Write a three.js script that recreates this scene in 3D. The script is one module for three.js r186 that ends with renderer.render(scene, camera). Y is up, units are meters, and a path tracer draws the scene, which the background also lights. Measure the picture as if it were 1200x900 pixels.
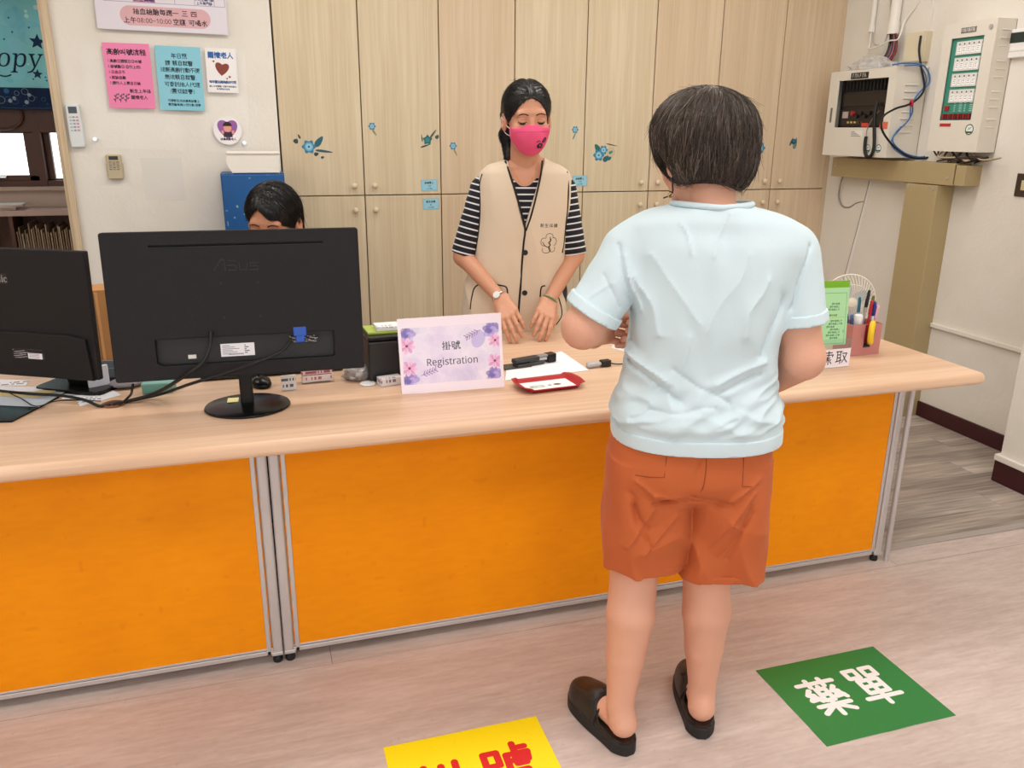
import * as THREE from 'three';
import { RoundedBoxGeometry } from 'three/addons/geometries/RoundedBoxGeometry.js';
import { mergeGeometries } from 'three/addons/utils/BufferGeometryUtils.js';
import { RectAreaLightUniformsLib } from 'three/addons/lights/RectAreaLightUniformsLib.js';

// ---------------------------------------------------------------- camera, sky, light, exposure
const scene = new THREE.Scene();
const camera = new THREE.PerspectiveCamera(50.07, 4 / 3, 0.05, 60);
camera.position.set(0, 1.5, 0);
camera.rotation.set(-0.300508, -0.301648, 0.0081914, 'YXZ');
camera.updateMatrixWorld(true);
scene.background = new THREE.Color().setRGB(0.93, 0.97, 1.0);
scene.backgroundIntensity = 2.6;                 // bright overcast daylight outside
const renderer = new THREE.WebGLRenderer({ antialias: true });
renderer.toneMapping = THREE.LinearToneMapping;
renderer.toneMappingExposure = 1.0;
renderer.shadowMap.enabled = true;
RectAreaLightUniformsLib.init();
const LAMP = 8.0;                                // ceiling troffers
const LAMPS = [[-2.2, -3.1], [0.4, -3.1], [2.2, -3.1], [-2.2, -0.9], [0.4, -0.9], [2.2, -0.9], [-2.2, 1.6], [0.4, 1.6]];

// ---------------------------------------------------------------- helpers
const V = (x, y, z) => new THREE.Vector3(x, y, z);
const FPX = 963.394, CAM = camera.position.clone();
function ray(px, py) { return V((px - 600) / FPX, (450 - py) / FPX, -1).applyQuaternion(camera.quaternion); }
const fy = (px, py, h) => { const d = ray(px, py); return d.multiplyScalar((h - CAM.y) / d.y).add(CAM); };
const fz = (px, py, z) => { const d = ray(px, py); return d.multiplyScalar((z - CAM.z) / d.z).add(CAM); };
const fx = (px, py, x) => { const d = ray(px, py); return d.multiplyScalar((x - CAM.x) / d.x).add(CAM); };
let seed = 7;
const rnd = () => { seed = (seed * 1664525 + 1013904223) >>> 0; return seed / 4294967296; };
const rr = (a, b) => a + (b - a) * rnd();
const lerp = (a, b, t) => a + (b - a) * t, clamp = (x, a = 0, b = 1) => Math.min(b, Math.max(a, x));
const sst = (a, b, x) => { const t = clamp((x - a) / (b - a)); return t * t * (3 - 2 * t); };
const used = {};
function numbered(n) { if (!(n in used)) { used[n] = 0; return n; } used[n]++; return n + '_' + String(used[n]).padStart(3, '0'); }
function shadows(o) { o.castShadow = true; o.receiveShadow = true; }
function part(parent, name, geo, mat, label) {
  const m = new THREE.Mesh(geo, mat); m.name = name; shadows(m); parent.add(m);
  if (label) m.userData.label = label;
  return m;
}
function thing(name, label, category, pos = [0, 0, 0], ry = 0, group) {
  const o = new THREE.Group(); o.name = numbered(name); scene.add(o);
  o.position.set(...pos); o.rotation.y = ry; o.userData = { label, category }; if (group) o.userData.group = group;
  return o;
}
function solo(name, label, category, geo, mat, pos = [0, 0, 0], ry = 0, group) {
  const m = new THREE.Mesh(geo, mat); m.name = numbered(name); shadows(m); scene.add(m);
  m.position.set(...pos); m.rotation.y = ry; m.userData = { label, category }; if (group) m.userData.group = group;
  return m;
}
function struct(name, geo, mat, label, category) {
  const m = geo ? new THREE.Mesh(geo, mat) : new THREE.Group(); m.name = numbered(name); shadows(m); scene.add(m);
  m.userData = { kind: 'structure', label, category }; return m;
}
// geometry
function bx(w, h, d, x = 0, y = 0, z = 0, r = 0.003) {
  const g = r > 0 ? new RoundedBoxGeometry(w, h, d, 2, Math.min(r, w * 0.49, h * 0.49, d * 0.49)) : new THREE.BoxGeometry(w, h, d);
  g.translate(x, y, z); return muv(g);
}
const bb = (x0, x1, y0, y1, z0, z1, r = 0) => bx(x1 - x0, y1 - y0, z1 - z0, (x0 + x1) / 2, (y0 + y1) / 2, (z0 + z1) / 2, r);
function muv(g, s = 1) { // uv in metres by facing
  const p = g.attributes.position, n = g.attributes.normal, u = new Float32Array(p.count * 2);
  for (let i = 0; i < p.count; i++) {
    const ax = Math.abs(n.getX(i)), ay = Math.abs(n.getY(i)), az = Math.abs(n.getZ(i));
    let a, b; if (ay > ax && ay > az) { a = p.getX(i); b = p.getZ(i); } else if (ax > az) { a = p.getZ(i); b = p.getY(i); } else { a = p.getX(i); b = p.getY(i); }
    u[2 * i] = a * s; u[2 * i + 1] = b * s;
  }
  g.setAttribute('uv', new THREE.BufferAttribute(u, 2)); return g;
}
const cyl = (r0, r1, h, x = 0, y = 0, z = 0, seg = 24) => new THREE.CylinderGeometry(r0, r1, h, seg).translate(x, y, z);
function tube(pts, r, seg = 0, rad = 8, closed = false) {
  const c = new THREE.CatmullRomCurve3(pts.map((p) => p.isVector3 ? p : V(...p)), closed, 'centripetal');
  return new THREE.TubeGeometry(c, seg || Math.max(8, pts.length * 6), r, rad, closed);
}
function rod(a, b, r0, r1 = r0, seg = 12) {
  const A = a.isVector3 ? a : V(...a), B = b.isVector3 ? b : V(...b), d = B.clone().sub(A), L = d.length();
  const g = new THREE.CylinderGeometry(r1, r0, L, seg).translate(0, L / 2, 0);
  return g.applyQuaternion(new THREE.Quaternion().setFromUnitVectors(V(0, 1, 0), d.normalize())).translate(A.x, A.y, A.z);
}
function merge(list) { return mergeGeometries(list.map((g) => { const q = g.index ? g.toNonIndexed() : g; for (const k of Object.keys(q.attributes)) if (!['position', 'normal', 'uv'].includes(k)) q.deleteAttribute(k); return q; })); }
function lathe(pts, seg = 32) { return new THREE.LatheGeometry(pts.map(([x, y]) => new THREE.Vector2(x, y)), seg); }
function shape(pts) { const s = new THREE.Shape(); pts.forEach(([x, y], i) => i ? s.lineTo(x, y) : s.moveTo(x, y)); s.closePath(); return s; }
function rshape(w, h, r) {
  const s = new THREE.Shape(), x = -w / 2, y = -h / 2;
  s.moveTo(x + r, y); s.lineTo(x + w - r, y); s.quadraticCurveTo(x + w, y, x + w, y + r); s.lineTo(x + w, y + h - r); s.quadraticCurveTo(x + w, y + h, x + w - r, y + h);
  s.lineTo(x + r, y + h); s.quadraticCurveTo(x, y + h, x, y + h - r); s.lineTo(x, y + r); s.quadraticCurveTo(x, y, x + r, y); return s;
}
function extr(s, d, bev = 0, seg = 8) { return new THREE.ExtrudeGeometry(s, { depth: d, bevelEnabled: bev > 0, bevelThickness: bev, bevelSize: bev, bevelSegments: 2, curveSegments: seg }); }
// noise
const HT = new Float32Array(65536); { let s = 12345; for (let i = 0; i < 65536; i++) { s = (s * 1664525 + 1013904223) >>> 0; HT[i] = s / 4294967296; } }
const hsh = (x, y, z = 0) => HT[(((x * 73856093) ^ (y * 19349663) ^ (z * 83492791)) >>> 0) & 65535];
function vn(x, y, z = 0, px = 0, py = 0) { // value noise, optional period
  const X = Math.floor(x), Y = Math.floor(y), Z = Math.floor(z), u = x - X, v = y - Y, w = z - Z;
  const a = u * u * (3 - 2 * u), b = v * v * (3 - 2 * v), c = w * w * (3 - 2 * w);
  const m = (i, p) => p ? ((i % p) + p) % p : i, x0 = m(X, px), x1 = m(X + 1, px), y0 = m(Y, py), y1 = m(Y + 1, py);
  const L = (z) => lerp(lerp(hsh(x0, y0, z), hsh(x1, y0, z), a), lerp(hsh(x0, y1, z), hsh(x1, y1, z), a), b);
  return w === 0 ? L(Z) : lerp(L(Z), L(Z + 1), c);
}
// textures
function dtex(w, h, fn, srgb = true, rep = [1, 1]) {
  const d = new Uint8Array(w * h * 4);
  for (let y = 0; y < h; y++) for (let x = 0; x < w; x++) { const c = fn(x / w, y / h), i = (y * w + x) * 4; d[i] = c[0]; d[i + 1] = c[1]; d[i + 2] = c[2]; d[i + 3] = 255; }
  const t = new THREE.DataTexture(d, w, h); t.magFilter = THREE.LinearFilter; t.minFilter = THREE.LinearMipmapLinearFilter; t.generateMipmaps = true;
  t.wrapS = t.wrapT = THREE.RepeatWrapping; if (srgb) t.colorSpace = THREE.SRGBColorSpace; t.repeat.set(...rep); t.needsUpdate = true; return t;
}
function ctex(w, h, draw) {
  const c = document.createElement('canvas'); c.width = w; c.height = h; const g = c.getContext('2d'); draw(g, w, h);
  const t = new THREE.CanvasTexture(c); t.colorSpace = THREE.SRGBColorSpace; return t;
}
const mat = (color, rough = 0.6, o = {}) => new THREE.MeshPhysicalMaterial({ color, roughness: rough, ...o });
const mix3 = (a, b, t) => [lerp(a[0], b[0], t), lerp(a[1], b[1], t), lerp(a[2], b[2], t)].map((v) => clamp(v, 0, 255));
const hex3 = (h) => [(h >> 16) & 255, (h >> 8) & 255, h & 255];
// streaky wood, streaks run along v; size in metres
function woodTex(base, dark, sx, sy, amt = 1, n = 512) {
  return dtex(n, n, (u, v) => {
    const a = vn(u * 96, v * 6, 0, 96, 6), b = vn(u * 28, v * 3, 3, 28, 3), c = vn(u * 200, v * 14, 5, 200, 14), k = vn(u * 6, v * 2, 9, 6, 2);
    const t = clamp((0.4 * a + 0.3 * b + 0.25 * c + 0.35 * k - 0.35) * amt);
    return mix3(base, dark, t);
  }, true, [1 / sx, 1 / sy]);
}
const bumpTex = (fn, rep, n = 256) => dtex(n, n, (u, v) => { const k = clamp(fn(u, v)) * 255; return [k, k, k]; }, false, rep);
const weaveBump = bumpTex((u, v) => 0.5 + 0.25 * Math.sin(u * 6.2832 * 64) * Math.sin(v * 6.2832 * 64) + 0.3 * (vn(u * 64, v * 64, 2, 64, 64) - 0.5), [8, 8]);
const plasterBump = bumpTex((u, v) => 0.6 * vn(u * 24, v * 24, 0, 24, 24) + 0.4 * vn(u * 90, v * 90, 4, 90, 90), [1.2, 1.2]);

const M = {};
M.wall = mat(0xf5f2ed, 0.75, { bumpMap: plasterBump, bumpScale: 0.0012, map: dtex(256, 256, (u, v) => { const k = vn(u * 5, v * 5, 1, 5, 5) * 0.6 + vn(u * 23, v * 23, 2, 23, 23) * 0.4; return mix3([250, 248, 244], [240, 236, 228], k); }, true, [0.5, 0.5]) });
M.ceiling = mat(0xf4f2ec, 0.85);
M.maroon = mat(0x3d0f16, 0.45);
M.alu = mat(0xc9c6c6, 0.38, { metalness: 0.55 });
M.alu2 = mat(0xb9b0ac, 0.42, { metalness: 0.45 });
M.aluDark = M.alu;
M.black = mat(0x141314, 0.45);
M.blackRub = mat(0x0d0d0e, 0.6);
M.white = mat(0xf2f0ee, 0.5);
M.paper = mat(0xf1eff2, 0.85, { side: THREE.DoubleSide });
M.steel = mat(0xd9d9dc, 0.22, { metalness: 1 });
M.glass = new THREE.MeshPhysicalMaterial({ color: 0xffffff, roughness: 0.02, transmission: 1, thickness: 0, ior: 1.45 });
M.frameWood = mat(0xd9c9b2, 0.55, { map: woodTex([255, 250, 240], [215, 196, 168], 0.5, 1.2) });
M.brown = mat(0x5a331f, 0.5);

// ---------------------------------------------------------------- room shell
const ZW = -4.455, XR = 3.44, CEIL = 2.95, XL = -4.6, ZF = 3.3, T = 0.15;
const DX0 = -2.3, DX1 = -0.812, DTOP = 2.42;      // doorway in the back wall
// lobby floor: sheet vinyl, one strip along the counter and the large field in front of it
const vinyl = dtex(1024, 1024, (u, v) => {
  const a = vn(u * 10, v * 64, 0, 10, 64), b = vn(u * 26, v * 200, 3, 26, 200), c = vn(u * 90, v * 240, 7, 90, 240), k = vn(u * 5, v * 5, 8, 5, 5), s = vn(u * 130, v * 210, 11, 130, 210);
  let t = 0.34 * a + 0.36 * b + 0.2 * c + 0.25 * k - 0.12; if (s > 0.95) t += 0.3;
  return mix3([214, 199, 192], [180, 161, 153], clamp(t));
}, true, [1 / 1.4, 1 / 1.4]);
const vinylRough = dtex(256, 256, (u, v) => { const k = 70 + 60 * vn(u * 12, v * 40, 1, 12, 40) + 30 * vn(u * 60, v * 90, 2, 60, 90); return [k, k, k]; }, false, [1 / 1.4, 1 / 1.4]);
M.vinyl = mat(0xffffff, 1.0, { map: vinyl, roughnessMap: vinylRough });
M.subfloor = mat(0x6b5d55, 0.9);
{
  const fl = struct('floor', null, null, 'pinkish beige streaked vinyl floor of the waiting area', 'floor');
  part(fl, 'subfloor', bb(XL, XR, -0.12, -0.0035, -2.228, ZF), M.subfloor);
  const g = 0.0008;
  for (const [x0, x1, z0, z1] of [[XL, -1.9 - g, -2.228, -2.119], [-1.9 + g, 0.115 - g, -2.228, -2.119], [0.115 + g, 2.13 - g, -2.228, -2.119], [2.13 + g, XR, -2.228, -2.119],
    [XL, -1.2 - g, -2.117, -0.2], [-1.2 + g, XR, -2.117, -0.2], [XL, 0.8, -0.198, 1.7], [0.802, XR, -0.198, 1.7], [XL, XR, 1.702, ZF]])
    part(fl, 'vinyl_sheet', bb(x0, x1, -0.0035, 0, z0, z1), M.vinyl);
}
// plank floor behind the counter
{
  const pm = [[0xa89a90, 0], [0x9c8e84, 1], [0xb2a59a, 2], [0xa3968b, 3]].map(([c, i]) => mat(0xffffff, 0.5, { map: dtex(256, 256, (u, v) => {
    const a = vn(u * 5, v * 30, i, 5, 30), b = vn(u * 14, v * 90, i + 5, 14, 90), k = vn(u * 3, v * 7, i + 9, 3, 7);
    return mix3(hex3(c).map((q) => q * 1.22), hex3(c).map((q) => q * 0.66), clamp(0.42 * a + 0.35 * b + 0.45 * k - 0.15));
  }, true, [1 / 1.1, 1 / 0.36]) }));
  const fl = struct('floor', null, null, 'grey-brown wood-look plank floor behind the counter', 'floor');
  part(fl, 'subfloor', bb(XL, XR, -0.12, -0.004, ZW - 0.6, -2.23), M.subfloor);
  let k = 0;
  for (let z = -2.25; z > ZW - 0.02; z -= 0.152) {
    let x = 3.438 - ((k * 0.47) % 1.1) - 0.05; let x1 = 3.438; k++;
    while (x1 > -1.4) { const gm = pm[(k + Math.floor(x1 * 3.7) + 90) % 4]; part(fl, 'plank', bb(Math.max(x, -1.6), x1 - 0.001, -0.004, 0, z - 0.151, z), gm); x1 = x; x -= 1.22; }
  }
  const tr = struct('trim_1', bx(XR - XL, 0.006, 0.035, (XR + XL) / 2, 0.003, -2.235, 0.002), M.alu2, 'thin metal threshold strip between vinyl and plank floor', 'threshold');
}
struct('ceiling', bb(XL - T, XR + T, CEIL, CEIL + 0.12, ZW - 0.7, ZF + T), M.ceiling, 'white ceiling of the clinic lobby', 'ceiling');
// back wall with doorway; recess for the built-in cabinets
struct('wall_back', merge([bb(DX1, 0.152, 0, CEIL, ZW - 0.13, ZW), bb(XL, DX0, 0, CEIL, ZW - 0.13, ZW), bb(DX0, DX1, DTOP, CEIL, ZW - 0.13, ZW), bb(0.03, 0.152, 0, CEIL, ZW - 0.6, ZW - 0.13), bb(0.152, XR, 0, CEIL, ZW - 0.6, ZW - 0.5), bb(0.152, XR, 2.26, CEIL, ZW - 0.5, ZW - 0.06)]), M.wall, 'cream painted back wall beside the cabinets', 'wall');
// right wall and the projecting pier
struct('wall_right', merge([bb(XR, XR + T, 0, CEIL, ZW - 0.6, ZF)]), M.wall, 'cream painted right wall carrying the alarm cabinets', 'wall');
struct('trim_4', bb(XR - 0.012, XR, 0, CEIL, ZW + 0.001, fx(1096, 0, XR).z, 0.002), M.wall, 'cream lining board on the right wall beside the cabinets', 'trim');
const XP = 3.108, ZP = -2.622;
struct('wall_right_pier', bb(XP, XR, 0, CEIL, ZP, -0.6, 0.004), M.wall, 'cream wall pier standing out beyond the counter end', 'wall');
struct('wall_left', bb(XL - T, XL, 0, CEIL, ZW - 0.6, ZF), M.wall, 'cream painted left wall of the lobby', 'wall');
struct('baseboard_right', bb(XR - 0.014, XR, 0, 0.083, ZW, ZP, 0.003), M.maroon, 'dark maroon baseboard along the right wall', 'baseboard');
struct('baseboard_right_pier', merge([bb(XP - 0.014, XP, 0, 0.1, ZP - 0.012, -0.6, 0.003), bb(XP, XR, 0, 0.1, ZP - 0.014, ZP, 0.003)]), M.maroon, 'dark maroon baseboard around the wall pier', 'baseboard');
struct('trim_2', merge([bb(XP - 0.02, XP, 0.1, 0.128, ZP - 0.014, -0.6, 0.004), bb(XP, XR, 0.1, 0.128, ZP - 0.016, ZP, 0.004)]), M.wall, 'cream ledge above the pier baseboard', 'trim');
struct('trim_3', bb(XR - 0.018, XR, 0.502, 0.526, -3.457, ZP - 0.002, 0.005), M.wall, 'cream cable moulding along the right wall', 'trim');
// door frame
{
  const d = struct('door_1', null, null, 'pale wooden frame of the open doorway to the file room', 'door frame');
  for (const x of [DX1, DX0]) { const s = x === DX1 ? -1 : 1;
    part(d, 'jamb', bb(Math.min(x, x + s * 0.035), Math.max(x, x + s * 0.035), 0, DTOP, ZW - 0.15, ZW + 0.012, 0.003), M.frameWood);
    part(d, 'casing', bb(Math.min(x - s * 0.008, x + s * 0.022), Math.max(x - s * 0.008, x + s * 0.022), 0, DTOP, ZW + 0.012, ZW + 0.022, 0.002), M.frameWood); }
  part(d, 'head', bb(DX0 + 0.035, DX1 - 0.035, DTOP - 0.035, DTOP, ZW - 0.15, ZW + 0.012, 0.003), M.frameWood);
}
// wall behind the camera: wide glazed shopfront
{
  const y0 = 0.35, y1 = 2.5, xs = [-4.2, -0.7, 2.9];
  struct('wall_front', merge([bb(XL - T, XR + T, 0, y0, ZF, ZF + T), bb(XL - T, XR + T, y1, CEIL, ZF, ZF + T), bb(XL - T, xs[0], y0, y1, ZF, ZF + T), bb(xs[2], XR + T, y0, y1, ZF, ZF + T), bb(xs[1] - 0.08, xs[1] + 0.08, y0, y1, ZF, ZF + T)]), M.wall, 'cream front wall around the street windows', 'wall');
  for (let i = 0; i < 2; i++) {
    const a = xs[i] + (i ? 0.08 : 0), b = xs[i + 1] - (i ? 0 : 0.08), w = struct('window_' + (i + 2), null, null, 'wide aluminium street window facing the counter, pane set ' + (i ? 'by the right wall' : 'by the left wall'), 'window');
    const fr = [bb(a, b, y0, y0 + 0.05, ZF + 0.04, ZF + 0.1), bb(a, b, y1 - 0.05, y1, ZF + 0.04, ZF + 0.1), bb(a, a + 0.05, y0, y1, ZF + 0.04, ZF + 0.1), bb(b - 0.05, b, y0, y1, ZF + 0.04, ZF + 0.1)];
    for (const k of [1 / 3, 2 / 3]) fr.push(bb(lerp(a, b, k) - 0.025, lerp(a, b, k) + 0.025, y0, y1, ZF + 0.04, ZF + 0.1));
    part(w, 'window_frame', merge(fr), M.alu);
    for (let k = 0; k < 3; k++) part(w, 'pane', bb(lerp(a, b, k / 3) + 0.02, lerp(a, b, (k + 1) / 3) - 0.02, y0 + 0.04, y1 - 0.04, ZF + 0.066, ZF + 0.072), M.glass);
  }
  // pavement outside
  struct('floor_outside', bb(XL - 6, XR + 6, -0.15, -0.1, ZF + T, ZF + 14), mat(0xb9b4ac, 0.9), 'grey street pavement outside the front windows', 'pavement');
}
// ceiling lamps
LAMPS.forEach(([x, z], i) => {
  const t = thing('ceiling_light', 'recessed white ceiling light panel above the lobby', 'light', [x, CEIL, z], 0, 'ceiling light panels');
  part(t, 'frame', merge([bb(-0.62, 0.62, -0.02, 0, -0.32, -0.3), bb(-0.62, 0.62, -0.02, 0, 0.3, 0.32), bb(-0.62, -0.6, -0.02, 0, -0.3, 0.3), bb(0.6, 0.62, -0.02, 0, -0.3, 0.3)]), M.white);
  part(t, 'diffuser', bb(-0.6, 0.6, -0.012, -0.004, -0.3, 0.3), mat(0xffffff, 0.5, { emissive: 0xfffaf2, emissiveIntensity: 1.2 }));
  const L = new THREE.RectAreaLight(0xfffcf8, LAMP, 1.16, 0.56); L.position.set(0, -0.016, 0); L.rotation.x = -Math.PI / 2; t.add(L);
});
// file room behind the doorway
{
  const z1 = -6.1, xa = -3.2, xb = 0.03;
  const y0 = 1.125, y1 = 2.3;
  struct('floor', bb(xa, xb, -0.12, 0, z1, ZW - 0.13), mat(0x8f8178, 0.6), 'plain floor of the file room behind the doorway', 'floor');
  struct('wall_file_room', merge([bb(xa - 0.1, xb, 0, y0, z1 - 0.15, z1), bb(xa - 0.1, xb, y1, CEIL, z1 - 0.15, z1), bb(-0.75, xb, y0, y1, z1 - 0.15, z1), bb(xa - 0.1, -2.6, y0, y1, z1 - 0.15, z1), bb(xa - 0.1, xa, 0, CEIL, z1, ZW - 0.13), bb(xb - 0.0, xb + 0.1, 0, CEIL, z1 - 0.15, ZW - 0.6)]), mat(0xd8c0ae, 0.8, { bumpMap: plasterBump, bumpScale: 0.001 }), 'pinkish wall of the file room under the window', 'wall');
  struct('ceiling_file_room', bb(xa - 0.1, xb + 0.1, CEIL, CEIL + 0.1, z1 - 0.15, ZW - 0.7), M.ceiling, 'white ceiling of the file room', 'ceiling');
  const w = struct('window_1', null, null, 'dark brown framed window in the file room', 'window');
  const zf = z1 + 0.02;
  part(w, 'window_frame', merge([bb(-2.6, -0.75, y0, y0 + 0.035, z1 - 0.12, zf), bb(-2.6, -0.75, y1 - 0.05, y1, z1 - 0.12, zf), bb(-2.6, -2.55, y0, y1, z1 - 0.12, zf), bb(-0.8, -0.75, y0, y1, z1 - 0.12, zf), bb(-1.29, -1.25, y0, y1, z1 - 0.12, zf + 0.012)]), M.brown);
  // left sash and right sash
  const sash = (a, b, zz, lo, hi) => merge([bb(a, b, lo, lo + 0.035, zz, zz + 0.045, 0.004), bb(a, b, hi - 0.05, hi, zz, zz + 0.045, 0.004), bb(a, a + 0.05, lo, hi, zz, zz + 0.045, 0.004), bb(b - 0.06, b, lo, hi, zz, zz + 0.045, 0.004)]);
  part(w, 'sash', sash(-2.55, -1.29, z1 - 0.03, y0 + 0.035, 1.5), M.brown); part(w, 'sash', merge([bb(-1.25, -0.8, y0 + 0.02, y0 + 0.045, z1 - 0.08, z1 - 0.035, 0.004), bb(-1.25, -0.8, 1.5, 1.53, z1 - 0.08, z1 - 0.035, 0.004), bb(-1.25, -1.212, y0 + 0.02, 1.53, z1 - 0.08, z1 - 0.035, 0.004), bb(-0.84, -0.8, y0 + 0.02, 1.53, z1 - 0.08, z1 - 0.035, 0.004)]), M.brown);
  part(w, 'transom', bb(-2.55, -0.8, 1.455, 1.62, z1 - 0.1, z1 + 0.03, 0.006), M.brown);
  part(w, 'pane', bb(-2.5, -1.34, y0 + 0.03, 2.28, z1 - 0.012, z1 - 0.008), M.glass); part(w, 'pane', bb(-1.23, -0.8, y0 + 0.03, 2.28, z1 - 0.062, z1 - 0.058), M.glass);
  part(w, 'latch', tube([[-1.62, 1.5, z1 + 0.035], [-1.5, 1.475, z1 + 0.05], [-1.38, 1.49, z1 + 0.05], [-1.335, 1.53, z1 + 0.05], [-1.335, 1.62, z1 + 0.05]], 0.009), M.brown);
  part(w, 'handle', bx(0.11, 0.016, 0.02, -1.53, 1.185, z1 + 0.03, 0.005), M.steel);
  part(w, 'window_sill', bb(-2.7, -0.7, y0 - 0.025, y0, z1 - 0.12, z1 + 0.05, 0.004), mat(0xcbb2a0, 0.6));
}
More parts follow.
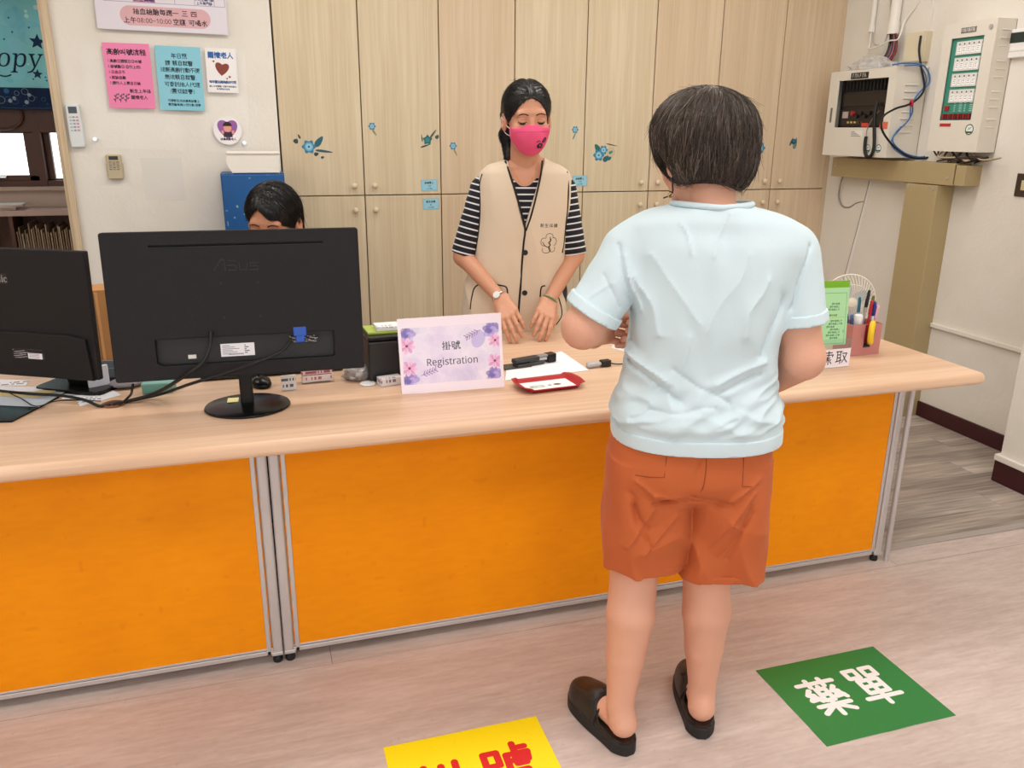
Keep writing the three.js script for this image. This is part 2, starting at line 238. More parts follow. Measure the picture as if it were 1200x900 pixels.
// ---------------------------------------------------------------- brush strokes for Chinese lettering (100 x 100 boxes; A@x,y,w,h places another glyph)
const AN = '人@36,0,64,36;50,38 86,38;口@40,46,26,22;口@70,46,26,22;人@36,68,32,32;人@68,68,32,32';
const QN = '24,0 24,8;4,12 46,12;14,18 18,28;36,18 32,28;2,32 48,32;4,48 46,48;25,32 25,98;24,50 4,80;26,50 46,76';
const GL = {
  一: '5,50 95,50', 口: '15,20 85,20 85,85 15,85 15,20', 日: '20,8 80,8 80,92 20,92 20,8;20,50 80,50', 目: '22,5 78,5 78,95 22,95 22,5;22,35 78,35;22,65 78,65',
  田: '12,8 88,8 88,92 12,92 12,8;12,50 88,50;50,8 50,92', 十: '5,45 95,45;50,5 50,95', 木: '5,32 95,32;50,2 50,98;48,34 8,80;52,34 92,80', 土: '15,40 85,40;50,8 50,90;5,90 95,90',
  扌: '10,28 90,28;55,3 55,88 30,96;8,70 92,55', 卜: '30,3 30,97;32,40 85,58', 亻: '70,5 15,55;50,35 50,97', 氵: '25,10 65,25;15,40 55,55;15,92 70,62',
  言: '40,2 60,10;8,20 92,20;22,36 78,36;22,52 78,52;22,68 78,68 78,96 22,96 22,68', 艹: '3,50 97,50;32,5 32,95;68,5 68,95', 冖: '8,75 8,25 92,25 85,75',
  幺: '60,5 20,38 65,42;65,42 15,80 85,75;70,58 92,92', 糸: '55,2 22,24 62,28;70,18 18,48 84,46;50,47 50,98;30,62 12,88;70,62 90,88', 又: '10,12 82,12 50,60 8,95;22,30 60,70 95,95',
  耳: '5,8 95,8;25,8 25,80;75,8 75,98;25,32 75,32;25,55 75,55;3,84 97,74', 月: '25,5 80,5 80,95 68,92;25,5 25,55 10,96;25,35 80,35;25,62 80,62',
  門: '10,5 10,97;10,5 42,5 42,42 10,42;10,24 42,24;90,5 90,97 78,94;90,5 58,5 58,42 90,42;58,24 90,24', 人: '50,5 45,45 8,95;50,40 92,95', 女: '45,3 20,60 85,95;75,30 55,70 12,96;3,36 97,36',
  丂: '5,10 95,10;45,10 30,48 85,48 80,90 60,95', 虎: '48,0 48,22;48,10 88,10;14,22 92,22 86,38;14,22 12,60 2,97;44,28 44,44 76,44;30,36 82,32;36,58 36,74 20,97;36,58 72,58 72,90 98,92 98,80',
  白: '50,0 40,18;15,18 85,18 85,95 15,95 15,18;15,56 85,56', 由: '15,30 85,30 85,95 15,95 15,30;15,62 85,62;50,3 50,95', 自: '50,0 42,12;20,12 80,12 80,96 20,96 20,12;20,40 80,40;20,68 80,68',
  掛: '扌@0,0,32,100;土@33,3,36,45;土@33,50,36,46;卜@70,0,30,100', 號: '口@2,4,38,42;丂@0,50,42,48;虎@44,0,56,100', 藥: '艹@0,0,100,22;幺@2,26,30,36;白@34,22,32,40;幺@68,26,30,36;木@4,60,92,40',
  單: '口@4,-4,42,34;口@54,-4,42,34;田@14,32,72,42;3,84 97,84;50,74 50,102', 索: '十@20,0,60,28;冖@5,22,90,28;糸@18,36,64,62', 取: '耳@0,2,52,96;又@50,14,50,80',
  上: '45,5 45,92;45,45 82,45;5,92 95,92', 午: '30,3 15,35;25,22 85,22;5,55 95,55;50,22 50,98', 診: '言@0,0,42,100;人@42,0,56,40;85,40 50,58;90,56 48,78;96,72 42,100', 休: '亻@0,0,32,100;木@28,0,72,100',
  小: '50,3 50,95 38,88;25,35 8,72;75,35 94,72', 兒: '15,5 15,48;15,5 42,3;18,26 42,26;60,5 85,5 85,48 15,48;60,26 85,26;38,50 32,75 8,97;62,50 62,92 95,92 95,78',
  水: '50,3 50,95 36,88;10,32 40,32 12,80;85,18 58,42;54,40 94,88', 三: '15,12 85,12;22,48 78,48;5,88 95,88', 四: '8,15 92,15 92,88 8,88 8,15;36,15 34,50 18,62;60,15 60,58 82,58',
  高: '50,0 50,12;5,14 95,14;30,24 70,24 70,38 30,38 30,24;10,97 10,50 90,50 90,97 78,94;32,62 68,62 68,82 32,82 32,62',
  齡: '30,0 30,16;30,8 50,8;2,22 58,22;8,32 8,95 54,95 54,32;30,28 20,45;30,28 42,45;12,55 50,55;30,55 20,75;30,55 42,75;人@58,0,42,42;66,52 94,52 82,74;74,70 90,98',
  叫: '口@0,12,40,70;52,15 52,70 70,62;82,5 82,97;52,70 80,58', 流: '氵@0,0,26,100;62,0 66,10;30,18 98,18;58,22 44,40 84,36;74,28 90,46;46,54 40,75 30,97;64,54 64,94;82,54 82,90 98,88',
  程: '38,2 8,14;2,30 44,30;24,10 24,98;24,34 2,70;24,34 44,60;口@52,4,42,32;50,50 98,50;54,70 94,70;46,94 100,94;74,50 74,94', 關: '門@0,0,100,100;幺@22,44,26,28;幺@52,44,26,28;25,82 75,82;38,72 38,95;62,72 62,95',
  懷: '14,2 14,98;4,30 8,50;26,24 30,42;36,14 98,14;66,0 66,24;40,24 94,24 94,40 40,40 40,24;50,46 56,54;80,46 74,54;36,60 98,60;66,60 40,80;56,72 56,94 70,88;66,66 98,98',
  老: '20,18 80,18;50,2 50,38;5,38 95,38;88,8 10,66;40,52 40,92 90,92 90,80;84,56 42,74', 年: '28,2 10,32;22,18 88,18;25,42 82,42;25,42 25,66;3,66 97,66;55,18 55,98',
  照: '日@4,0,34,58;46,4 90,4 84,30 72,26;64,6 46,34;口@50,36,42,24;12,78 4,98;36,78 40,98;62,78 66,98;86,78 98,98', 請: '言@0,0,38,100;44,10 98,10;48,24 94,24;42,38 100,38;70,0 70,38;月@46,42,48,56',
  親: QN + ';目@54,0,40,64;64,66 56,82 44,98;80,66 80,92 98,90 98,80', 就: '24,0 24,10;2,14 48,14;口@8,22,34,24;25,46 25,95 16,90;10,58 4,80;38,58 46,76;52,28 100,28;72,2 70,50 50,97;76,30 76,90 98,90 98,78;86,6 94,18',
  醫: '4,4 48,4;8,4 8,44 48,44;26,10 14,24;18,16 44,16;14,28 46,28;28,16 14,42;30,28 44,40;60,4 56,24;60,4 84,4 84,22 96,22;58,30 90,30 56,50;66,34 92,50;10,54 90,54;20,62 80,62 80,98 20,98 20,62;42,54 40,76 28,82;60,54 60,78 76,78;20,88 80,88',
  行: '28,2 6,24;32,24 4,54;20,42 20,98;48,16 94,16;42,42 98,42;76,42 76,96 62,90', 動: '46,2 12,10;4,20 52,20;10,30 46,30 46,58 10,58 10,30;10,44 46,44;28,10 28,90;8,72 50,72;2,92 54,88;58,30 96,30 92,92 80,88;76,4 74,50 54,97',
  不: '8,10 92,10;54,10 8,60;52,36 52,97;58,40 92,66', 便: '亻@0,0,28,100;34,10 98,10;40,24 92,24 92,58 40,58 40,24;40,41 92,41;66,10 64,66 30,97;44,66 96,97',
  無: '28,0 10,26;22,14 90,14;4,34 96,34;8,56 92,56;26,16 26,56;42,16 42,56;58,16 58,56;74,16 74,56;14,74 6,96;36,74 40,96;60,74 66,96;82,74 94,96', 法: '氵@0,0,26,100;36,22 96,22;66,2 66,46;30,46 100,46;62,48 38,88 88,82;78,66 94,96',
  可: '4,12 96,12;78,12 78,95 60,90;口@14,30,44,42', 委: '70,2 24,10;6,24 94,24;50,6 50,50;48,26 10,48;52,26 90,48;女@10,50,80,50', 託: '言@0,0,40,100;90,6 54,20;48,46 98,40;72,14 72,90 98,90 98,76',
  他: '亻@0,0,28,100;34,40 90,26 88,66 76,62;62,4 62,74;44,20 44,90 96,90 96,76', 代: '亻@0,0,30,100;34,40 96,32;58,4 64,50 94,96 98,80;78,8 88,18', 理: '4,12 40,12;6,46 38,46;0,84 42,78;22,12 22,80;田@48,4,48,46;52,68 94,68;44,94 100,94;72,50 72,94',
  需: '14,4 86,4;8,28 8,16 92,16 90,28;50,4 50,38;24,24 40,28;24,34 40,38;60,24 76,28;60,34 76,38;8,50 92,50;50,50 44,62;14,98 14,62 86,62 86,98;38,62 38,96;62,62 62,96', 切: '4,40 46,28;22,6 22,80 44,66;50,14 94,14 90,90 74,86;70,16 66,60 44,97',
  結: '糸@0,0,40,100;44,20 98,20;72,2 72,42;50,42 94,42;口@48,54,46,42', 書: '18,8 82,8 82,32 18,32;4,20 96,20;12,44 88,44;50,0 50,56;4,56 96,56;日@22,62,56,38', 抽: '扌@0,0,34,100;由@38,4,58,94',
  血: '52,0 38,16;16,22 84,22 84,90;16,22 16,90;38,22 38,90;62,22 62,90;2,92 98,92', 檢: '木@0,0,36,100;' + AN, 驗: '8,4 44,4;8,4 8,62;26,4 26,62;8,24 42,24;8,42 42,42;8,62 46,62 42,94;6,76 4,92;18,74 18,90;30,74 32,88;' + AN,
  每: '28,0 8,30;22,16 92,16;26,30 82,30 76,92 62,90;26,30 18,76 92,76;4,54 98,54;48,36 54,48;46,60 52,70', 週: '12,6 22,18;4,36 22,36 10,70 4,90;2,90 30,84 98,94;36,10 34,60 28,74;36,10 92,10 92,76 82,72;46,24 82,24;64,12 64,38;46,38 82,38;口@50,46,28,22',
  空: '50,0 50,12;8,28 8,14 92,14 88,28;38,22 20,42;60,22 60,38 84,38;20,58 80,58;50,58 50,92;6,92 94,92', 腹: '月@0,2,34,96;54,0 42,18;50,10 96,10;日@48,20,44,34;58,54 42,76;54,62 90,62 66,88 40,98;54,70 96,98',
  喝: '口@0,16,28,56;日@40,2,50,34;44,38 36,58;42,48 96,48 92,92 78,90;70,50 44,76;56,62 82,74;44,60 44,84 82,84', 新: QN + ';90,4 60,12;60,12 58,60 48,97;60,40 98,40;82,40 82,98', 生: '28,4 10,40;22,24 88,24;16,54 84,54;4,94 96,94;50,2 50,94',
  保: '亻@0,0,28,100;口@40,4,48,34;木@30,42,68,58', 健: '亻@0,0,26,100;28,10 44,10 34,38 44,38 28,90;28,60 50,88 100,94;52,14 88,14 88,42 52,42;46,28 98,28;52,56 92,56;48,70 98,70;70,2 70,86',
};
function glyph(g, ch, x, y, w, h) {
  for (const s of GL[ch].split(';')) {
    if (s.includes('@')) { const [c, r] = s.split('@'), [a, b, p, q] = r.split(',').map(Number); glyph(g, c, x + a * w / 100, y + b * h / 100, w * p / 100, h * q / 100); continue; }
    g.beginPath(); s.trim().split(' ').forEach((pt, i) => { const [a, b] = pt.split(',').map(Number); i ? g.lineTo(x + a * w / 100, y + b * h / 100) : g.moveTo(x + a * w / 100, y + b * h / 100); }); g.stroke();
  }
}
// writes a mixed string; (x, y) = left / centre of the line's middle
function write(g, str, x, y, size, color, lw = 0.09, align = 'l', gap = 1.08) {
  g.strokeStyle = color; g.fillStyle = color; g.lineWidth = size * lw; g.lineCap = 'round'; g.lineJoin = 'round'; g.font = `${Math.round(size * 1.02)}px sans-serif`; g.textBaseline = 'middle';
  const ws = [...str].map((c) => GL[c] ? size * gap : g.measureText(c).width);
  let X = align === 'c' ? x - ws.reduce((a, b) => a + b, 0) / 2 : x;
  [...str].forEach((c, i) => { if (GL[c]) glyph(g, c, X, y - size / 2, size, size); else g.fillText(c, X, y); X += ws[i]; });
}
// flat coloured cut-outs (stickers): list of [colour, points], stacked by tiny steps
function decal(list, lift = 0.0004) {
  const out = [];
  list.forEach(([c, pts], i) => {
    const g = new THREE.ExtrudeGeometry(shape(pts), { depth: lift * (1 + i * 0.35), bevelEnabled: false }).toNonIndexed(); const col = new THREE.Color(c), n = g.attributes.position.count, a = new Float32Array(n * 3);
    for (let k = 0; k < n; k++) { a[3 * k] = col.r; a[3 * k + 1] = col.g; a[3 * k + 2] = col.b; }
    g.setAttribute('color', new THREE.BufferAttribute(a, 3)); out.push(g);
  });
  return mergeGeometries(out);
}
const circ = (cx, cy, r, ry = r, n = 20, rot = 0) => Array.from({ length: n }, (_, i) => { const a = i / n * 6.2832, x = r * Math.cos(a), y = ry * Math.sin(a); return [cx + x * Math.cos(rot) - y * Math.sin(rot), cy + x * Math.sin(rot) + y * Math.cos(rot)]; });
const star = (cx, cy, r, k = 0.45, rot = 0.3) => Array.from({ length: 10 }, (_, i) => { const a = i / 10 * 6.2832 + rot, q = i % 2 ? r * k : r; return [cx + q * Math.cos(a), cy + q * Math.sin(a)]; });
const leaf = (cx, cy, L, W, rot) => Array.from({ length: 16 }, (_, i) => { const a = i / 16 * 6.2832, x = L * Math.cos(a), y = W * Math.sin(a) * (1 - 0.35 * Math.cos(a)); return [cx + x * Math.cos(rot) - y * Math.sin(rot), cy + x * Math.sin(rot) + y * Math.cos(rot)]; });
M.print = mat(0xffffff, 0.5, { vertexColors: true });
const flower = (cx, cy, r) => [[0x2f7ea3, Array.from({ length: 40 }, (_, i) => { const a = i / 40 * 6.2832, q = r * (0.86 + 0.14 * Math.cos(a * 6)); return [cx + q * Math.cos(a), cy + q * Math.sin(a)]; })], [0x6fb0cb, circ(cx, cy, r * 0.6)], [0x9ccfe0, circ(cx, cy, r * 0.4)], [0x2f6f96, circ(cx, cy, r * 0.17)]];

// ---------------------------------------------------------------- built-in cabinets
const cabTex = [woodTex([221, 205, 174], [198, 176, 142], 0.62, 1.5, 1.0), woodTex([220, 198, 168], [196, 170, 138], 0.55, 1.7, 1.0)];
M.cab = cabTex.map((t) => mat(0xffffff, 0.5, { map: t }));
 M.knob = mat(0xe2d0b0, 0.4);
{
  const S0 = 0.158, DW = 0.4097, YM = 1.1615, YT = 2.245, G = 0.0028;
  const knobPos = { 0: [1.21, 1.087], 1: [1.21, 1.087] };
  const knobG = lathe([[0, 0], [0.006, 0], [0.006, 0.008], [0.012, 0.012], [0.0145, 0.019], [0.01, 0.026], [0, 0.0275]], 20).rotateX(Math.PI / 2);
  const flowers = {
    0: [['u', 362, 172, [...[[0x1d5f6e, leaf(0.052, 0.026, 0.032, 0.014, 0.9)], [0x2b5564, leaf(0.075, -0.022, 0.045, 0.006, -0.12)], [0x26423f, leaf(0.035, -0.036, 0.012, 0.009, 0.3)], [0x26423f, leaf(-0.062, 0.028, 0.012, 0.012, 1)], [0x3d4a3a, leaf(-0.045, 0.05, 0.012, 0.005, 2)], [0x2b5564, leaf(0.065, -0.052, 0.009, 0.006, 0.3)]], ...flower(0, 0, 0.036)]]],
    1: [['u', 436, 148, [[0x8f8a6a, leaf(0.01, -0.03, 0.02, 0.005, -1)], ...flower(0, 0, 0.02)]],
      ['u', 501, 164, [[0x3f5650, leaf(0.03, 0.03, 0.03, 0.005, 0.9)], [0x314a48, leaf(-0.012, -0.03, 0.028, 0.004, 0.3)], [0x3f5650, leaf(0.052, 0.016, 0.012, 0.009, 0.8)], [0x4a5a48, leaf(-0.03, 0.01, 0.02, 0.003, 1.7)], [0x1d6a72, star(0, 0, 0.028, 0.65)], [0x2f8a8a, circ(0, 0, 0.012)]]]],
    2: [['u', 531, 171, [[0x8f8a6a, leaf(0.012, -0.033, 0.022, 0.004, -1.1)], ...flower(0, 0, 0.021)]]],
    3: [['u', 674, 152, [[0x6b8a80, leaf(-0.004, -0.032, 0.022, 0.004, 1.2)], ...flower(0, 0, 0.02)]]],
    4: [['u', 705, 181, [[0x1d6a62, leaf(-0.028, 0.036, 0.024, 0.014, 2.2)], [0x1d5f6e, leaf(0.03, -0.022, 0.024, 0.014, 0.6)], [0x1d6a62, leaf(0.05, -0.01, 0.024, 0.012, 1.2)], [0xb9b39a, circ(0.055, 0.012, 0.026)], [0xd0bd9a, circ(0.055, 0.012, 0.022)], [0x2f8a8a, leaf(0.056, 0.012, 0.014, 0.008, 0.5)], [0x4a5a48, leaf(0.06, 0.052, 0.035, 0.003, -0.2)], ...flower(-0.018, -0.004, 0.034), ...flower(0.01, 0.024, 0.026)]]],
    6: [['u', 888, 174, [[0x1d5f6e, leaf(0.0, 0.035, 0.025, 0.012, 1)], [0x6fb0cb, circ(-0.03, -0.035, 0.018)], [0x4a5a48, leaf(0.0, 0.06, 0.025, 0.003, 1.8)], ...flower(-0.026, 0.006, 0.032), ...flower(0.016, 0.002, 0.035)]]],
    7: [['u', 930, 166, [[0x6b8a80, leaf(0.012, -0.01, 0.034, 0.012, 1.4)], [0x47605c, leaf(-0.016, 0.0, 0.026, 0.006, 1.2)], [0x1d5260, circ(0, 0, 0.018, 0.016)], [0x2f7ea3, circ(0.002, 0.004, 0.008)]]]],
  };
  const tags = { 1: [['u', 503, 217], ['l', 505, 239]], 3: [['u', 679.5, 212]] };
  const tagMat = [0, 1].map((k) => mat(0xffffff, 0.5, { map: ctex(128, 84, (g, w, h) => { g.fillStyle = '#7fbdd6'; g.fillRect(0, 0, w, h); g.fillStyle = '#9bd0e2'; g.fillRect(5, 5, w - 10, h - 10); write(g, k ? '新生保健' : '掛號書上', 64, 24, 17, '#1e3040', 0.13, 'c'); write(g, k ? '自' : '小兒', 64, 48, 12, '#2a4254', 0.1, 'c'); write(g, '上午 門診', 64, 68, 10, '#2a4254', 0.1, 'c'); }) }));
  const unitLabel = ['pale wood cabinet unit beside the blue locker, two blue name tags', 'pale wood cabinet unit directly behind the standing masked clerk', 'pale wood cabinet unit with a large blue flower cluster sticker', 'pale wood cabinet unit in the corner beside the alarm boxes'];
  for (let u = 0; u < 4; u++) {
    const x0 = S0 + u * 2 * DW, t = thing('storage_cabinet', unitLabel[u], 'cabinet', [x0 + DW, 0, ZW]);
    part(t, 'body', bb(-DW + 0.0015, DW - 0.0015, 0.076, YT, -0.46, -0.06), M.cab[1]);
    part(t, 'plinth', bb(-DW + 0.002, DW - 0.002, 0.0, 0.075, -0.46, -0.04), M.cab[1]);
    for (let c = 0; c < 2; c++) for (const lo of [0, 1]) {
      const di = u * 2 + c, xa = -DW + c * DW + G, xb = xa + DW - 2 * G, ya = lo ? 0.08 : YM + G, yb = lo ? YM - G : YT, endc = di === 7 ? 0.03 : 0;
      const g = bb(xa, xb - endc, ya, yb, -0.02, 0, 0.0015); const off = di * 0.37 + lo * 0.61, uv = g.attributes.uv; for (let i = 0; i < uv.count; i++) uv.setXY(i, uv.getX(i) + off, uv.getY(i) + off * 0.7);
      const d = part(t, lo ? 'lower_door' : 'upper_door', g, M.cab[(di === 2 || di === 5 || di === 6 || di === 7) ? 1 : 0]);
      const kx = c === 0 ? xb - 0.05 : xa + 0.05, k = part(d, 'knob', knobG, M.knob); k.position.set(kx, lo ? 1.087 : 1.212, 0.0005);
      for (const [row, px, py, list] of flowers[di] ?? []) if ((row === 'l') === !!lo) { const p = fz(px, py, ZW), s = part(d, 'flower_sticker', decal(list), M.print, 'blue flower sticker'); s.position.set(p.x - (x0 + DW), p.y, 0.0004); }
      for (const [row, px, py] of tags[di] ?? []) if ((row === 'l') === !!lo) { const p = fz(px, py, ZW), s = part(d, 'name_tag', new THREE.BoxGeometry(0.088, 0.058, 0.001), tagMat[lo], 'small pale blue printed tag'); s.position.set(p.x - (x0 + DW), p.y, 0.001); s.rotation.z = 0.03; }
    }
    if (u === 3) part(t, 'end_filler', bb(DW - G - 0.029, DW - G, 0.0, YT, -0.02, 0, 0.0015), M.cab[1]);
  }
}
// ---------------------------------------------------------------- back wall: acrylic board, notices, remotes
const sheetMat = (t) => mat(0xffffff, 0.7, { map: t });
function notice(name, label, w, h, px, py, draw, rot = 0, res = 1100, th = 0.0006) {
  const t = ctex(Math.round(w * res * 1.6), Math.round(h * res * 1.6), (g, W, H) => { g.scale(W / w / 1000, H / h / 1000); draw(g, w * 1000, h * 1000); });
  const p = fz(px, py, ZW), g = new THREE.BoxGeometry(w, h, th), o = solo(name, label, 'notice', g, sheetMat(t), [p.x, p.y, ZW + 0.0186]); o.rotation.z = rot; return o;
}
notice('timetable_poster', 'white clinic timetable poster with pink cells behind the acrylic board', 0.565, 0.42, 187.5, -20, (g, w, h) => {
  g.fillStyle = '#e6e0ea'; g.fillRect(0, 0, w, h);
  const x0 = 38, y1 = 300, cw = [32, 92, 92, 86, 86, 86, 46], rows = [70, 185, y1]; g.strokeStyle = '#9a93a8'; g.lineWidth = 2; let x = x0;
  g.fillStyle = '#d79bb2'; g.fillRect(x0 + 124, 40, 92, y1 - 40);
  for (const c of [...cw, 0]) { g.beginPath(); g.moveTo(x, 40); g.lineTo(x, y1); g.stroke(); x += c; }
  for (const y of rows) { g.beginPath(); g.moveTo(x0, y); g.lineTo(x, y); g.stroke(); }
  for (const [yy, k] of [[110, 0], [255, 1]]) { write(g, '午', x0 + 16, yy, 20, '#444', 0.1, 'c'); write(g, '門診', x0 + 78, yy, 28, '#2c2430', 0.12, 'c'); write(g, '門診', x0 + 170, yy - 32, 28, '#4a2038', 0.12, 'c'); write(g, '小兒', x0 + 170, yy, 26, '#4a2038', 0.12, 'c'); write(g, '新生健檢', x0 + 170, yy + 30, 21, '#3a2a6a', 0.14, 'c'); write(g, '休診', x0 + 259, yy, 26, '#c0403a', 0.13, 'c'); write(g, '門診', x0 + 345, yy, 28, '#2c2430', 0.12, 'c'); write(g, '休診', x0 + 431, yy - 12, 28, '#c0403a', 0.14, 'c'); write(g, '小兒生健門診', x0 + 431, yy + 18, 13, '#34406a', 0.14, 'c'); write(g, '上午無門診', x0 + 431, yy + 34, 13, '#34406a', 0.14, 'c'); }
  g.fillStyle = '#deb0b6'; g.beginPath(); const a = 100, b = 315, ww = 390, hh = 84, r = 42; g.moveTo(a + r, b); g.arcTo(a + ww, b, a + ww, b + hh, r); g.arcTo(a + ww, b + hh, a, b + hh, r); g.arcTo(a, b + hh, a, b, r); g.arcTo(a, b, a + ww, b, r); g.fill();
  write(g, '抽血檢驗每週一、三、四', 295, 338, 26, '#2a2026', 0.11, 'c'); write(g, '上午08:00~10:00 空腹、可喝水', 295, 376, 26, '#2a2026', 0.11, 'c');
}, -0.012);
notice('pink_notice', 'pink paper notice of numbered steps behind the acrylic board', 0.2, 0.285, 152, 89.5, (g, w, h) => {
  g.fillStyle = '#f48bb8'; g.fillRect(0, 0, w, h); const k = '#241420';
  write(g, '高齡叫號流程', 100, 38, 26, k, 0.13, 'c');
  ['1.高齡者請就坐等叫號', '2.掛號驗證(自行上四)', '3.量血壓不', '4.就診血驗', '5.請行人上需自助檢'].forEach((s, i) => write(g, [...s].map((c) => GL[c] || /[0-9.()]/.test(c) ? c : '日').join(''), 14, 78 + i * 24, 14, k, 0.14));
  write(g, '新生上年保', 96, 208, 17, k, 0.13); write(g, '關懷老人', 98, 236, 17, k, 0.13);
  g.strokeStyle = '#3a2430'; for (let i = 0; i < 3; i++) { const x = 28 + i * 23, y = 236; g.lineWidth = 2.5; g.beginPath(); g.moveTo(x, y + 22); g.lineTo(x + 8, y - 14); g.stroke(); g.fillStyle = '#5a4450'; for (let j = 0; j < 4; j++) { g.beginPath(); g.ellipse(x + 3 + j * 2 + (j % 2 ? 6 : -5), y + 12 - j * 8, 6, 3, j % 2 ? -0.7 : 0.7, 0, 7); g.fill(); } }
}, -0.004);
notice('blue_notice', 'light blue paper notice in centred lines behind the acrylic board', 0.2, 0.285, 211.5, 92.5, (g, w, h) => {
  g.fillStyle = '#8fd0e2'; g.fillRect(0, 0, w, h); const k = '#16303a';
  write(g, '年日照', 104, 42, 22, k, 0.12, 'c'); write(g, '請「親自就醫」', 106, 74, 21, k, 0.12, 'c'); write(g, '法新高齡行動不便', 104, 104, 21, k, 0.12, 'c', 1.02); write(g, '無法親自就醫,', 104, 136, 21, k, 0.12, 'c'); write(g, '可委託他人代理', 108, 168, 21, k, 0.12, 'c'); write(g, '(需切結書)', 106, 199, 22, k, 0.12, 'c');
  write(g, '可請新生法保健高診醫上', 108, 242, 12, k, 0.13, 'c'); write(g, '需照驗每週小兒行動 理書', 110, 260, 12, k, 0.13, 'c');
}, -0.014);
notice('heart_notice', 'small white notice with a brown heart behind the acrylic board', 0.14, 0.2, 260, 83, (g, w, h) => {
  g.fillStyle = '#f6f3f2'; g.fillRect(0, 0, w, h); write(g, '關懷老人', 70, 32, 27, '#1f62b0', 0.17, 'c');
  const heart = (x, y, s, c, r) => { g.save(); g.translate(x, y); g.rotate(r); g.scale(s, s); g.fillStyle = c; g.beginPath(); g.moveTo(0, 32); g.bezierCurveTo(-50, -5, -32, -42, 0, -18); g.bezierCurveTo(32, -42, 50, -5, 0, 32); g.fill(); g.restore(); };
  heart(72, 92, 1.0, '#8a4136', 0.12); heart(36, 60, 0.16, '#8a4136', -0.3); heart(104, 128, 0.18, '#8a4136', 0.4); heart(92, 136, 0.14, '#a04a3e', -0.2);
  write(g, '每年醫療保健高齡法可照'.replace('療', ''), 71, 152, 12.5, '#2a4f8f', 0.17, 'c', 0.98); write(g, '請上午就醫驗, 行動可喝空腹水', 71, 172, 8.5, '#3b4a70', 0.13, 'c'); write(g, '無 需書結切自理', 71, 184, 7.5, '#3b4a70', 0.13, 'c');
}, -0.012);
{ // round sticker
  const p = fz(267, 153, ZW), t = ctex(256, 256, (g) => {
    g.fillStyle = '#f6f2f4'; g.fillRect(0, 0, 256, 256); g.fillStyle = '#9a5fa8'; g.beginPath(); g.moveTo(128, 205); g.bezierCurveTo(-20, 110, 40, -10, 128, 52); g.bezierCurveTo(216, -10, 276, 110, 128, 205); g.fill();
    g.fillStyle = '#e9a08a'; g.beginPath(); g.arc(128, 105, 36, 0, 7); g.fill(); g.fillStyle = '#2a2024'; g.beginPath(); g.arc(128, 88, 40, Math.PI, 0); g.fill(); g.fillStyle = '#3a2a3a'; g.fillRect(88, 142, 80, 46); g.fillStyle = '#e9a08a'; g.fillRect(70, 128, 22, 30); g.fillRect(164, 128, 22, 30);
    write(g, '保健高齡老人', 128, 206, 22, '#3a2030', 0.16, 'c');
  });
  const g = new THREE.CylinderGeometry(0.066, 0.066, 0.001, 40).rotateX(Math.PI / 2); const u = g.attributes.uv, q = g.attributes.position; for (let i = 0; i < u.count; i++) u.setXY(i, 0.5 + q.getX(i) / 0.132, 0.5 + q.getY(i) / 0.132);
  solo('round_sticker', 'round white sticker with a purple heart on the acrylic board', 'sticker', g, sheetMat(t), [p.x, p.y, ZW + 0.0188]);
}
{
  const t = thing('acrylic_board', 'clear acrylic notice board screwed to the cream wall', 'notice board', [-0.336, 1.89, ZW]); t.rotation.z = -0.03;
  part(t, 'acrylic_sheet', bb(-0.36, 0.36, -0.5, 0.52, 0.014, 0.0175, 0.001), new THREE.MeshPhysicalMaterial({ color: 0xffffff, roughness: 0.05, transmission: 1, thickness: 0, ior: 1.45, specularIntensity: 0.35 }));
  for (const [x, y] of [[-0.335, -0.46], [0.335, -0.455], [-0.335, 0.49], [0.335, 0.49]]) part(t, 'standoff_screw', rod([x, y, 0.001], [x, y, 0.022], 0.009, 0.009, 18), M.steel);
}
function remote(name, label, px, py, w, h, body, keys, scr) {
  const p = fz(px, py, ZW), t = thing(name, label, 'remote', [p.x, p.y, ZW]);
  part(t, 'holder', bx(w + 0.006, h * 0.55, 0.014, 0, -h * 0.12, 0.009, 0.004), body);
  part(t, 'case', bx(w, h, 0.02, 0, 0, 0.014, 0.007), body);
  part(t, 'screen', bx(w * 0.6, h * 0.15, 0.002, 0, h * 0.36, 0.0245, 0.001), mat(scr, 0.3));
  for (let r = 0; r < 5; r++) for (let c = 0; c < 3; c++) part(t, 'button', bx(w * 0.17, h * 0.035, 0.002, (c - 1) * w * 0.24, h * (0.2 - r * 0.075), 0.0248, 0.001), keys[(r * 3 + c) % keys.length]);
  return t;
}
remote('white_remote', 'long white remote control in a holder beside the door frame', 89, 147.5, 0.06, 0.195, mat(0xdfe3e4, 0.45), [mat(0xb9c4c8, 0.5), mat(0x8fa0a6, 0.5), mat(0xd98aa8, 0.5)], 0x3d444a).rotation.z = 0.015;
remote('beige_remote', 'short beige remote control below the acrylic board', 135, 195.5, 0.068, 0.115, mat(0xc2b394, 0.55), [mat(0x6f6652, 0.6), mat(0x8f866f, 0.6)], 0x26241f);
{ // painted-over patch on the wall
  const p = fz(191, 205, ZW); solo('paper_patch', 'faint grey paper patch taped below the acrylic board', 'paper', new THREE.BoxGeometry(0.185, 0.2, 0.0006), mat(0xe3dfd6, 0.8), [p.x, p.y - 0.02, ZW + 0.0006]);
}
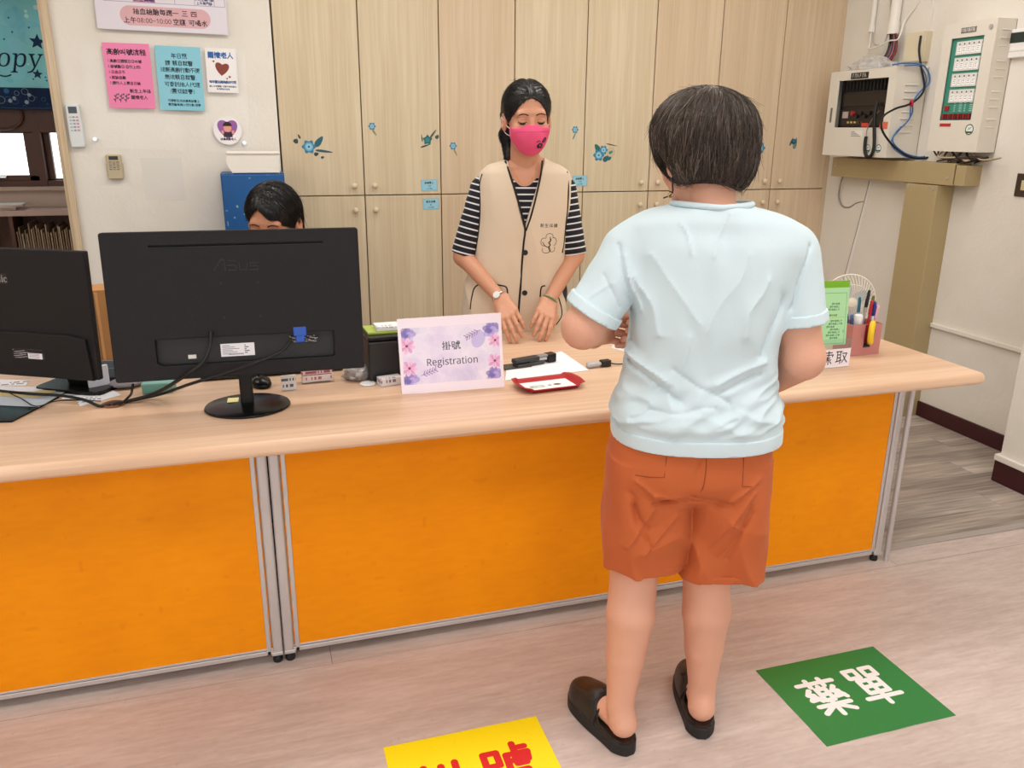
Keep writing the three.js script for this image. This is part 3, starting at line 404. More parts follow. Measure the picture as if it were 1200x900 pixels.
// blue locker and white basket
{
  const z = -4.2, a = fz(258, 204, z), b = fz(333, 203, z), w = b.x - a.x;
  const t = thing('blue_locker', 'blue painted metal locker against the cream wall', 'locker', [(a.x + b.x) / 2, 0, z - 0.12]);
  const bm = mat(0xffffff, 0.45, { map: dtex(256, 256, (u, v) => { const s = vn(u * 60, v * 60, 1, 60, 60), k = vn(u * 6, v * 6, 2, 6, 6); return s > 0.93 ? [150, 170, 190] : mix3([14, 92, 158], [6, 76, 138], k); }, true, [1, 1]) });
  part(t, 'body', bb(-w / 2, w / 2, 0, a.y, -0.12, 0.1), bm); part(t, 'door', bb(-w / 2 + 0.003, w / 2 - 0.003, 0.04, a.y - 0.004, 0.1, 0.12, 0.003), bm);
  part(t, 'handle', bx(0.02, 0.09, 0.02, w / 2 - 0.05, 0.8, 0.13, 0.005), M.steel);
  const k = thing('white_basket', 'white plastic basket with slots standing on the blue locker', 'basket', [(a.x + b.x) / 2 + 0.006, a.y, z - 0.1]);
  const pm = mat(0xf1ebe0, 0.5), W = 0.245, H = 0.095, D = 0.16, wall = [];
  const sh = (w0, h0) => { const s = new THREE.Shape(); s.moveTo(-w0 / 2 + 0.03, 0); s.lineTo(w0 / 2 - 0.008, 0); s.lineTo(w0 / 2, h0); s.lineTo(-w0 / 2 + 0.012, h0); s.quadraticCurveTo(-w0 / 2 - 0.012, h0 * 0.55, -w0 / 2 + 0.03, 0); for (let r = 0; r < 2; r++) for (let c = 0; c < 6; c++) { const x = -0.062 + c * 0.026 + r * 0.003, y = 0.03 + r * 0.03, e = new THREE.Path(); e.moveTo(x, y); e.lineTo(x + 0.011, y + 0.001); e.lineTo(x + 0.011, y + 0.006); e.lineTo(x, y + 0.005); e.closePath(); s.holes.push(e); } return s; };
  part(k, 'front_wall', extr(sh(W, H), 0.003).translate(0, 0, D / 2 - 0.003), pm); part(k, 'back_wall', extr(sh(W, H), 0.003).translate(0, 0, -D / 2), pm);
  part(k, 'side_wall', bb(W / 2 - 0.007, W / 2 - 0.003, 0, H, -D / 2 + 0.003, D / 2 - 0.003), pm); part(k, 'side_wall', bb(-W / 2 + 0.012, -W / 2 + 0.016, 0.02, H, -D / 2 + 0.003, D / 2 - 0.003), pm);
  part(k, 'base', bb(-W / 2 + 0.03, W / 2 - 0.008, 0, 0.004, -D / 2, D / 2), pm);
  part(k, 'rim', merge([bb(-W / 2 + 0.006, W / 2 + 0.004, H - 0.006, H + 0.004, D / 2 - 0.002, D / 2 + 0.006, 0.003), bb(-W / 2 + 0.006, W / 2 + 0.004, H - 0.006, H + 0.004, -D / 2 - 0.006, -D / 2 + 0.002, 0.003)]), pm);
}
// ---------------------------------------------------------------- file room contents
{
  const zb = -6.1 + 0.09, R = fz(61, 129, zb).x, y0 = fz(40, 127, zb).y, ym = fz(40, 103, zb).y;
  const t = thing('roller_blind', 'aqua printed roller blind with stars and a navy bubble border', 'blind', [R - 0.8, y0, zb]);
  const W = 1.8, Ht = 2.36 - y0, band = ym - y0;
  const tex = ctex(1800, Math.round(Ht * 1000), (g, w, h) => {
    g.fillStyle = '#a9d6d6'; g.fillRect(0, 0, w, h); let s = 5; const q = () => { s = (s * 1664525 + 1013904223) >>> 0; return s / 4294967296; };
    for (let i = 0; i < 240; i++) { g.globalAlpha = 0.10 + 0.16 * q(); g.fillStyle = ['#d8f2ea', '#7fb8d0', '#c8e0c8', '#b8d0e8', '#8cc8c0'][i % 5]; g.beginPath(); g.arc(q() * w, q() * h, 12 + 60 * q(), 0, 7); g.fill(); }
    g.globalAlpha = 1; for (let i = 0; i < 130; i++) { g.fillStyle = ['#f4f2e4', '#2c6b86', '#e8f4f0'][i % 3]; g.beginPath(); g.arc(q() * w, q() * (h - 160), i % 3 === 1 ? 5 : 4 + 10 * q(), 0, 7); g.fill(); }
    const by = h - band * 1000; g.fillStyle = '#123a66'; g.fillRect(0, by, w, h - by); for (let i = 0; i < 110; i++) { const x = q() * w, y = by + 8 + q() * (h - by - 16), r = 4 + 18 * q(); if (i % 3 === 0) { g.fillStyle = i % 2 ? '#3a86b4' : '#e6eef0'; g.beginPath(); g.arc(x, y, r * 0.7, 0, 7); g.fill(); } else { g.strokeStyle = i % 2 ? '#bcd8e4' : '#4a96bc'; g.lineWidth = 2.5; g.beginPath(); g.arc(x, y, r, 0, 7); g.stroke(); } }
    const st = (x, y, r) => { g.fillStyle = '#1f3456'; g.beginPath(); star(x, y, r, 0.45, -0.2).forEach(([a, b], i) => i ? g.lineTo(a, b) : g.moveTo(a, b)); g.fill(); };
    st(w - 125, h - 385, 46); st(w - 150, h - 200, 30); st(w - 700, h - 420, 40); st(w - 900, h - 300, 26);
    g.fillStyle = '#1c2a3c'; g.font = 'italic 142px serif'; g.textBaseline = 'alphabetic'; g.fillText('oopy', w - 453, h - 240); g.strokeStyle = '#1c2a3c'; g.lineWidth = 8; g.lineCap = 'round'; g.beginPath(); g.moveTo(w - 297, h - 192); g.quadraticCurveTo(w - 335, h - 172, w - 371, h - 198); g.stroke();
    g.strokeStyle = '#2a3a4a'; g.lineWidth = 5; g.lineCap = 'round'; for (const [x, y] of [[-380, -398], [-400, -380]]) { g.beginPath(); g.arc(w + x, h + y, 16, 0.5, 4); g.stroke(); g.beginPath(); g.moveTo(w + x - 30, h + y + 8); g.lineTo(w + x + 34, h + y - 18); g.stroke(); }
  });
  part(t, 'fabric', new THREE.BoxGeometry(W, Ht, 0.003).translate(0, Ht / 2, 0), mat(0xffffff, 0.9, { map: tex, transmission: 0.55, thickness: 0 }));
  part(t, 'bottom_bar', rod([-W / 2, 0, 0], [W / 2, 0, 0], 0.008), mat(0x123a66, 0.6)); part(t, 'roller', rod([-W / 2, Ht + 0.02, 0], [W / 2, Ht + 0.02, 0], 0.022), M.white);
  // file shelf below the sill
  const zs = -5.8, top = 1.0, sm = mat(0x6a4a38, 0.6, { map: woodTex([255, 240, 225], [190, 160, 140], 1, 0.5) }), tm = mat(0xcfb0a0, 0.6);
  const s = thing('file_shelf', 'dark wooden file shelf under the file room window', 'shelf', [-1.5, 0, zs]);
  part(s, 'top_board', bb(-0.9, 0.75, top - 0.035, top, -0.25, 0.01, 0.004), tm);
  part(s, 'back_panel', bb(-0.88, 0.73, 0.05, top - 0.036, -0.25, -0.235), sm); for (const y of [0.06, 0.4, 0.72]) part(s, 'shelf_board', bb(-0.88, 0.73, y - 0.02, y, -0.234, 0), sm);
  for (const x of [-0.88, -0.42, 0.06, 0.71]) part(s, 'divider', bb(x, x + 0.022, 0.0, top - 0.036, -0.234, 0.002), sm);
  const fm = [0xb49a80, 0xa08468, 0xc4ae94, 0x927a64].map((c) => mat(c, 0.9));
  for (let i = 0; i < 46; i++) { const x = -1.41 + i * 0.0132, h = rr(0.13, 0.2); const o = solo('paper_folder', 'worn tan paper folder upright in the file shelf', 'folder', bx(0.007, h, 0.2, 0, h / 2, 0, 0.001), fm[i % 4], [x, 0.7205, zs - 0.13], 0, 'folders in the file shelf'); o.rotation.z = rr(-0.02, 0.02); }
  for (let i = 0; i < 22; i++) { const x = -1.895 + i * 0.0145, h = rr(0.13, 0.19); solo('paper_folder', 'worn tan paper folder upright in the file shelf', 'folder', bx(0.007, h, 0.2, 0, h / 2, 0, 0.001), fm[(i + 1) % 4], [x, 0.7205, zs - 0.13], 0, 'folders in the file shelf'); }
  const pc = [[0xf4f2ee, 0.2, 0.004, 0.0], [0xe8d8cc, 0.22, 0.01, 0.2], [0xd9b6a4, 0.24, 0.008, -0.1], [0xf0e8e0, 0.2, 0.012, 0.4]]; let y = top;
  const st = fy(14, 238, 1.02), nm = ['folded white paper on top of the heap on the file shelf', 'cream paper in the heap on the file shelf', 'salmon paper pad in the heap on the file shelf', 'wide off-white paper pad under the heap on the file shelf'];
  pc.slice().reverse().forEach(([c, w, h, r], i) => { solo('loose_paper', nm[3 - i], 'paper', bx(w, h, 0.15, 0, h / 2, 0, 0.001), mat(c, 0.85, {}), [-1.52 + i * 0.02, y, -5.88], r); y += h + 0.0005; });
}
// ---------------------------------------------------------------- counter
const YC = 0.74, ZCF = -2.03, ZCB = -3.0, XC0 = -2.0, XC1 = 2.285, ZPN = -2.165;
{
  const t = woodTex([231, 196, 166], [203, 163, 131], 0.5, 2.2, 1.15, 1024);
  M.counter = mat(0xffffff, 0.34, { map: t });
  const g = new RoundedBoxGeometry(XC1 - XC0, 0.042, ZCF - ZCB, 4, 0.019); g.translate((XC0 + XC1) / 2, YC - 0.021, (ZCF + ZCB) / 2);
  const p = g.attributes.position, n = g.attributes.normal, u = new Float32Array(p.count * 2);
  for (let i = 0; i < p.count; i++) { u[2 * i] = p.getZ(i) + p.getY(i) * 0.8; u[2 * i + 1] = p.getX(i); } g.setAttribute('uv', new THREE.BufferAttribute(u, 2));
  const w = thing('worktop', 'long pale wood counter worktop with a rounded edge', 'worktop', [0, 0, 0]);
  part(w, 'board', g, M.counter);
  const gm = thing('cable_grommet', 'brown cable hole ring set in the worktop', 'grommet');
  part(gm, 'ring', new THREE.TorusGeometry(0.027, 0.005, 8, 28).rotateX(Math.PI / 2).translate(...fy(133, 474, YC + 0.001).toArray()), mat(0x7a4a2c, 0.5));
  part(gm, 'cap', cyl(0.026, 0.026, 0.002, ...fy(133, 474, YC + 0.001).toArray()), mat(0x4a2c1a, 0.7));
}
M.orange = mat(0xffffff, 0.62, { specularIntensity: 0.4, bumpMap: weaveBump, bumpScale: 0.0004, map: dtex(256, 256, (u, v) => { const k = vn(u * 9, v * 9, 1, 9, 9), s = vn(u * 44, v * 44, 3, 44, 44), q = vn(u * 30, v * 120, 6, 30, 120); let t = 0.35 * k + 0.25 * q; if (s > 0.94) t += 0.35; return mix3([248, 152, 0], [228, 132, 0], clamp(t)); }, true, [0.9, 0.9]) });
function screen(label, x0, x1, L, Rr) { // partition screen: orange board in an aluminium frame
  const t = thing('partition_panel', label, 'partition', [(x0 + x1) / 2, 0, ZPN]), h = YC - 0.043, w = x1 - x0, a = -w / 2, b = w / 2, B = 0.032;
  part(t, 'board', bb(a + 0.03, b - 0.03, B + 0.02, h, -0.03, -0.003), M.orange);
  part(t, 'bottom_rail', merge([bb(a + 0.006, b - 0.006, B, B + 0.014, -0.034, 0.001, 0.002), bb(a + 0.006, b - 0.006, B + 0.0155, B + 0.022, -0.03, -0.001, 0.001)]), M.alu);
  for (const [s, e] of [[1, L], [-1, Rr]]) { const X = s > 0 ? a : b, q = (p0, p1, z0, z1, m, nm, r = 0.002) => part(t, nm, bb(Math.min(X + s * p0, X + s * p1), Math.max(X + s * p0, X + s * p1), B, h, z0, z1, r), m);
    q(0, 0.029, -0.036, 0.004, M.alu, 'edge_post', 0.008); q(0.029, 0.0325, -0.03, -0.014, M.alu, 'groove', 0); q(0.0325, 0.045, -0.032, 0.001, M.alu, 'frame_strip', 0.002);
    part(t, 'end_cap', bb(Math.min(X, X + s * 0.032), Math.max(X, X + s * 0.032), B - 0.003, B + 0.008, -0.036, 0.005, 0.002), M.aluDark);
    part(t, 'levelling_foot', lathe([[0, 0], [0.013, 0], [0.0145, 0.006], [0.0135, 0.016], [0.007, 0.02], [0.007, 0.03], [0, 0.03]], 20).translate(X + s * 0.016, 0, -0.016), M.blackRub); }
  return t;
}
screen('orange partition panel in aluminium frame below the two monitors', -1.96, -0.0195, 0, 1);
screen('orange partition panel in aluminium frame behind the customer', -0.0165, 2.09, 0, 1);
{
  const a = fy(1036, 655, 0), t = thing('counter_leg', 'round steel support leg at the end of the counter', 'leg', [2.112, 0, ZPN + 0.004]);
  part(t, 'tube', cyl(0.0095, 0.0095, YC - 0.045, 0, (YC - 0.045) / 2, 0, 24), M.alu); part(t, 'flange', cyl(0.02, 0.02, 0.004, 0, YC - 0.045, 0), M.alu);
}
// floor signs
function mat2(name, label, x0, x1, z0, z1, bg, draw) {
  const w = x1 - x0, d = z1 - z0, t = ctex(1024, Math.round(1024 * d / w), (g, W, H) => { g.fillStyle = bg; g.fillRect(0, 0, W, H); let s = 3; for (let i = 0; i < 500; i++) { s = (s * 1664525 + 1013904223) >>> 0; const a = s / 4294967296; s = (s * 1664525 + 1013904223) >>> 0; const b = s / 4294967296; g.globalAlpha = 0.05; g.fillStyle = i % 2 ? '#fff' : '#000'; g.beginPath(); g.arc(a * W, b * H, 1.5 + 3 * ((i * 7) % 5) / 5, 0, 7); g.fill(); } g.globalAlpha = 1; draw(g, W, H); });
  const g = new THREE.BoxGeometry(w, 0.0015, d); const o = solo(name, label, 'floor sign', g, mat(0xffffff, 0.42, { map: t }), [(x0 + x1) / 2, 0.0009, (z0 + z1) / 2]); return o;
}
const bold = (g, ch, x, y, w, h, lw, c) => { g.strokeStyle = c; g.lineWidth = lw; g.lineCap = 'round'; g.lineJoin = 'round'; glyph(g, ch, x, y, w, h); };
mat2('floor_sign', 'green floor sign with white Chinese characters', 1.29, 1.7, -1.735, -1.414, '#1f7a34', (g, W, H) => {
  bold(g, '藥', 165, 205, 300, 370, 40, '#efeaea'); bold(g, '單', 560, 190, 290, 370, 40, '#efeaea');
});
mat2('floor_sign', 'yellow floor sign with red Chinese characters', 0.206, 0.614, -1.733, -1.412, '#fbe203', (g, W, H) => {
  bold(g, '掛', 150, 240, 320, 390, 46, '#d4121c'); bold(g, '號', 560, 200, 320, 400, 46, '#d4121c');
});
// ---------------------------------------------------------------- monitors
M.mon = mat(0x181618, 0.6, { specularIntensity: 0.6, bumpMap: bumpTex((u, v) => vn(u * 128, v * 128, 1, 128, 128), [6, 6]), bumpScale: 0.00025 });
M.monDark = mat(0x121112, 0.5); M.gloss = mat(0x0a0a0b, 0.25, { specularIntensity: 0.6 });
const plate = (t, name, w, h, x, y, z, draw, res = 3000, ry = 0) => part(t, name, new THREE.BoxGeometry(w, h, 0.0008).translate(x, y, z), sheetMat(ctex(Math.max(32, Math.round(w * res)), Math.max(32, Math.round(h * res)), draw)));
{
  const W = 0.66, H = 0.395, t = thing('monitor', 'large black monitor seen from behind, round glossy stand', 'monitor', [-0.059, YC, -2.335], -0.037);
  const hd = new THREE.Group(); hd.name = 'head'; t.add(hd); hd.position.set(0, 0.296, 0); hd.rotation.x = -0.073;
  const ho = [[-0.21, -0.163], [0.245, -0.163], [0.252, -0.155], [0.252, -0.085], [-0.226, -0.085], [-0.226, -0.155]];
  const s = rshape(W, H, 0.006); const sl = new THREE.Path(); [[-0.216, 0.158], [0.236, 0.158], [0.236, 0.166], [-0.216, 0.166]].forEach(([x, y], i) => i ? sl.lineTo(x, y) : sl.moveTo(x, y)); sl.closePath(); s.holes.push(sl);
  const hp = new THREE.Path(); ho.forEach(([x, y], i) => i ? hp.lineTo(x, y) : hp.moveTo(x, y)); hp.closePath(); s.holes.push(hp);
  part(hd, 'back_shell', extr(s, 0.022, 0.0025).translate(0, 0, -0.03), M.mon); // face at z ~ -0.0055
  part(hd, 'inner_recess', bx(W - 0.02, H - 0.02, 0.006, 0, 0, -0.029, 0.002), M.monDark);
  part(hd, 'screen_bezel', bx(W, H, 0.012, 0, 0, -0.04, 0.004), M.monDark);
  part(hd, 'screen', bx(W - 0.024, H - 0.03, 0.001, 0, 0.004, -0.0464, 0), mat(0x10141a, 0.2, { emissive: 0x9fb6cc, emissiveIntensity: 0.2 }));
  // embossed maker's mark
  const lg = [], ll = (pts, r = 0.0022) => lg.push(...pts.slice(1).map((p, i) => rod([pts[i][0], pts[i][1], 0], [p[0], p[1], 0], r, r, 6)));
  const mk = (ox) => (q) => q.map(([x, y]) => [ox + x * 0.00122, 0.106 + y * 0.00122]);
  ll(mk(-0.052)([[-4, -12], [12, 12], [20, 12], [20, -12]]), 0.0032); ll(mk(-0.052)([[28, 10], [44, 10]])); ll(mk(-0.052)([[26, 0], [44, 0], [44, -11], [26, -11]])); ll(mk(-0.052)([[50, 4], [52, -11], [66, -11], [68, 4]])); ll(mk(-0.052)([[92, 4], [74, 4], [74, -3], [90, -3], [90, -11], [72, -11]]));
  part(hd, 'raised_mark', merge(lg).scale(1, 1, 0.35).translate(0, 0, -0.0046), mat(0x0f0e0f, 0.55));
  for (const [x, y] of [[-0.042, 0.058], [0.055, 0.058], [-0.042, -0.036], [0.055, -0.036]]) part(hd, 'mounting_hole', cyl(0.0038, 0.0038, 0.001, 0, 0, 0, 14).rotateX(Math.PI / 2).translate(x, y, -0.0053), M.blackRub);
  plate(hd, 'label_sticker', 0.09, 0.036, -0.014, -0.129, -0.024, (g, w, h) => { g.fillStyle = '#e9e7ec'; g.fillRect(0, 0, w, h); g.fillStyle = '#556'; for (let i = 0; i < 6; i++) g.fillRect(14, 14 + i * 14, 60 + (i * 37) % 90, 4); for (let i = 0; i < 5; i++) g.fillRect(190, 14 + i * 16, 10 + (i * 23) % 40, 8); g.fillStyle = '#223'; for (let i = 0; i < 30; i++) g.fillRect(60 + i * 4, 84, (i * 7) % 3 + 1, 12); });
  plate(hd, 'rating_plate', 0.085, 0.024, 0.168, -0.108, -0.0245, (g, w, h) => { g.fillStyle = '#1a191c'; g.fillRect(0, 0, w, h); g.fillStyle = '#b9b4b8'; for (let i = 0; i < 34; i++) g.fillRect(6 + (i * 41) % (w - 40), 6 + (i * 17) % (h - 14), 8 + (i * 13) % 22, 5); });
  plate(hd, 'small_tag', 0.021, 0.011, -0.135, -0.142, -0.0245, (g, w, h) => { g.fillStyle = '#e3dfd9'; g.fillRect(0, 0, w, h); });
  part(hd, 'video_plug', merge([bx(0.036, 0.026, 0.018, 0.157, -0.084, -0.012, 0.003), bx(0.026, 0.024, 0.016, 0.157, -0.104, -0.012, 0.004)]), mat(0x1e4fae, 0.4));
  part(t, 'neck', merge([bx(0.036, 0.12, 0.016, 0, 0.07, 0.004, 0.006)]).rotateX(-0.04), M.gloss);
  part(t, 'base', lathe([[0, 0], [0.104, 0], [0.107, 0.003], [0.105, 0.008], [0.06, 0.014], [0.02, 0.017], [0, 0.017]], 56).scale(1.1, 1, 1.0), M.gloss);
  part(t, 'sticky_note', new THREE.BoxGeometry(0.03, 0.0005, 0.04).translate(-0.04, 0.0175, -0.02), mat(0xeae3a0, 0.8));
}
{
  const W = 0.56, H = 0.36, t = thing('monitor', 'black monitor seen from behind beside loose papers, flat base', 'monitor', [-0.695, YC, -2.588], -0.5);
  const hd = new THREE.Group(); hd.name = 'head'; t.add(hd); hd.position.set(0, 0.257, 0); hd.rotation.x = -0.03;
  part(hd, 'back_shell', bx(W, H, 0.02, 0, 0, -0.011, 0.004), M.mon);
  part(hd, 'lower_bulge', extr(shape([[-0.27, -0.178], [0.265, -0.178], [0.255, -0.066], [0.2, -0.057], [-0.2, -0.057], [-0.255, -0.066]]), 0.012, 0.003).translate(0, 0, -0.006), M.mon);
  part(hd, 'screen', bx(W - 0.02, H - 0.03, 0.002, 0, 0.004, -0.022, 0), mat(0x10141a, 0.2, { emissive: 0x9fb6cc, emissiveIntensity: 0.2 }));
  part(hd, 'maker_lettering', new THREE.BoxGeometry(0.13, 0.03, 0.0006).translate(-0.036, 0.095, -0.0007), mat(0xffffff, 0.5, { map: ctex(520, 120, (g) => { g.fillStyle = '#181618'; g.fillRect(0, 0, 520, 120); g.fillStyle = '#b8b4b6'; g.font = '98px serif'; g.textBaseline = 'alphabetic'; g.fillText('ViewSonic', 30, 95); }) }));
  plate(hd, 'rating_plate', 0.1, 0.03, 0.07, -0.115, 0.0098, (g, w, h) => { g.fillStyle = '#17161a'; g.fillRect(0, 0, w, h); g.fillStyle = '#a9a5a8'; for (let i = 0; i < 26; i++) g.fillRect(6 + (i * 31) % (w * 0.4), 8 + (i * 13) % (h - 20), 10 + (i * 13) % 34, 5); g.fillStyle = '#e8e6ea'; g.fillRect(w * 0.5, h * 0.35, w * 0.46, h * 0.55); g.fillStyle = '#667'; for (let i = 0; i < 4; i++) g.fillRect(w * 0.53, h * 0.42 + i * 10, w * 0.34, 3); });
  part(t, 'neck', bx(0.07, 0.26, 0.02, 0, 0.13, 0, 0.006).rotateX(0.38).translate(0.1, 0.006, -0.14), M.monDark);
  part(t, 'base', extr(rshape(0.22, 0.16, 0.03), 0.008, 0.003).rotateX(-Math.PI / 2).translate(0.1, 0.003, -0.15), M.gloss);
}
// desk clutter beneath the monitors
function flat(name, label, pix, y, m, th = 0.0006, cat = 'paper') { // a sheet lying on the counter, corners given as points on the counter plane
  const q = pix.map(([a, b]) => fy(a, b, y)), c = q.reduce((s, v) => s.add(v), V(0, 0, 0)).multiplyScalar(1 / q.length);
  const g = extr(shape(q.map((v) => [v.x - c.x, -(v.z - c.z)])), th).rotateX(-Math.PI / 2); muv(g);
  return solo(name, label, cat, g, m, [c.x, y, c.z]);
}
const scrib = (bg, ink) => mat(0xffffff, 0.85, { map: dtex(128, 128, (u, v) => { const l = Math.floor(v * 9), i = vn(u * 40, l * 7, l) > 0.52 && (v * 9) % 1 > 0.55 && hsh(l, 3) > 0.35; return i ? ink : bg; }, true, [6, 6]) });
const Y0 = YC + 0.0006;
{
  flat('black_clipboard', 'black clipboard lying under papers beside the monitors', [[-60, 478], [70, 466], [14, 495], [-60, 497]], Y0, M.gloss, 0.005, 'clipboard');
  flat('grey_envelope', 'blue-grey envelope on the black clipboard', [[-50, 466], [84, 455], [46, 477], [-50, 473]], Y0 + 0.006, mat(0xb9c2cc, 0.8));
  flat('yellow_envelope', 'yellow paper envelope in the paper heap', [[-50, 456], [78, 454], [44, 466], [-50, 462]], Y0 + 0.008, mat(0xe6cf96, 0.8));
  flat('white_form', 'long white form on the yellow envelope', [[-50, 451], [62, 454], [40, 459], [-50, 457]], Y0 + 0.0096, M.paper);
  flat('scribbled_note', 'white note with handwriting beneath the angled monitor', [[-40, 443], [35, 446], [30, 452], [-40, 452]], Y0, scrib([240, 238, 240], [90, 84, 96]));
  flat('printed_slip', 'white printed slip in front of the angled monitor', [[80, 453], [128, 448], [112, 467], [72, 468]], Y0 + 0.0015, scrib([243, 243, 247], [150, 150, 160]));
  flat('printed_slip', 'white printed slip lying askew near the cable hole', [[90, 471], [128, 455], [142, 463], [94, 476]], Y0, scrib([240, 240, 246], [130, 130, 142]));
  const p1 = fy(150, 452, Y0); solo('grey_pouch', 'grey folded pouch beside the white slips', 'pouch', new THREE.SphereGeometry(1, 20, 12).scale(0.055, 0.012, 0.045), mat(0x8d878a, 0.7), [p1.x, Y0 + 0.012, p1.z], 0.4);
  const p2 = fy(186, 461, Y0); const kb = thing('teal_box', 'teal printed cardboard box behind the large monitor', 'box', [p2.x, Y0, p2.z - 0.03], -0.1);
  part(kb, 'carton', bx(0.085, 0.026, 0.06, 0, 0.013, 0, 0.002), mat(0x6fa79c, 0.7)); part(kb, 'lid', bx(0.087, 0.006, 0.062, 0, 0.0285, 0, 0.002), mat(0x86b9ae, 0.7));
  // keyboard on the clerk's side
  const k = thing('keyboard', 'black computer keyboard behind the large monitor', 'keyboard', [0.02, Y0, -2.7], 0.02); part(k, 'case', bx(0.44, 0.018, 0.14, 0, 0.011, 0, 0.004), M.black);
  for (let r = 0; r < 5; r++) for (let c = 0; c < 15; c++) part(k, 'key', bx(0.024, 0.007, 0.021, -0.196 + c * 0.028, 0.0235, -0.05 + r * 0.025, 0.002), M.blackRub);
  const m = fy(307, 460, Y0), ms = thing('computer_mouse', 'black rounded mouse beside the round monitor stand', 'mouse', [m.x, Y0, m.z - 0.07], 0.3); part(ms, 'shell', lathe([[0, 0], [0.03, 0], [0.033, 0.008], [0.028, 0.022], [0.012, 0.03], [0, 0.031]], 28).scale(0.9, 1, 1.3), M.gloss); part(ms, 'scroll_wheel', new THREE.TorusGeometry(0.006, 0.003, 8, 14).rotateY(Math.PI / 2).translate(0, 0.029, -0.018), M.blackRub);
  const sb = (name, label, px, py, w, h, d, m, ry = 0, dz = 0) => { const a = fy(px, py, Y0); return solo(name, label, 'card', bx(w, h, d, 0, h / 2, 0, 0.001), m, [a.x, Y0, a.z - d / 2 + dz], ry); };
  sb('price_card', 'small white printed card standing beside the monitor stand', 339, 457.5, 0.043, 0.047, 0.006, scrib([236, 232, 228], [110, 105, 110]), 0.1);
  const ac = fy(372, 449, Y0), ab = thing('card_holder', 'clear card holder with pink printed cards under the monitor', 'card holder', [ac.x, Y0, ac.z - 0.02], 0.06); part(ab, 'clear_case', merge([bb(-0.05, 0.052, 0, 0.002, -0.02, 0.02), bb(0.05, 0.052, 0.002, 0.055, -0.02, 0.02), bb(-0.05, -0.048, 0.002, 0.055, -0.02, 0.02)]), M.glass); part(ab, 'printed_card', bx(0.09, 0.022, 0.03, 0, 0.014, 0, 0.001), scrib([238, 224, 220], [196, 120, 120])); part(ab, 'printed_card', bx(0.094, 0.014, 0.028, 0, 0.034, 0, 0.001), scrib([232, 206, 206], [180, 90, 96])); part(ab, 'printed_card', bx(0.09, 0.012, 0.026, 0.002, 0.048, -0.002, 0.001), scrib([240, 226, 222], [190, 110, 110]));
  const rp = thing('receipt_printer', 'black box printer beside the registration sign, papers on top', 'printer', [0.365, Y0, -2.56], 0.05);
  part(rp, 'case', bx(0.13, 0.125, 0.17, 0, 0.066, 0, 0.006), M.black); part(rp, 'lid', bx(0.128, 0.014, 0.165, 0, 0.137, 0, 0.005), M.gloss); for (const x of [-0.05, 0.05]) for (const z of [-0.06, 0.06]) part(rp, 'foot', cyl(0.008, 0.008, 0.004, x, 0.002, z, 12), M.blackRub);
  solo('green_pad', 'green edged note pad on the black printer', 'note pad', bx(0.115, 0.007, 0.1, 0, 0.0035, 0, 0.001), mat(0xb4c45a, 0.7), [0.365, Y0 + 0.1445, -2.56], 0.05);
  solo('paper_roll_slip', 'folded white slip lying on the green pad', 'paper', bx(0.075, 0.013, 0.07, 0, 0.0065, 0, 0.002), scrib([240, 240, 240], [150, 150, 150]), [0.375, Y0 + 0.152, -2.55], 0.03);
  const wd = fy(431, 450, Y0); solo('white_coaster', 'round white cap on the counter beside the printer', 'cap', lathe([[0, 0], [0.024, 0], [0.025, 0.002], [0.022, 0.004], [0, 0.004]], 32), M.white, [wd.x, Y0, wd.z]);
  const cb = fy(458, 452, Y0); solo('small_carton', 'small white printed box beside the registration sign', 'box', bx(0.07, 0.024, 0.04, 0, 0.012, 0, 0.001), scrib([222, 214, 214], [120, 110, 116]), [cb.x, Y0, cb.z - 0.02], 0.2);
  solo('silver_packet', 'crumpled silver foil packet under the monitor corner', 'packet', (() => { const g = new THREE.IcosahedronGeometry(1, 4); const p = g.attributes.position; for (let i = 0; i < p.count; i++) { const q = 0.8 + 0.5 * vn(p.getX(i) * 4 + 9, p.getY(i) * 4 + 9, p.getZ(i) * 4 + 9); p.setXYZ(i, p.getX(i) * q * 0.045, Math.max(-0.02, p.getY(i) * q * 0.026), p.getZ(i) * q * 0.03); } g.translate(0, 0.02, 0); g.computeVertexNormals(); return g; })(), mat(0xa9a29e, 0.35, { metalness: 0.4 }), [0.275, Y0, -2.52]);
  // carton and grey cup behind
  const ct = fz(118, 404, -3.05), bc = thing('cardboard_box', 'brown cardboard box between the two monitors', 'box', [ct.x, YC, -2.9], 0.25); part(bc, 'carton', bx(0.17, 0.26, 0.12, 0.01, 0.132, 0, 0.002), mat(0xc08a54, 0.8)); part(bc, 'flap', bx(0.1, 0.25, 0.003, 0.05, 0.13, 0.066, 0.001), mat(0xcf9a63, 0.8)); bc.children[1].rotation.y = 0.35;
  const gp = fy(116, 430, Y0); solo('grey_tray', 'grey plastic tray between the monitors', 'tray', merge([bx(0.13, 0.006, 0.1, 0, 0.003, 0, 0.002), bx(0.13, 0.04, 0.004, 0, 0.022, 0.048, 0.001), bx(0.13, 0.04, 0.004, 0, 0.022, -0.048, 0.001), bx(0.004, 0.04, 0.1, 0.063, 0.022, 0, 0.001), bx(0.004, 0.04, 0.1, -0.063, 0.022, 0, 0.001)]), mat(0x8c9296, 0.6), [gp.x + 0.02, Y0, -2.76], -0.15);
  solo('white_holder', 'white tilted card holder at the edge of the large monitor', 'holder', bx(0.06, 0.075, 0.012, 0, 0.037, 0, 0.003), mat(0xe4e2e8, 0.5), [fy(131, 432, Y0).x, Y0, -2.62], 0.5);
  // cables
  const cable = (name, label, pts, r) => solo(name, label, 'cable', tube(pts, r, 60, 8), M.blackRub);
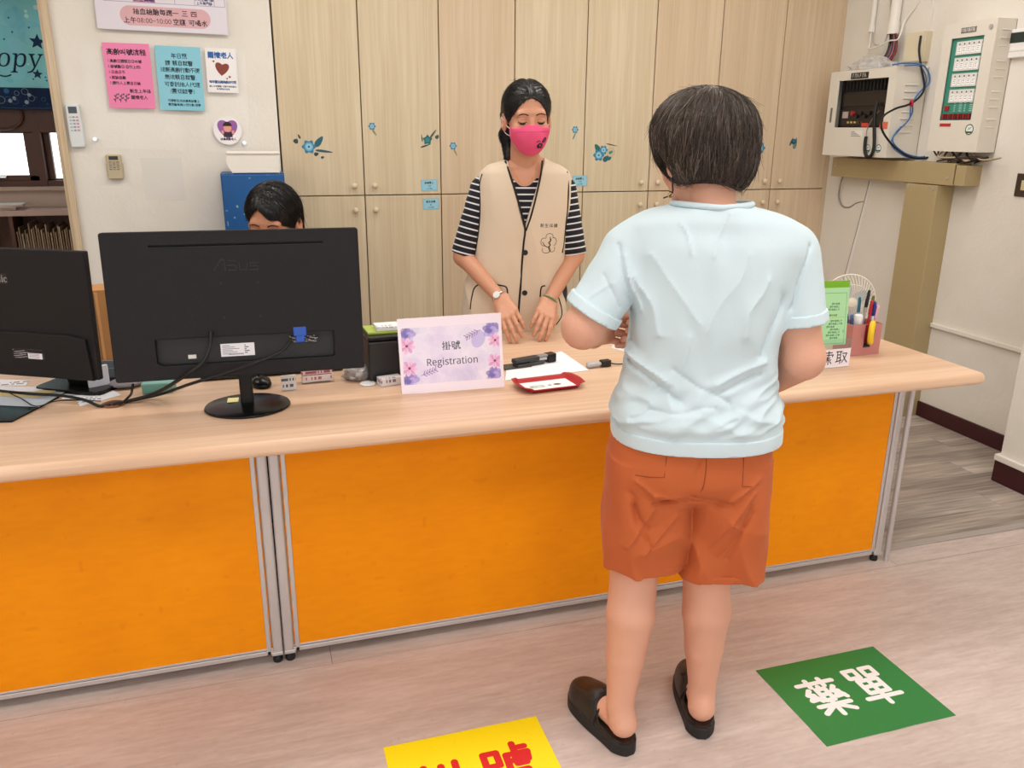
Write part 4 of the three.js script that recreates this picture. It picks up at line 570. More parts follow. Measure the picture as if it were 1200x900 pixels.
  const C = (px, py, y) => fy(px, py, y), g0 = fy(133, 474, YC + 0.003), F = (px, py, z) => fz(px, py, z);
  cable('power_cable', 'black power cable dropping from the large monitor to the cable hole', [F(247, 388, -2.33), F(246, 405, -2.318), F(238, 424, -2.3), F(217, 440, -2.305), C(176, 463, YC + 0.02), C(150, 470, YC + 0.007), g0], 0.0052);
  cable('video_cable', 'black video cable from the blue plug to the cable hole', [F(341, 398, -2.325), F(332, 410, -2.3), F(302, 424, -2.285), F(262, 438, -2.29), F(226, 449, -2.31), C(184, 463, YC + 0.012), C(152, 470, YC + 0.006), V(g0.x + 0.006, g0.y, g0.z)], 0.0044);
  cable('desk_cable', 'thick black cable across the papers into the cable hole', [C(-30, 455, YC + 0.02), C(30, 461, YC + 0.018), C(75, 464, YC + 0.018), C(100, 469, YC + 0.012), C(118, 476, YC + 0.005), V(g0.x - 0.008, g0.y, g0.z)], 0.0045);
  cable('thin_cable', 'thin black cable looping over the grey envelope', [C(8, 459, YC + 0.022), C(25, 467, YC + 0.014), C(44, 476, YC + 0.012), C(66, 470, YC + 0.008), C(90, 469, YC + 0.006), C(118, 470, YC + 0.005)], 0.0016);
  cable('loose_cable', 'short black cable falling behind the large monitor edge', [F(156, 450, -2.36), F(155, 456, -2.35), C(150, 466, YC + 0.02), C(140, 474, YC + 0.006), V(g0.x, g0.y, g0.z + 0.004)], 0.0034);
}
// ---------------------------------------------------------------- registration sign, tray, papers
{
  const t = thing('registration_sign', 'acrylic registration sign with purple watercolour flowers', 'sign', [0.536, YC, -2.315], -0.112);
  const W = 0.313, H = 0.229, sgn = new THREE.Group(); sgn.name = 'front_face'; t.add(sgn); sgn.rotation.x = -0.137; sgn.rotation.z = 0.03; sgn.position.set(0, 0.0015, 0);
  const tex = ctex(1250, 915, (g, w, h) => {
    g.fillStyle = '#f3e6f2'; g.fillRect(0, 0, w, h); const y0 = 115, y1 = 800; g.save(); g.beginPath(); g.rect(35, y0, w - 70, y1 - y0); g.clip(); g.fillStyle = '#ece3f4'; g.fillRect(0, 0, w, h);
    let s = 11; const q = () => { s = (s * 1664525 + 1013904223) >>> 0; return s / 4294967296; };
    for (let i = 0; i < 70; i++) { g.globalAlpha = 0.05 + 0.06 * q(); g.fillStyle = ['#b9a8dc', '#c8b4e2', '#a8a0d6', '#d8c4e8'][i % 4]; g.beginPath(); g.ellipse(q() * w, y0 + q() * 690, 60 + 150 * q(), 40 + 100 * q(), q() * 3, 0, 7); g.fill(); }
    g.globalAlpha = 1;
    const rose = (x, y, r) => { for (let i = 0; i < 30; i++) { const a = i * 2.4, d = r * (1 - i / 30); g.globalAlpha = 0.55; g.fillStyle = ['#8f7ccc', '#a794da', '#7667b4', '#c0b0e6', '#6a5aa6'][i % 5]; g.beginPath(); g.ellipse(x + d * 0.55 * Math.cos(a), y + d * 0.55 * Math.sin(a), d * 0.55, d * 0.38, a, 0, 7); g.fill(); } g.globalAlpha = 1; };
    const cos = (x, y, r) => { for (let i = 0; i < 8; i++) { const a = i * 0.785 + 0.2; g.fillStyle = i % 2 ? '#e3a6d2' : '#efc4e2'; g.beginPath(); g.ellipse(x + r * 0.6 * Math.cos(a), y + r * 0.6 * Math.sin(a), r * 0.46, r * 0.26, a, 0, 7); g.fill(); g.strokeStyle = '#b04e8e'; g.lineWidth = 3; g.beginPath(); g.moveTo(x, y); g.lineTo(x + r * 0.7 * Math.cos(a), y + r * 0.7 * Math.sin(a)); g.stroke(); } g.fillStyle = '#7a2050'; g.beginPath(); g.arc(x, y, r * 0.16, 0, 7); g.fill(); };
    const twig = (x, y, dx, dy) => { g.strokeStyle = '#7a5f9e'; g.lineWidth = 6; g.beginPath(); g.moveTo(x, y); g.lineTo(x + dx, y + dy); g.stroke(); for (let i = 1; i < 6; i++) for (const k of [-1, 1]) { const t2 = i / 6, a = Math.atan2(dy, dx) + k * 0.8; g.lineWidth = 10; g.strokeStyle = i % 2 ? '#8a6cae' : '#9f7ab0'; g.beginPath(); g.moveTo(x + dx * t2, y + dy * t2); g.lineTo(x + dx * t2 + 50 * Math.cos(a), y + dy * t2 + 50 * Math.sin(a)); g.stroke(); } };
    twig(990, 190, -190, 90); twig(240, 700, 200, -70); g.globalAlpha = 0.5; g.fillStyle = '#a99adf'; g.beginPath(); g.ellipse(960, 300, 80, 110, 0.4, 0, 7); g.fill(); g.globalAlpha = 1;
    for (const [x, y, c] of [[35, 115, 1], [1215, 115, 1], [35, 800, 1], [1215, 800, 1]]) { g.strokeStyle = '#2f2a55'; g.lineWidth = 7; for (let i = 0; i < 4; i++) { g.beginPath(); g.arc(x, y, 24 + 16 * i, 0, 7); g.stroke(); } }
    rose(110, 190, 95); cos(95, 330, 95); rose(1120, 190, 110); cos(1165, 330, 85); rose(110, 740, 105); cos(110, 600, 95); rose(1130, 740, 105); cos(1150, 580, 90);
    g.restore(); write(g, '掛號', 630, 355, 105, '#1c1a24', 0.085, 'c'); g.fillStyle = '#1c1a24'; g.font = '118px sans-serif'; g.textBaseline = 'middle'; g.textAlign = 'center'; g.fillText('Registration', 630, 545);
  });
  part(sgn, 'printed_sheet', new THREE.BoxGeometry(W - 0.002, H - 0.002, 0.0008).translate(0, H / 2, 0.0), mat(0xffffff, 0.3, { map: tex }));
  part(sgn, 'acrylic_backing', new THREE.BoxGeometry(W, H, 0.0016).translate(0, H / 2, -0.0022), M.glass);
  part(t, 'acrylic_foot', bb(-W / 2, W / 2, 0.0003, 0.0028, -0.09, -0.004), M.glass);
}
{
  // paper sheets under the tray and pen
  flat('white_document', 'white document lying behind the red tray', [[594, 428], [658, 412], [690, 434], [592, 446]], Y0, mat(0xf4f3f8, 0.8), 0.0012);
  const pl = fy(640, 455, Y0), t = thing('money_tray', 'red plastic money tray with raised ends', 'tray', [0.828, Y0, -2.287], 0.1);
  const tm = mat(0xb01e22, 0.35), W = 0.2, D = 0.125, s = [], mk = (x0, x1, z0, z1) => 0;
  // dish surface: grid with raised rim
  const N = 40, K = 28, pos = [], idx = []; const hgt = (u, v) => { const e = Math.max(Math.abs(u), Math.abs(v)); let h = 0.003 + 0.02 * sst(0.72, 0.99, Math.abs(u)) + 0.012 * sst(0.74, 0.99, Math.abs(v)); return Math.min(h, 0.021); };
  for (const top of [1, 0]) for (let j = 0; j <= K; j++) for (let i = 0; i <= N; i++) { const u = i / N * 2 - 1, v = j / K * 2 - 1, c = (Math.abs(u) > 0.8 ? 1 - 0.12 * sst(0.8, 1, Math.abs(u)) : 1); pos.push(u * W / 2 * (1 + 0.08 * (1 - v * v)), hgt(u, v) + (top ? 0.0025 : 0), v * D / 2 * c); }
  const st = (N + 1) * (K + 1); for (let j = 0; j < K; j++) for (let i = 0; i < N; i++) { const a = j * (N + 1) + i, b = a + 1, c = a + N + 1, d = c + 1; idx.push(a, c, b, b, c, d, a + st, b + st, c + st, b + st, d + st, c + st); }
  const edge = (a, b) => idx.push(a, b, a + st, b, b + st, a + st); for (let i = 0; i < N; i++) { edge(i, i + 1); edge(K * (N + 1) + i + 1, K * (N + 1) + i); } for (let j = 0; j < K; j++) { edge((j + 1) * (N + 1), j * (N + 1)); edge(j * (N + 1) + N, (j + 1) * (N + 1) + N); }
  const g = new THREE.BufferGeometry(); g.setAttribute('position', new THREE.Float32BufferAttribute(pos, 3)); g.setIndex(idx); g.computeVertexNormals(); part(t, 'dish', g.translate(0, -0.003, 0), tm);
  part(t, 'printed_liner', new THREE.BoxGeometry(0.158, 0.001, 0.088).translate(0.002, 0.0042, 0), sheetMat(ctex(632, 352, (g, w, h) => { g.fillStyle = '#f3eff2'; g.fillRect(0, 0, w, h); g.fillStyle = '#b9c4b4'; g.fillRect(60, 150, 190, 90); g.fillStyle = '#9aa898'; g.fillRect(70, 160, 90, 70); g.fillStyle = '#eef0ea'; g.fillRect(100, 185, 110, 20); g.strokeStyle = '#2a2a30'; g.lineWidth = 16; g.beginPath(); g.moveTo(300, 190); g.lineTo(356, 190); g.moveTo(328, 165); g.lineTo(328, 215); g.stroke(); g.fillStyle = '#8a6a4a'; g.beginPath(); g.ellipse(430, 185, 52, 36, 0, 0, 7); g.fill(); g.fillStyle = '#5a4432'; g.beginPath(); g.ellipse(430, 185, 30, 20, 0, 0, 7); g.fill(); })));
  // stamp and clip on the document
  const a = fy(626, 428, Y0), sp = thing('black_stapler', 'small black and grey stapler lying on the document', 'stapler', [a.x - 0.02, Y0 + 0.0014, a.z], 0.28);
  part(sp, 'base', bx(0.11, 0.012, 0.034, 0, 0.006, 0, 0.003), mat(0x3a3938, 0.5)); part(sp, 'arm', bx(0.1, 0.016, 0.028, -0.012, 0.022, 0, 0.005), mat(0x2a2a2b, 0.4)); part(sp, 'magazine', bx(0.07, 0.01, 0.022, 0.035, 0.017, 0, 0.003), M.aluDark); part(sp, 'head', bx(0.034, 0.03, 0.032, 0.088, 0.016, 0, 0.004), M.gloss); part(sp, 'grey_strip', bx(0.05, 0.008, 0.024, 0.05, 0.026, 0, 0.003), mat(0x8f8d8a, 0.5));
  solo('dark_card', 'dark card lying beside the registration sign', 'card', bx(0.1, 0.004, 0.055, 0, 0.002, 0, 0.001), mat(0x48443f, 0.6), [fy(602, 429, Y0).x, Y0 + 0.0014, fy(602, 429, Y0).z + 0.012], 0.15);
  const u = fy(703, 430, Y0), up = thing('usb_plug', 'grey and black plug lying on the counter beside the document', 'plug', [u.x, Y0, u.z], 0.12);
  part(up, 'black_shell', bx(0.035, 0.022, 0.024, 0.02, 0.0115, 0, 0.003), M.black); part(up, 'clear_cap', lathe([[0, -0.03], [0.006, -0.03], [0.0095, 0.0], [0.01, 0.026], [0, 0.026]], 20).rotateZ(Math.PI / 2).translate(-0.022, 0.0105, 0), mat(0xb7b9bd, 0.25)); part(up, 'lead', tube([[0.036, 0.01, 0], [0.06, 0.005, 0.004], [0.1, 0.004, 0.01], [0.16, 0.004, 0.0]], 0.0026), mat(0x55504c, 0.6));
  flat('white_card', 'white card near the customer\'s hand', [[722, 397], [756, 404], [752, 418], [716, 408]], Y0, mat(0xe2dcda, 0.7), 0.001, 'card');
}
// ---------------------------------------------------------------- leaflet stand, pen holder, desk fan
{
  const a = fy(996, 430, Y0), t = thing('leaflet_holder', 'clear leaflet stand with a handwritten white label strip', 'leaflet stand', [a.x - 0.12, Y0, a.z - 0.004], 0.02);
  const tm = new THREE.MeshPhysicalMaterial({ color: 0xf6fafa, roughness: 0.05, transmission: 1, thickness: 0, ior: 1.45 });
  part(t, 'clear_front', bx(0.24, 0.1, 0.002, 0, 0.05, 0, 0.0005), tm); part(t, 'clear_side', bx(0.002, 0.1, 0.06, 0.119, 0.05, -0.031, 0.0005), tm); part(t, 'clear_side', bx(0.002, 0.1, 0.06, -0.119, 0.05, -0.031, 0.0005), tm); part(t, 'clear_base', bx(0.24, 0.002, 0.08, 0, 0.001, -0.04, 0.0005), tm); part(t, 'clear_back', bx(0.24, 0.21, 0.002, 0, 0.104, -0.066, 0.0005).rotateX(-0.0), tm);
  part(t, 'label_strip', new THREE.BoxGeometry(0.236, 0.064, 0.0008).translate(0, 0.034, 0.0016), sheetMat(ctex(944, 256, (g, w, h) => { g.fillStyle = '#e9e2ea'; g.fillRect(0, 0, w, h); write(g, '自由索取', 500, 118, 190, '#161418', 0.075, 'c', 1.12); g.fillStyle = '#f7f4f8'; for (let i = 0; i < 26; i++) g.fillRect(280 + i * 25, 222 + (i * 13) % 14, 16, 12); })));
  const lf = solo('green_leaflet', 'light green printed leaflet with dark green header in the stand', 'leaflet', new THREE.BoxGeometry(0.15, 0.215, 0.004), sheetMat(ctex(600, 900, (g, w, h) => {
    g.fillStyle = '#a9dca6'; g.fillRect(0, 0, w, h); g.fillStyle = '#74b01e'; g.fillRect(0, 0, w, 95); g.strokeStyle = '#2c5a3a'; g.lineWidth = 4; g.strokeRect(40, 170, w - 75, h - 190);
    for (let i = 0; i < 13; i++) if (i !== 3 && i !== 5) write(g, '請年每週上午診'.slice(0, 4 + (i * 5) % 4), 330 - (i % 3) * 30, 320 + i * 40, 30, '#24563a', 0.1); g.fillStyle = '#c8b04a'; g.fillRect(0, 508, w, 6); g.fillStyle = '#3a6ac8'; g.fillRect(w - 60, 690, 10, 40);
  })), [a.x - 0.083, Y0 + 0.182, a.z - 0.036], 0.02); lf.rotation.x = -0.1; lf.rotation.z = -0.02;
  const lf2 = solo('lime_leaflet', 'lime green leaflet behind the customer\'s arm', 'leaflet', new THREE.BoxGeometry(0.1, 0.21, 0.004), mat(0x8fc63a, 0.7), [a.x - 0.19, Y0 + 0.108, a.z - 0.03], 0.02); lf2.rotation.x = -0.08;
}
const penBase = fy(1012, 416, Y0);
{
  const cx = penBase.x, cz = penBase.z - 0.045, t = thing('pen_holder', 'square dusty pink pen holder with a tape window', 'pen holder', [cx, Y0, cz], 0.04), pm = mat(0xbd7c77, 0.55), W = 0.128, H = 0.112, D = 0.09;
  const s = shape([[-W / 2, 0], [W / 2, 0], [W / 2, H], [-W / 2, H]]), ho = new THREE.Path(); [[-0.01, 0.034], [0.02, 0.034], [0.02, 0.113], [-0.01, 0.113]].forEach(([x, y], i) => i ? ho.lineTo(x, Math.min(y, H - 0.0005)) : ho.moveTo(x, y)); ho.closePath(); s.holes.push(ho);
  part(t, 'front_wall', extr(s, 0.004).translate(0, 0, D / 2 - 0.004), pm); part(t, 'back_wall', bx(W, H, 0.004, 0, H / 2, -D / 2 + 0.002, 0.001), pm); for (const q of [-1, 1]) part(t, 'side_wall', bx(0.004, H, D - 0.008, q * (W / 2 - 0.002), H / 2, 0, 0.001), pm); part(t, 'base', bx(W - 0.008, 0.004, D - 0.008, 0, 0.002, 0, 0), pm); part(t, 'shelf', bx(0.03, 0.006, 0.03, 0.005, 0.031, D / 2 - 0.014, 0.001), M.black);
  const tr = thing('tape_roll', 'yellow tape roll with a black core hanging in the pen holder', 'tape', [cx + 0.014, Y0 + 0.083, cz + D / 2 + 0.008], 0.5);
  part(tr, 'tape', new THREE.TorusGeometry(0.026, 0.0095, 12, 36).scale(1, 1.25, 1.1).rotateY(0.3), mat(0xe9c21c, 0.45)); part(tr, 'core', cyl(0.022, 0.022, 0.02, 0, 0, 0, 28).rotateX(Math.PI / 2).scale(1, 1.25, 1).rotateY(0.3), M.black);
  // pens: [offset x, offset z, height, lean x, lean z, barrel colour, cap colour, label]
  const pens = [['clear-bodied pen with teal cap', 0.001, -0.01, 0.195, -0.04, 0x9fb0ba, 0x1f6a80], ['black marker with a grey barrel', 0.012, 0.005, 0.222, 0.1, 0xa9a29c, 0x121214], ['red barrelled pen with red cap', 0.03, 0.01, 0.185, 0.06, 0xc01f30, 0xc01f30], ['blue pen with navy cap', 0.034, -0.02, 0.187, 0.05, 0x2c4fae, 0x1c2a78], ['olive green pencil', 0.042, 0.0, 0.2, 0.06, 0x8a7a3a, 0x6a6a30], ['white pen with blue clip', 0.045, 0.012, 0.178, 0.04, 0xe4e4ea, 0x2a3a96], ['pink barrelled pen', 0.052, 0.015, 0.168, 0.1, 0xeaa0b4, 0xf0b8c4], ['white pen with navy cap leaning outward', 0.055, -0.015, 0.178, 0.2, 0xdfe2ea, 0x23307c], ['thin blue pen against the holder wall', -0.05, 0.0, 0.14, -0.09, 0x4a6ab0, 0x2c4fa0], ['short blue grey pen beside the glue stick', -0.04, 0.01, 0.138, -0.05, 0x6f8fb8, 0x4a6a98]];
  for (const [nm, ox, oz, h, lean, c1, c2] of pens) {
    const p = thing('pen', nm + ' standing in the pink holder', 'pen', [cx + ox - Math.sin(lean) * h * 0.55, Y0 + 0.005, cz + oz], 0, 'pens in the pink holder'); p.rotation.z = -lean;
    part(p, 'barrel', merge([cyl(0.0044, 0.0044, h * 0.72, 0, h * 0.36 + 0.004, 0, 14), cyl(0.0044, 0.001, 0.008, 0, 0.004, 0, 14)]), mat(c1, 0.35)); part(p, 'cap', lathe([[0, h], [0.003, h], [0.0052, h - 0.005], [0.0056, h * 0.72], [0, h * 0.72]], 14), mat(c2, 0.35)); part(p, 'clip', bx(0.0022, h * 0.2, 0.0022, 0, h * 0.84, 0.0068, 0.0008), mat(c2, 0.35));
  }
  const gs = thing('glue_stick', 'stout white glue stick standing in the pink holder', 'glue stick', [cx - 0.026, Y0 + 0.005, cz + 0.024]); part(gs, 'tube', cyl(0.0135, 0.0135, 0.1, 0, 0.05, 0), M.white); part(gs, 'cap', lathe([[0, 0.14], [0.011, 0.14], [0.0145, 0.135], [0.0145, 0.1], [0, 0.1]], 24), mat(0xe7e6ea, 0.35));
}
{ // desk fan behind the holder
  const c = fz(994, 352, -2.72), t = thing('desk_fan', 'small white desk fan with a wire guard behind the pen holder', 'fan', [c.x, YC, -2.72], -0.35), y = c.y - YC, R = 0.105, wm = mat(0xe2ded2, 0.4);
  for (const z of [0.03]) for (let i = 0; i < 44; i++) { const a = i / 44 * 6.2832; part(t, 'guard_wire', tube([[0.02 * Math.cos(a), y + 0.02 * Math.sin(a), z + 0.012], [0.065 * Math.cos(a + 0.08), y + 0.065 * Math.sin(a + 0.08), z + 0.008], [R * Math.cos(a + 0.16), y + R * Math.sin(a + 0.16), z - 0.03]], 0.0011, 10, 5), wm); }
  part(t, 'guard_ring', merge([new THREE.TorusGeometry(R, 0.0028, 8, 48).translate(0, y, 0), new THREE.TorusGeometry(0.07, 0.0014, 6, 40).translate(0, y, 0.037)]), wm); part(t, 'hub_cap', lathe([[0, 0.008], [0.018, 0.006], [0.021, 0], [0, 0]], 24).rotateX(Math.PI / 2).translate(0, y, 0.04), wm);
  for (let i = 0; i < 4; i++) { const g = new THREE.SphereGeometry(1, 16, 10).scale(0.04, 0.028, 0.0025).rotateX(0.4).translate(0.05, 0, 0).rotateZ(i * 1.5708 + 0.4).translate(0, y, 0.01); part(t, 'blade', g, mat(0xaab8c4, 0.3)); }
  part(t, 'motor', cyl(0.035, 0.028, 0.06, 0, 0, 0).rotateX(Math.PI / 2).translate(0, y, -0.05), wm); part(t, 'stem', cyl(0.011, 0.014, y - 0.02, 0, (y - 0.02) / 2, -0.05), wm); part(t, 'base', lathe([[0, 0], [0.07, 0], [0.072, 0.006], [0.05, 0.016], [0, 0.02]], 32).translate(0, 0, -0.04), wm);
}
// ---------------------------------------------------------------- right wall: wireway, trunk, alarm boxes, cables
M.tan = mat(0xb3a077, 0.5, { metalness: 0.05 }); M.cream = mat(0xe6e0d4, 0.42); M.creamSide = M.cream; M.pvc = mat(0xeeeae2, 0.4);
const LW = -Math.PI / 2; // local +z looks away from the right wall, local +x runs toward the lobby
{
  const t = thing('wall_duct', 'tan metal cable duct rising behind the counter to the wireway', 'duct', [XR, 0, -3.568], LW);
  part(t, 'casing', bb(-0.108, 0.11, 0, 1.243, 0, 0.11, 0.004), M.tan);
  for (const x of [-0.085, 0.085]) part(t, 'screw', cyl(0.007, 0.007, 0.004, 0, 0, 0, 14).rotateX(Math.PI / 2).translate(x, 1.225, 0.111), M.aluDark);
  const w = thing('wireway', 'horizontal tan metal wireway under the alarm boxes', 'wireway', [XR, 1.247, -3.8], LW);
  part(w, 'casing', bb(-0.505, 0.425, 0, 0.108, 0, 0.102, 0.003), M.tan); part(w, 'end_section', bb(0.432, 0.495, 0.002, 0.1, 0, 0.1, 0.003), M.tan); part(w, 'joint_gasket', bb(0.424, 0.433, 0.006, 0.1, 0.002, 0.094), M.blackRub);
  for (const [x, y] of [[-0.47, 0.06], [0.39, 0.035]]) part(w, 'screw', cyl(0.006, 0.006, 0.004, 0, 0, 0, 14).rotateX(Math.PI / 2).translate(x, y, 0.103), M.aluDark);
}
const lettering = (w, h, bg, fg, n) => sheetMat(ctex(w, h, (g) => { g.fillStyle = bg; g.fillRect(0, 0, w, h); g.strokeStyle = fg; g.lineWidth = h * 0.12; const s = w / (n + 1); for (let i = 0; i < n; i++) { const x = s * (i + 0.7), k = i % 3; g.beginPath(); g.moveTo(x, h * 0.8); g.lineTo(x, h * 0.22); if (k < 2) g.lineTo(x + s * 0.5, h * 0.22); if (k) g.lineTo(x + s * 0.5, h * 0.8); else { g.moveTo(x, h * 0.5); g.lineTo(x + s * 0.4, h * 0.5); } g.stroke(); } }));
const badge = sheetMat(ctex(128, 128, (g) => { g.fillStyle = '#eef0ea'; g.fillRect(0, 0, 128, 128); g.strokeStyle = '#2f5a42'; g.lineWidth = 12; g.beginPath(); g.arc(64, 64, 56, 0, 7); g.stroke(); g.fillStyle = '#2f5a42'; g.fillRect(14, 86, 100, 20); g.lineWidth = 6; g.beginPath(); g.moveTo(40, 70); g.lineTo(58, 44); g.lineTo(66, 62); g.lineTo(88, 36); g.stroke(); }));
const disc = (r, x, y, z) => { const g = new THREE.CylinderGeometry(r, r, 0.001, 28).rotateX(Math.PI / 2), u = g.attributes.uv, p = g.attributes.position; for (let i = 0; i < u.count; i++) u.setXY(i, 0.5 + p.getX(i) / r / 2, 0.5 + p.getY(i) / r / 2); return g.translate(x, y, z); };
const Z1 = -4.016, YB1 = 1.37;
{
  const t = thing('broadcast_amplifier', 'cream wall cabinet with a black amplifier rack in its window', 'amplifier cabinet', [XR, YB1, Z1], LW), D = 0.2, L = (px, py) => { const p = fx(px, py, XR - D); return [p.z - Z1, p.y - YB1]; };
  const W2 = 0.264, H = 0.456, a = L(983.5, 95), b = L(1034, 149.5), s = shape([[-W2, 0], [W2, 0], [W2, H], [-W2, H]]), ho = new THREE.Path(); [[a[0], b[1]], [b[0], b[1]], [b[0], a[1]], [a[0], a[1]]].forEach(([x, y], i) => i ? ho.lineTo(x, y) : ho.moveTo(x, y)); ho.closePath(); s.holes.push(ho);
  part(t, 'box', merge([bb(-W2, W2, 0, 0.004, 0, D - 0.006), bb(-W2, W2, H - 0.004, H, 0, D - 0.006), bb(-W2, -W2 + 0.004, 0.004, H - 0.004, 0, D - 0.006), bb(W2 - 0.004, W2, 0.004, H - 0.004, 0, D - 0.006), bb(-W2, W2, 0, H, 0, 0.003)]), M.creamSide);
  part(t, 'door', extr(s, 0.006).translate(0, 0, D - 0.006), M.cream);
  for (let i = 0; i < 8; i++) if (i !== 4) part(t, 'louver', rod([W2 + 0.001, 0.13 + i * 0.034, 0.06], [W2 + 0.001, 0.13 + i * 0.034, 0.14], 0.0045, 0.0045, 8), M.creamSide);
  const wx = (a[0] + b[0]) / 2, ww = b[0] - a[0], hy = a[1] - b[1];
  const rk = part(t, 'amplifier_rack', bx(ww + 0.01, hy + 0.01, 0.06, wx, (a[1] + b[1]) / 2, D - 0.06, 0.003), mat(0x16110f, 0.4));
  for (let i = 0; i < 14; i++) part(rk, 'heat_fin', bx(0.004, hy * 0.22, 0.012, a[0] + 0.02 + i * (ww - 0.04) / 13, a[1] - hy * 0.13, D - 0.026, 0.001), M.black);
  part(rk, 'upper_panel', bx(ww - 0.03, hy * 0.26, 0.006, wx, a[1] - hy * 0.42, D - 0.028, 0.002), mat(0x1b1411, 0.3)); part(rk, 'lower_panel', bx(ww - 0.016, hy * 0.34, 0.006, wx, b[1] + hy * 0.2, D - 0.028, 0.002), mat(0x231c1a, 0.35));
  part(rk, 'meter', bx(0.045, 0.035, 0.006, a[0] + 0.06, b[1] + hy * 0.27, D - 0.022, 0.001), mat(0xb9a8a0, 0.4)); for (let i = 0; i < 6; i++) part(rk, 'dial', cyl(0.011, 0.012, 0.014, 0, 0, 0, 18).rotateX(Math.PI / 2).translate(a[0] + 0.125 + i * 0.034, b[1] + hy * (i % 2 ? 0.24 : 0.3), D - 0.018), i === 0 ? mat(0xb01f2c, 0.4) : M.black);
  for (let i = 0; i < 5; i++) part(rk, 'switch_button', bx(0.013, 0.01, 0.006, a[0] + 0.09 + i * 0.028, b[1] + hy * 0.11, D - 0.022, 0.001), i < 3 ? mat(0xd8b878, 0.4) : mat(0x5a4038, 0.4));
  part(rk, 'red_tag', bx(0.055, 0.02, 0.001, wx + 0.03, b[1] + 0.014, D - 0.0235, 0), mat(0xe0483c, 0.6));
  const nm = L(1008, 86); part(t, 'name_plate', new THREE.BoxGeometry(0.14, 0.032, 0.002).translate(nm[0], H - 0.03, D + 0.001), lettering(280, 64, '#1c1b1c', '#b9b5b0', 6)); const sp = L(972.5, 135); part(t, 'side_label', new THREE.BoxGeometry(0.016, 0.08, 0.001).translate(-W2 + 0.04, sp[1], D + 0.001), mat(0x77706a, 0.5));
  const rt = L(1034.5, 147); part(t, 'red_sticker', new THREE.BoxGeometry(0.06, 0.036, 0.001).translate(W2 - 0.045, rt[1], D + 0.001), mat(0xe0705c, 0.6));
  const n1 = L(1004, 157); part(t, 'text_label', new THREE.BoxGeometry(0.1, 0.034, 0.001).translate(n1[0], n1[1], D + 0.001), sheetMat(ctex(300, 100, (g) => { g.fillStyle = '#efece6'; g.fillRect(0, 0, 300, 100); g.fillStyle = '#4a4644'; for (let i = 0; i < 4; i++) g.fillRect(10, 14 + i * 22, 90 + i * 50, 9); })));
  const b1 = L(1029.5, 174), b2 = L(1017, 174); part(t, 'round_badge', disc(0.022, b1[0], b1[1], D + 0.001), badge); part(t, 'round_badge', disc(0.022, b2[0], b2[1], D + 0.001), badge);
  const mic = (px, py, dz) => { const q = fx(px, py, XR - D - dz); return q; };
  solo('microphone_cord', 'coiled black microphone cord hanging in front of the amplifier cabinet', 'cord', tube([mic(1028, 120, -0.01), mic(1025, 135, 0.01), mic(1024.5, 150, 0.014), mic(1024, 172, 0.016), mic(1021, 182, 0.016), mic(1016.5, 184, 0.016), mic(1013.5, 178, 0.016), mic(1014, 165, 0.014), mic(1015, 160, 0.012)], 0.009, 90, 10), M.blackRub);
  solo('thin_grey_wire', 'thin grey wire dangling across the amplifier window', 'wire', tube([mic(1030, 130, -0.004), mic(1022, 140, 0.006), mic(1016, 152, 0.008), mic(1015, 160, 0.01)], 0.0022), mat(0x8a8078, 0.5));
}
const Z2 = -3.406, YB2 = 1.411;
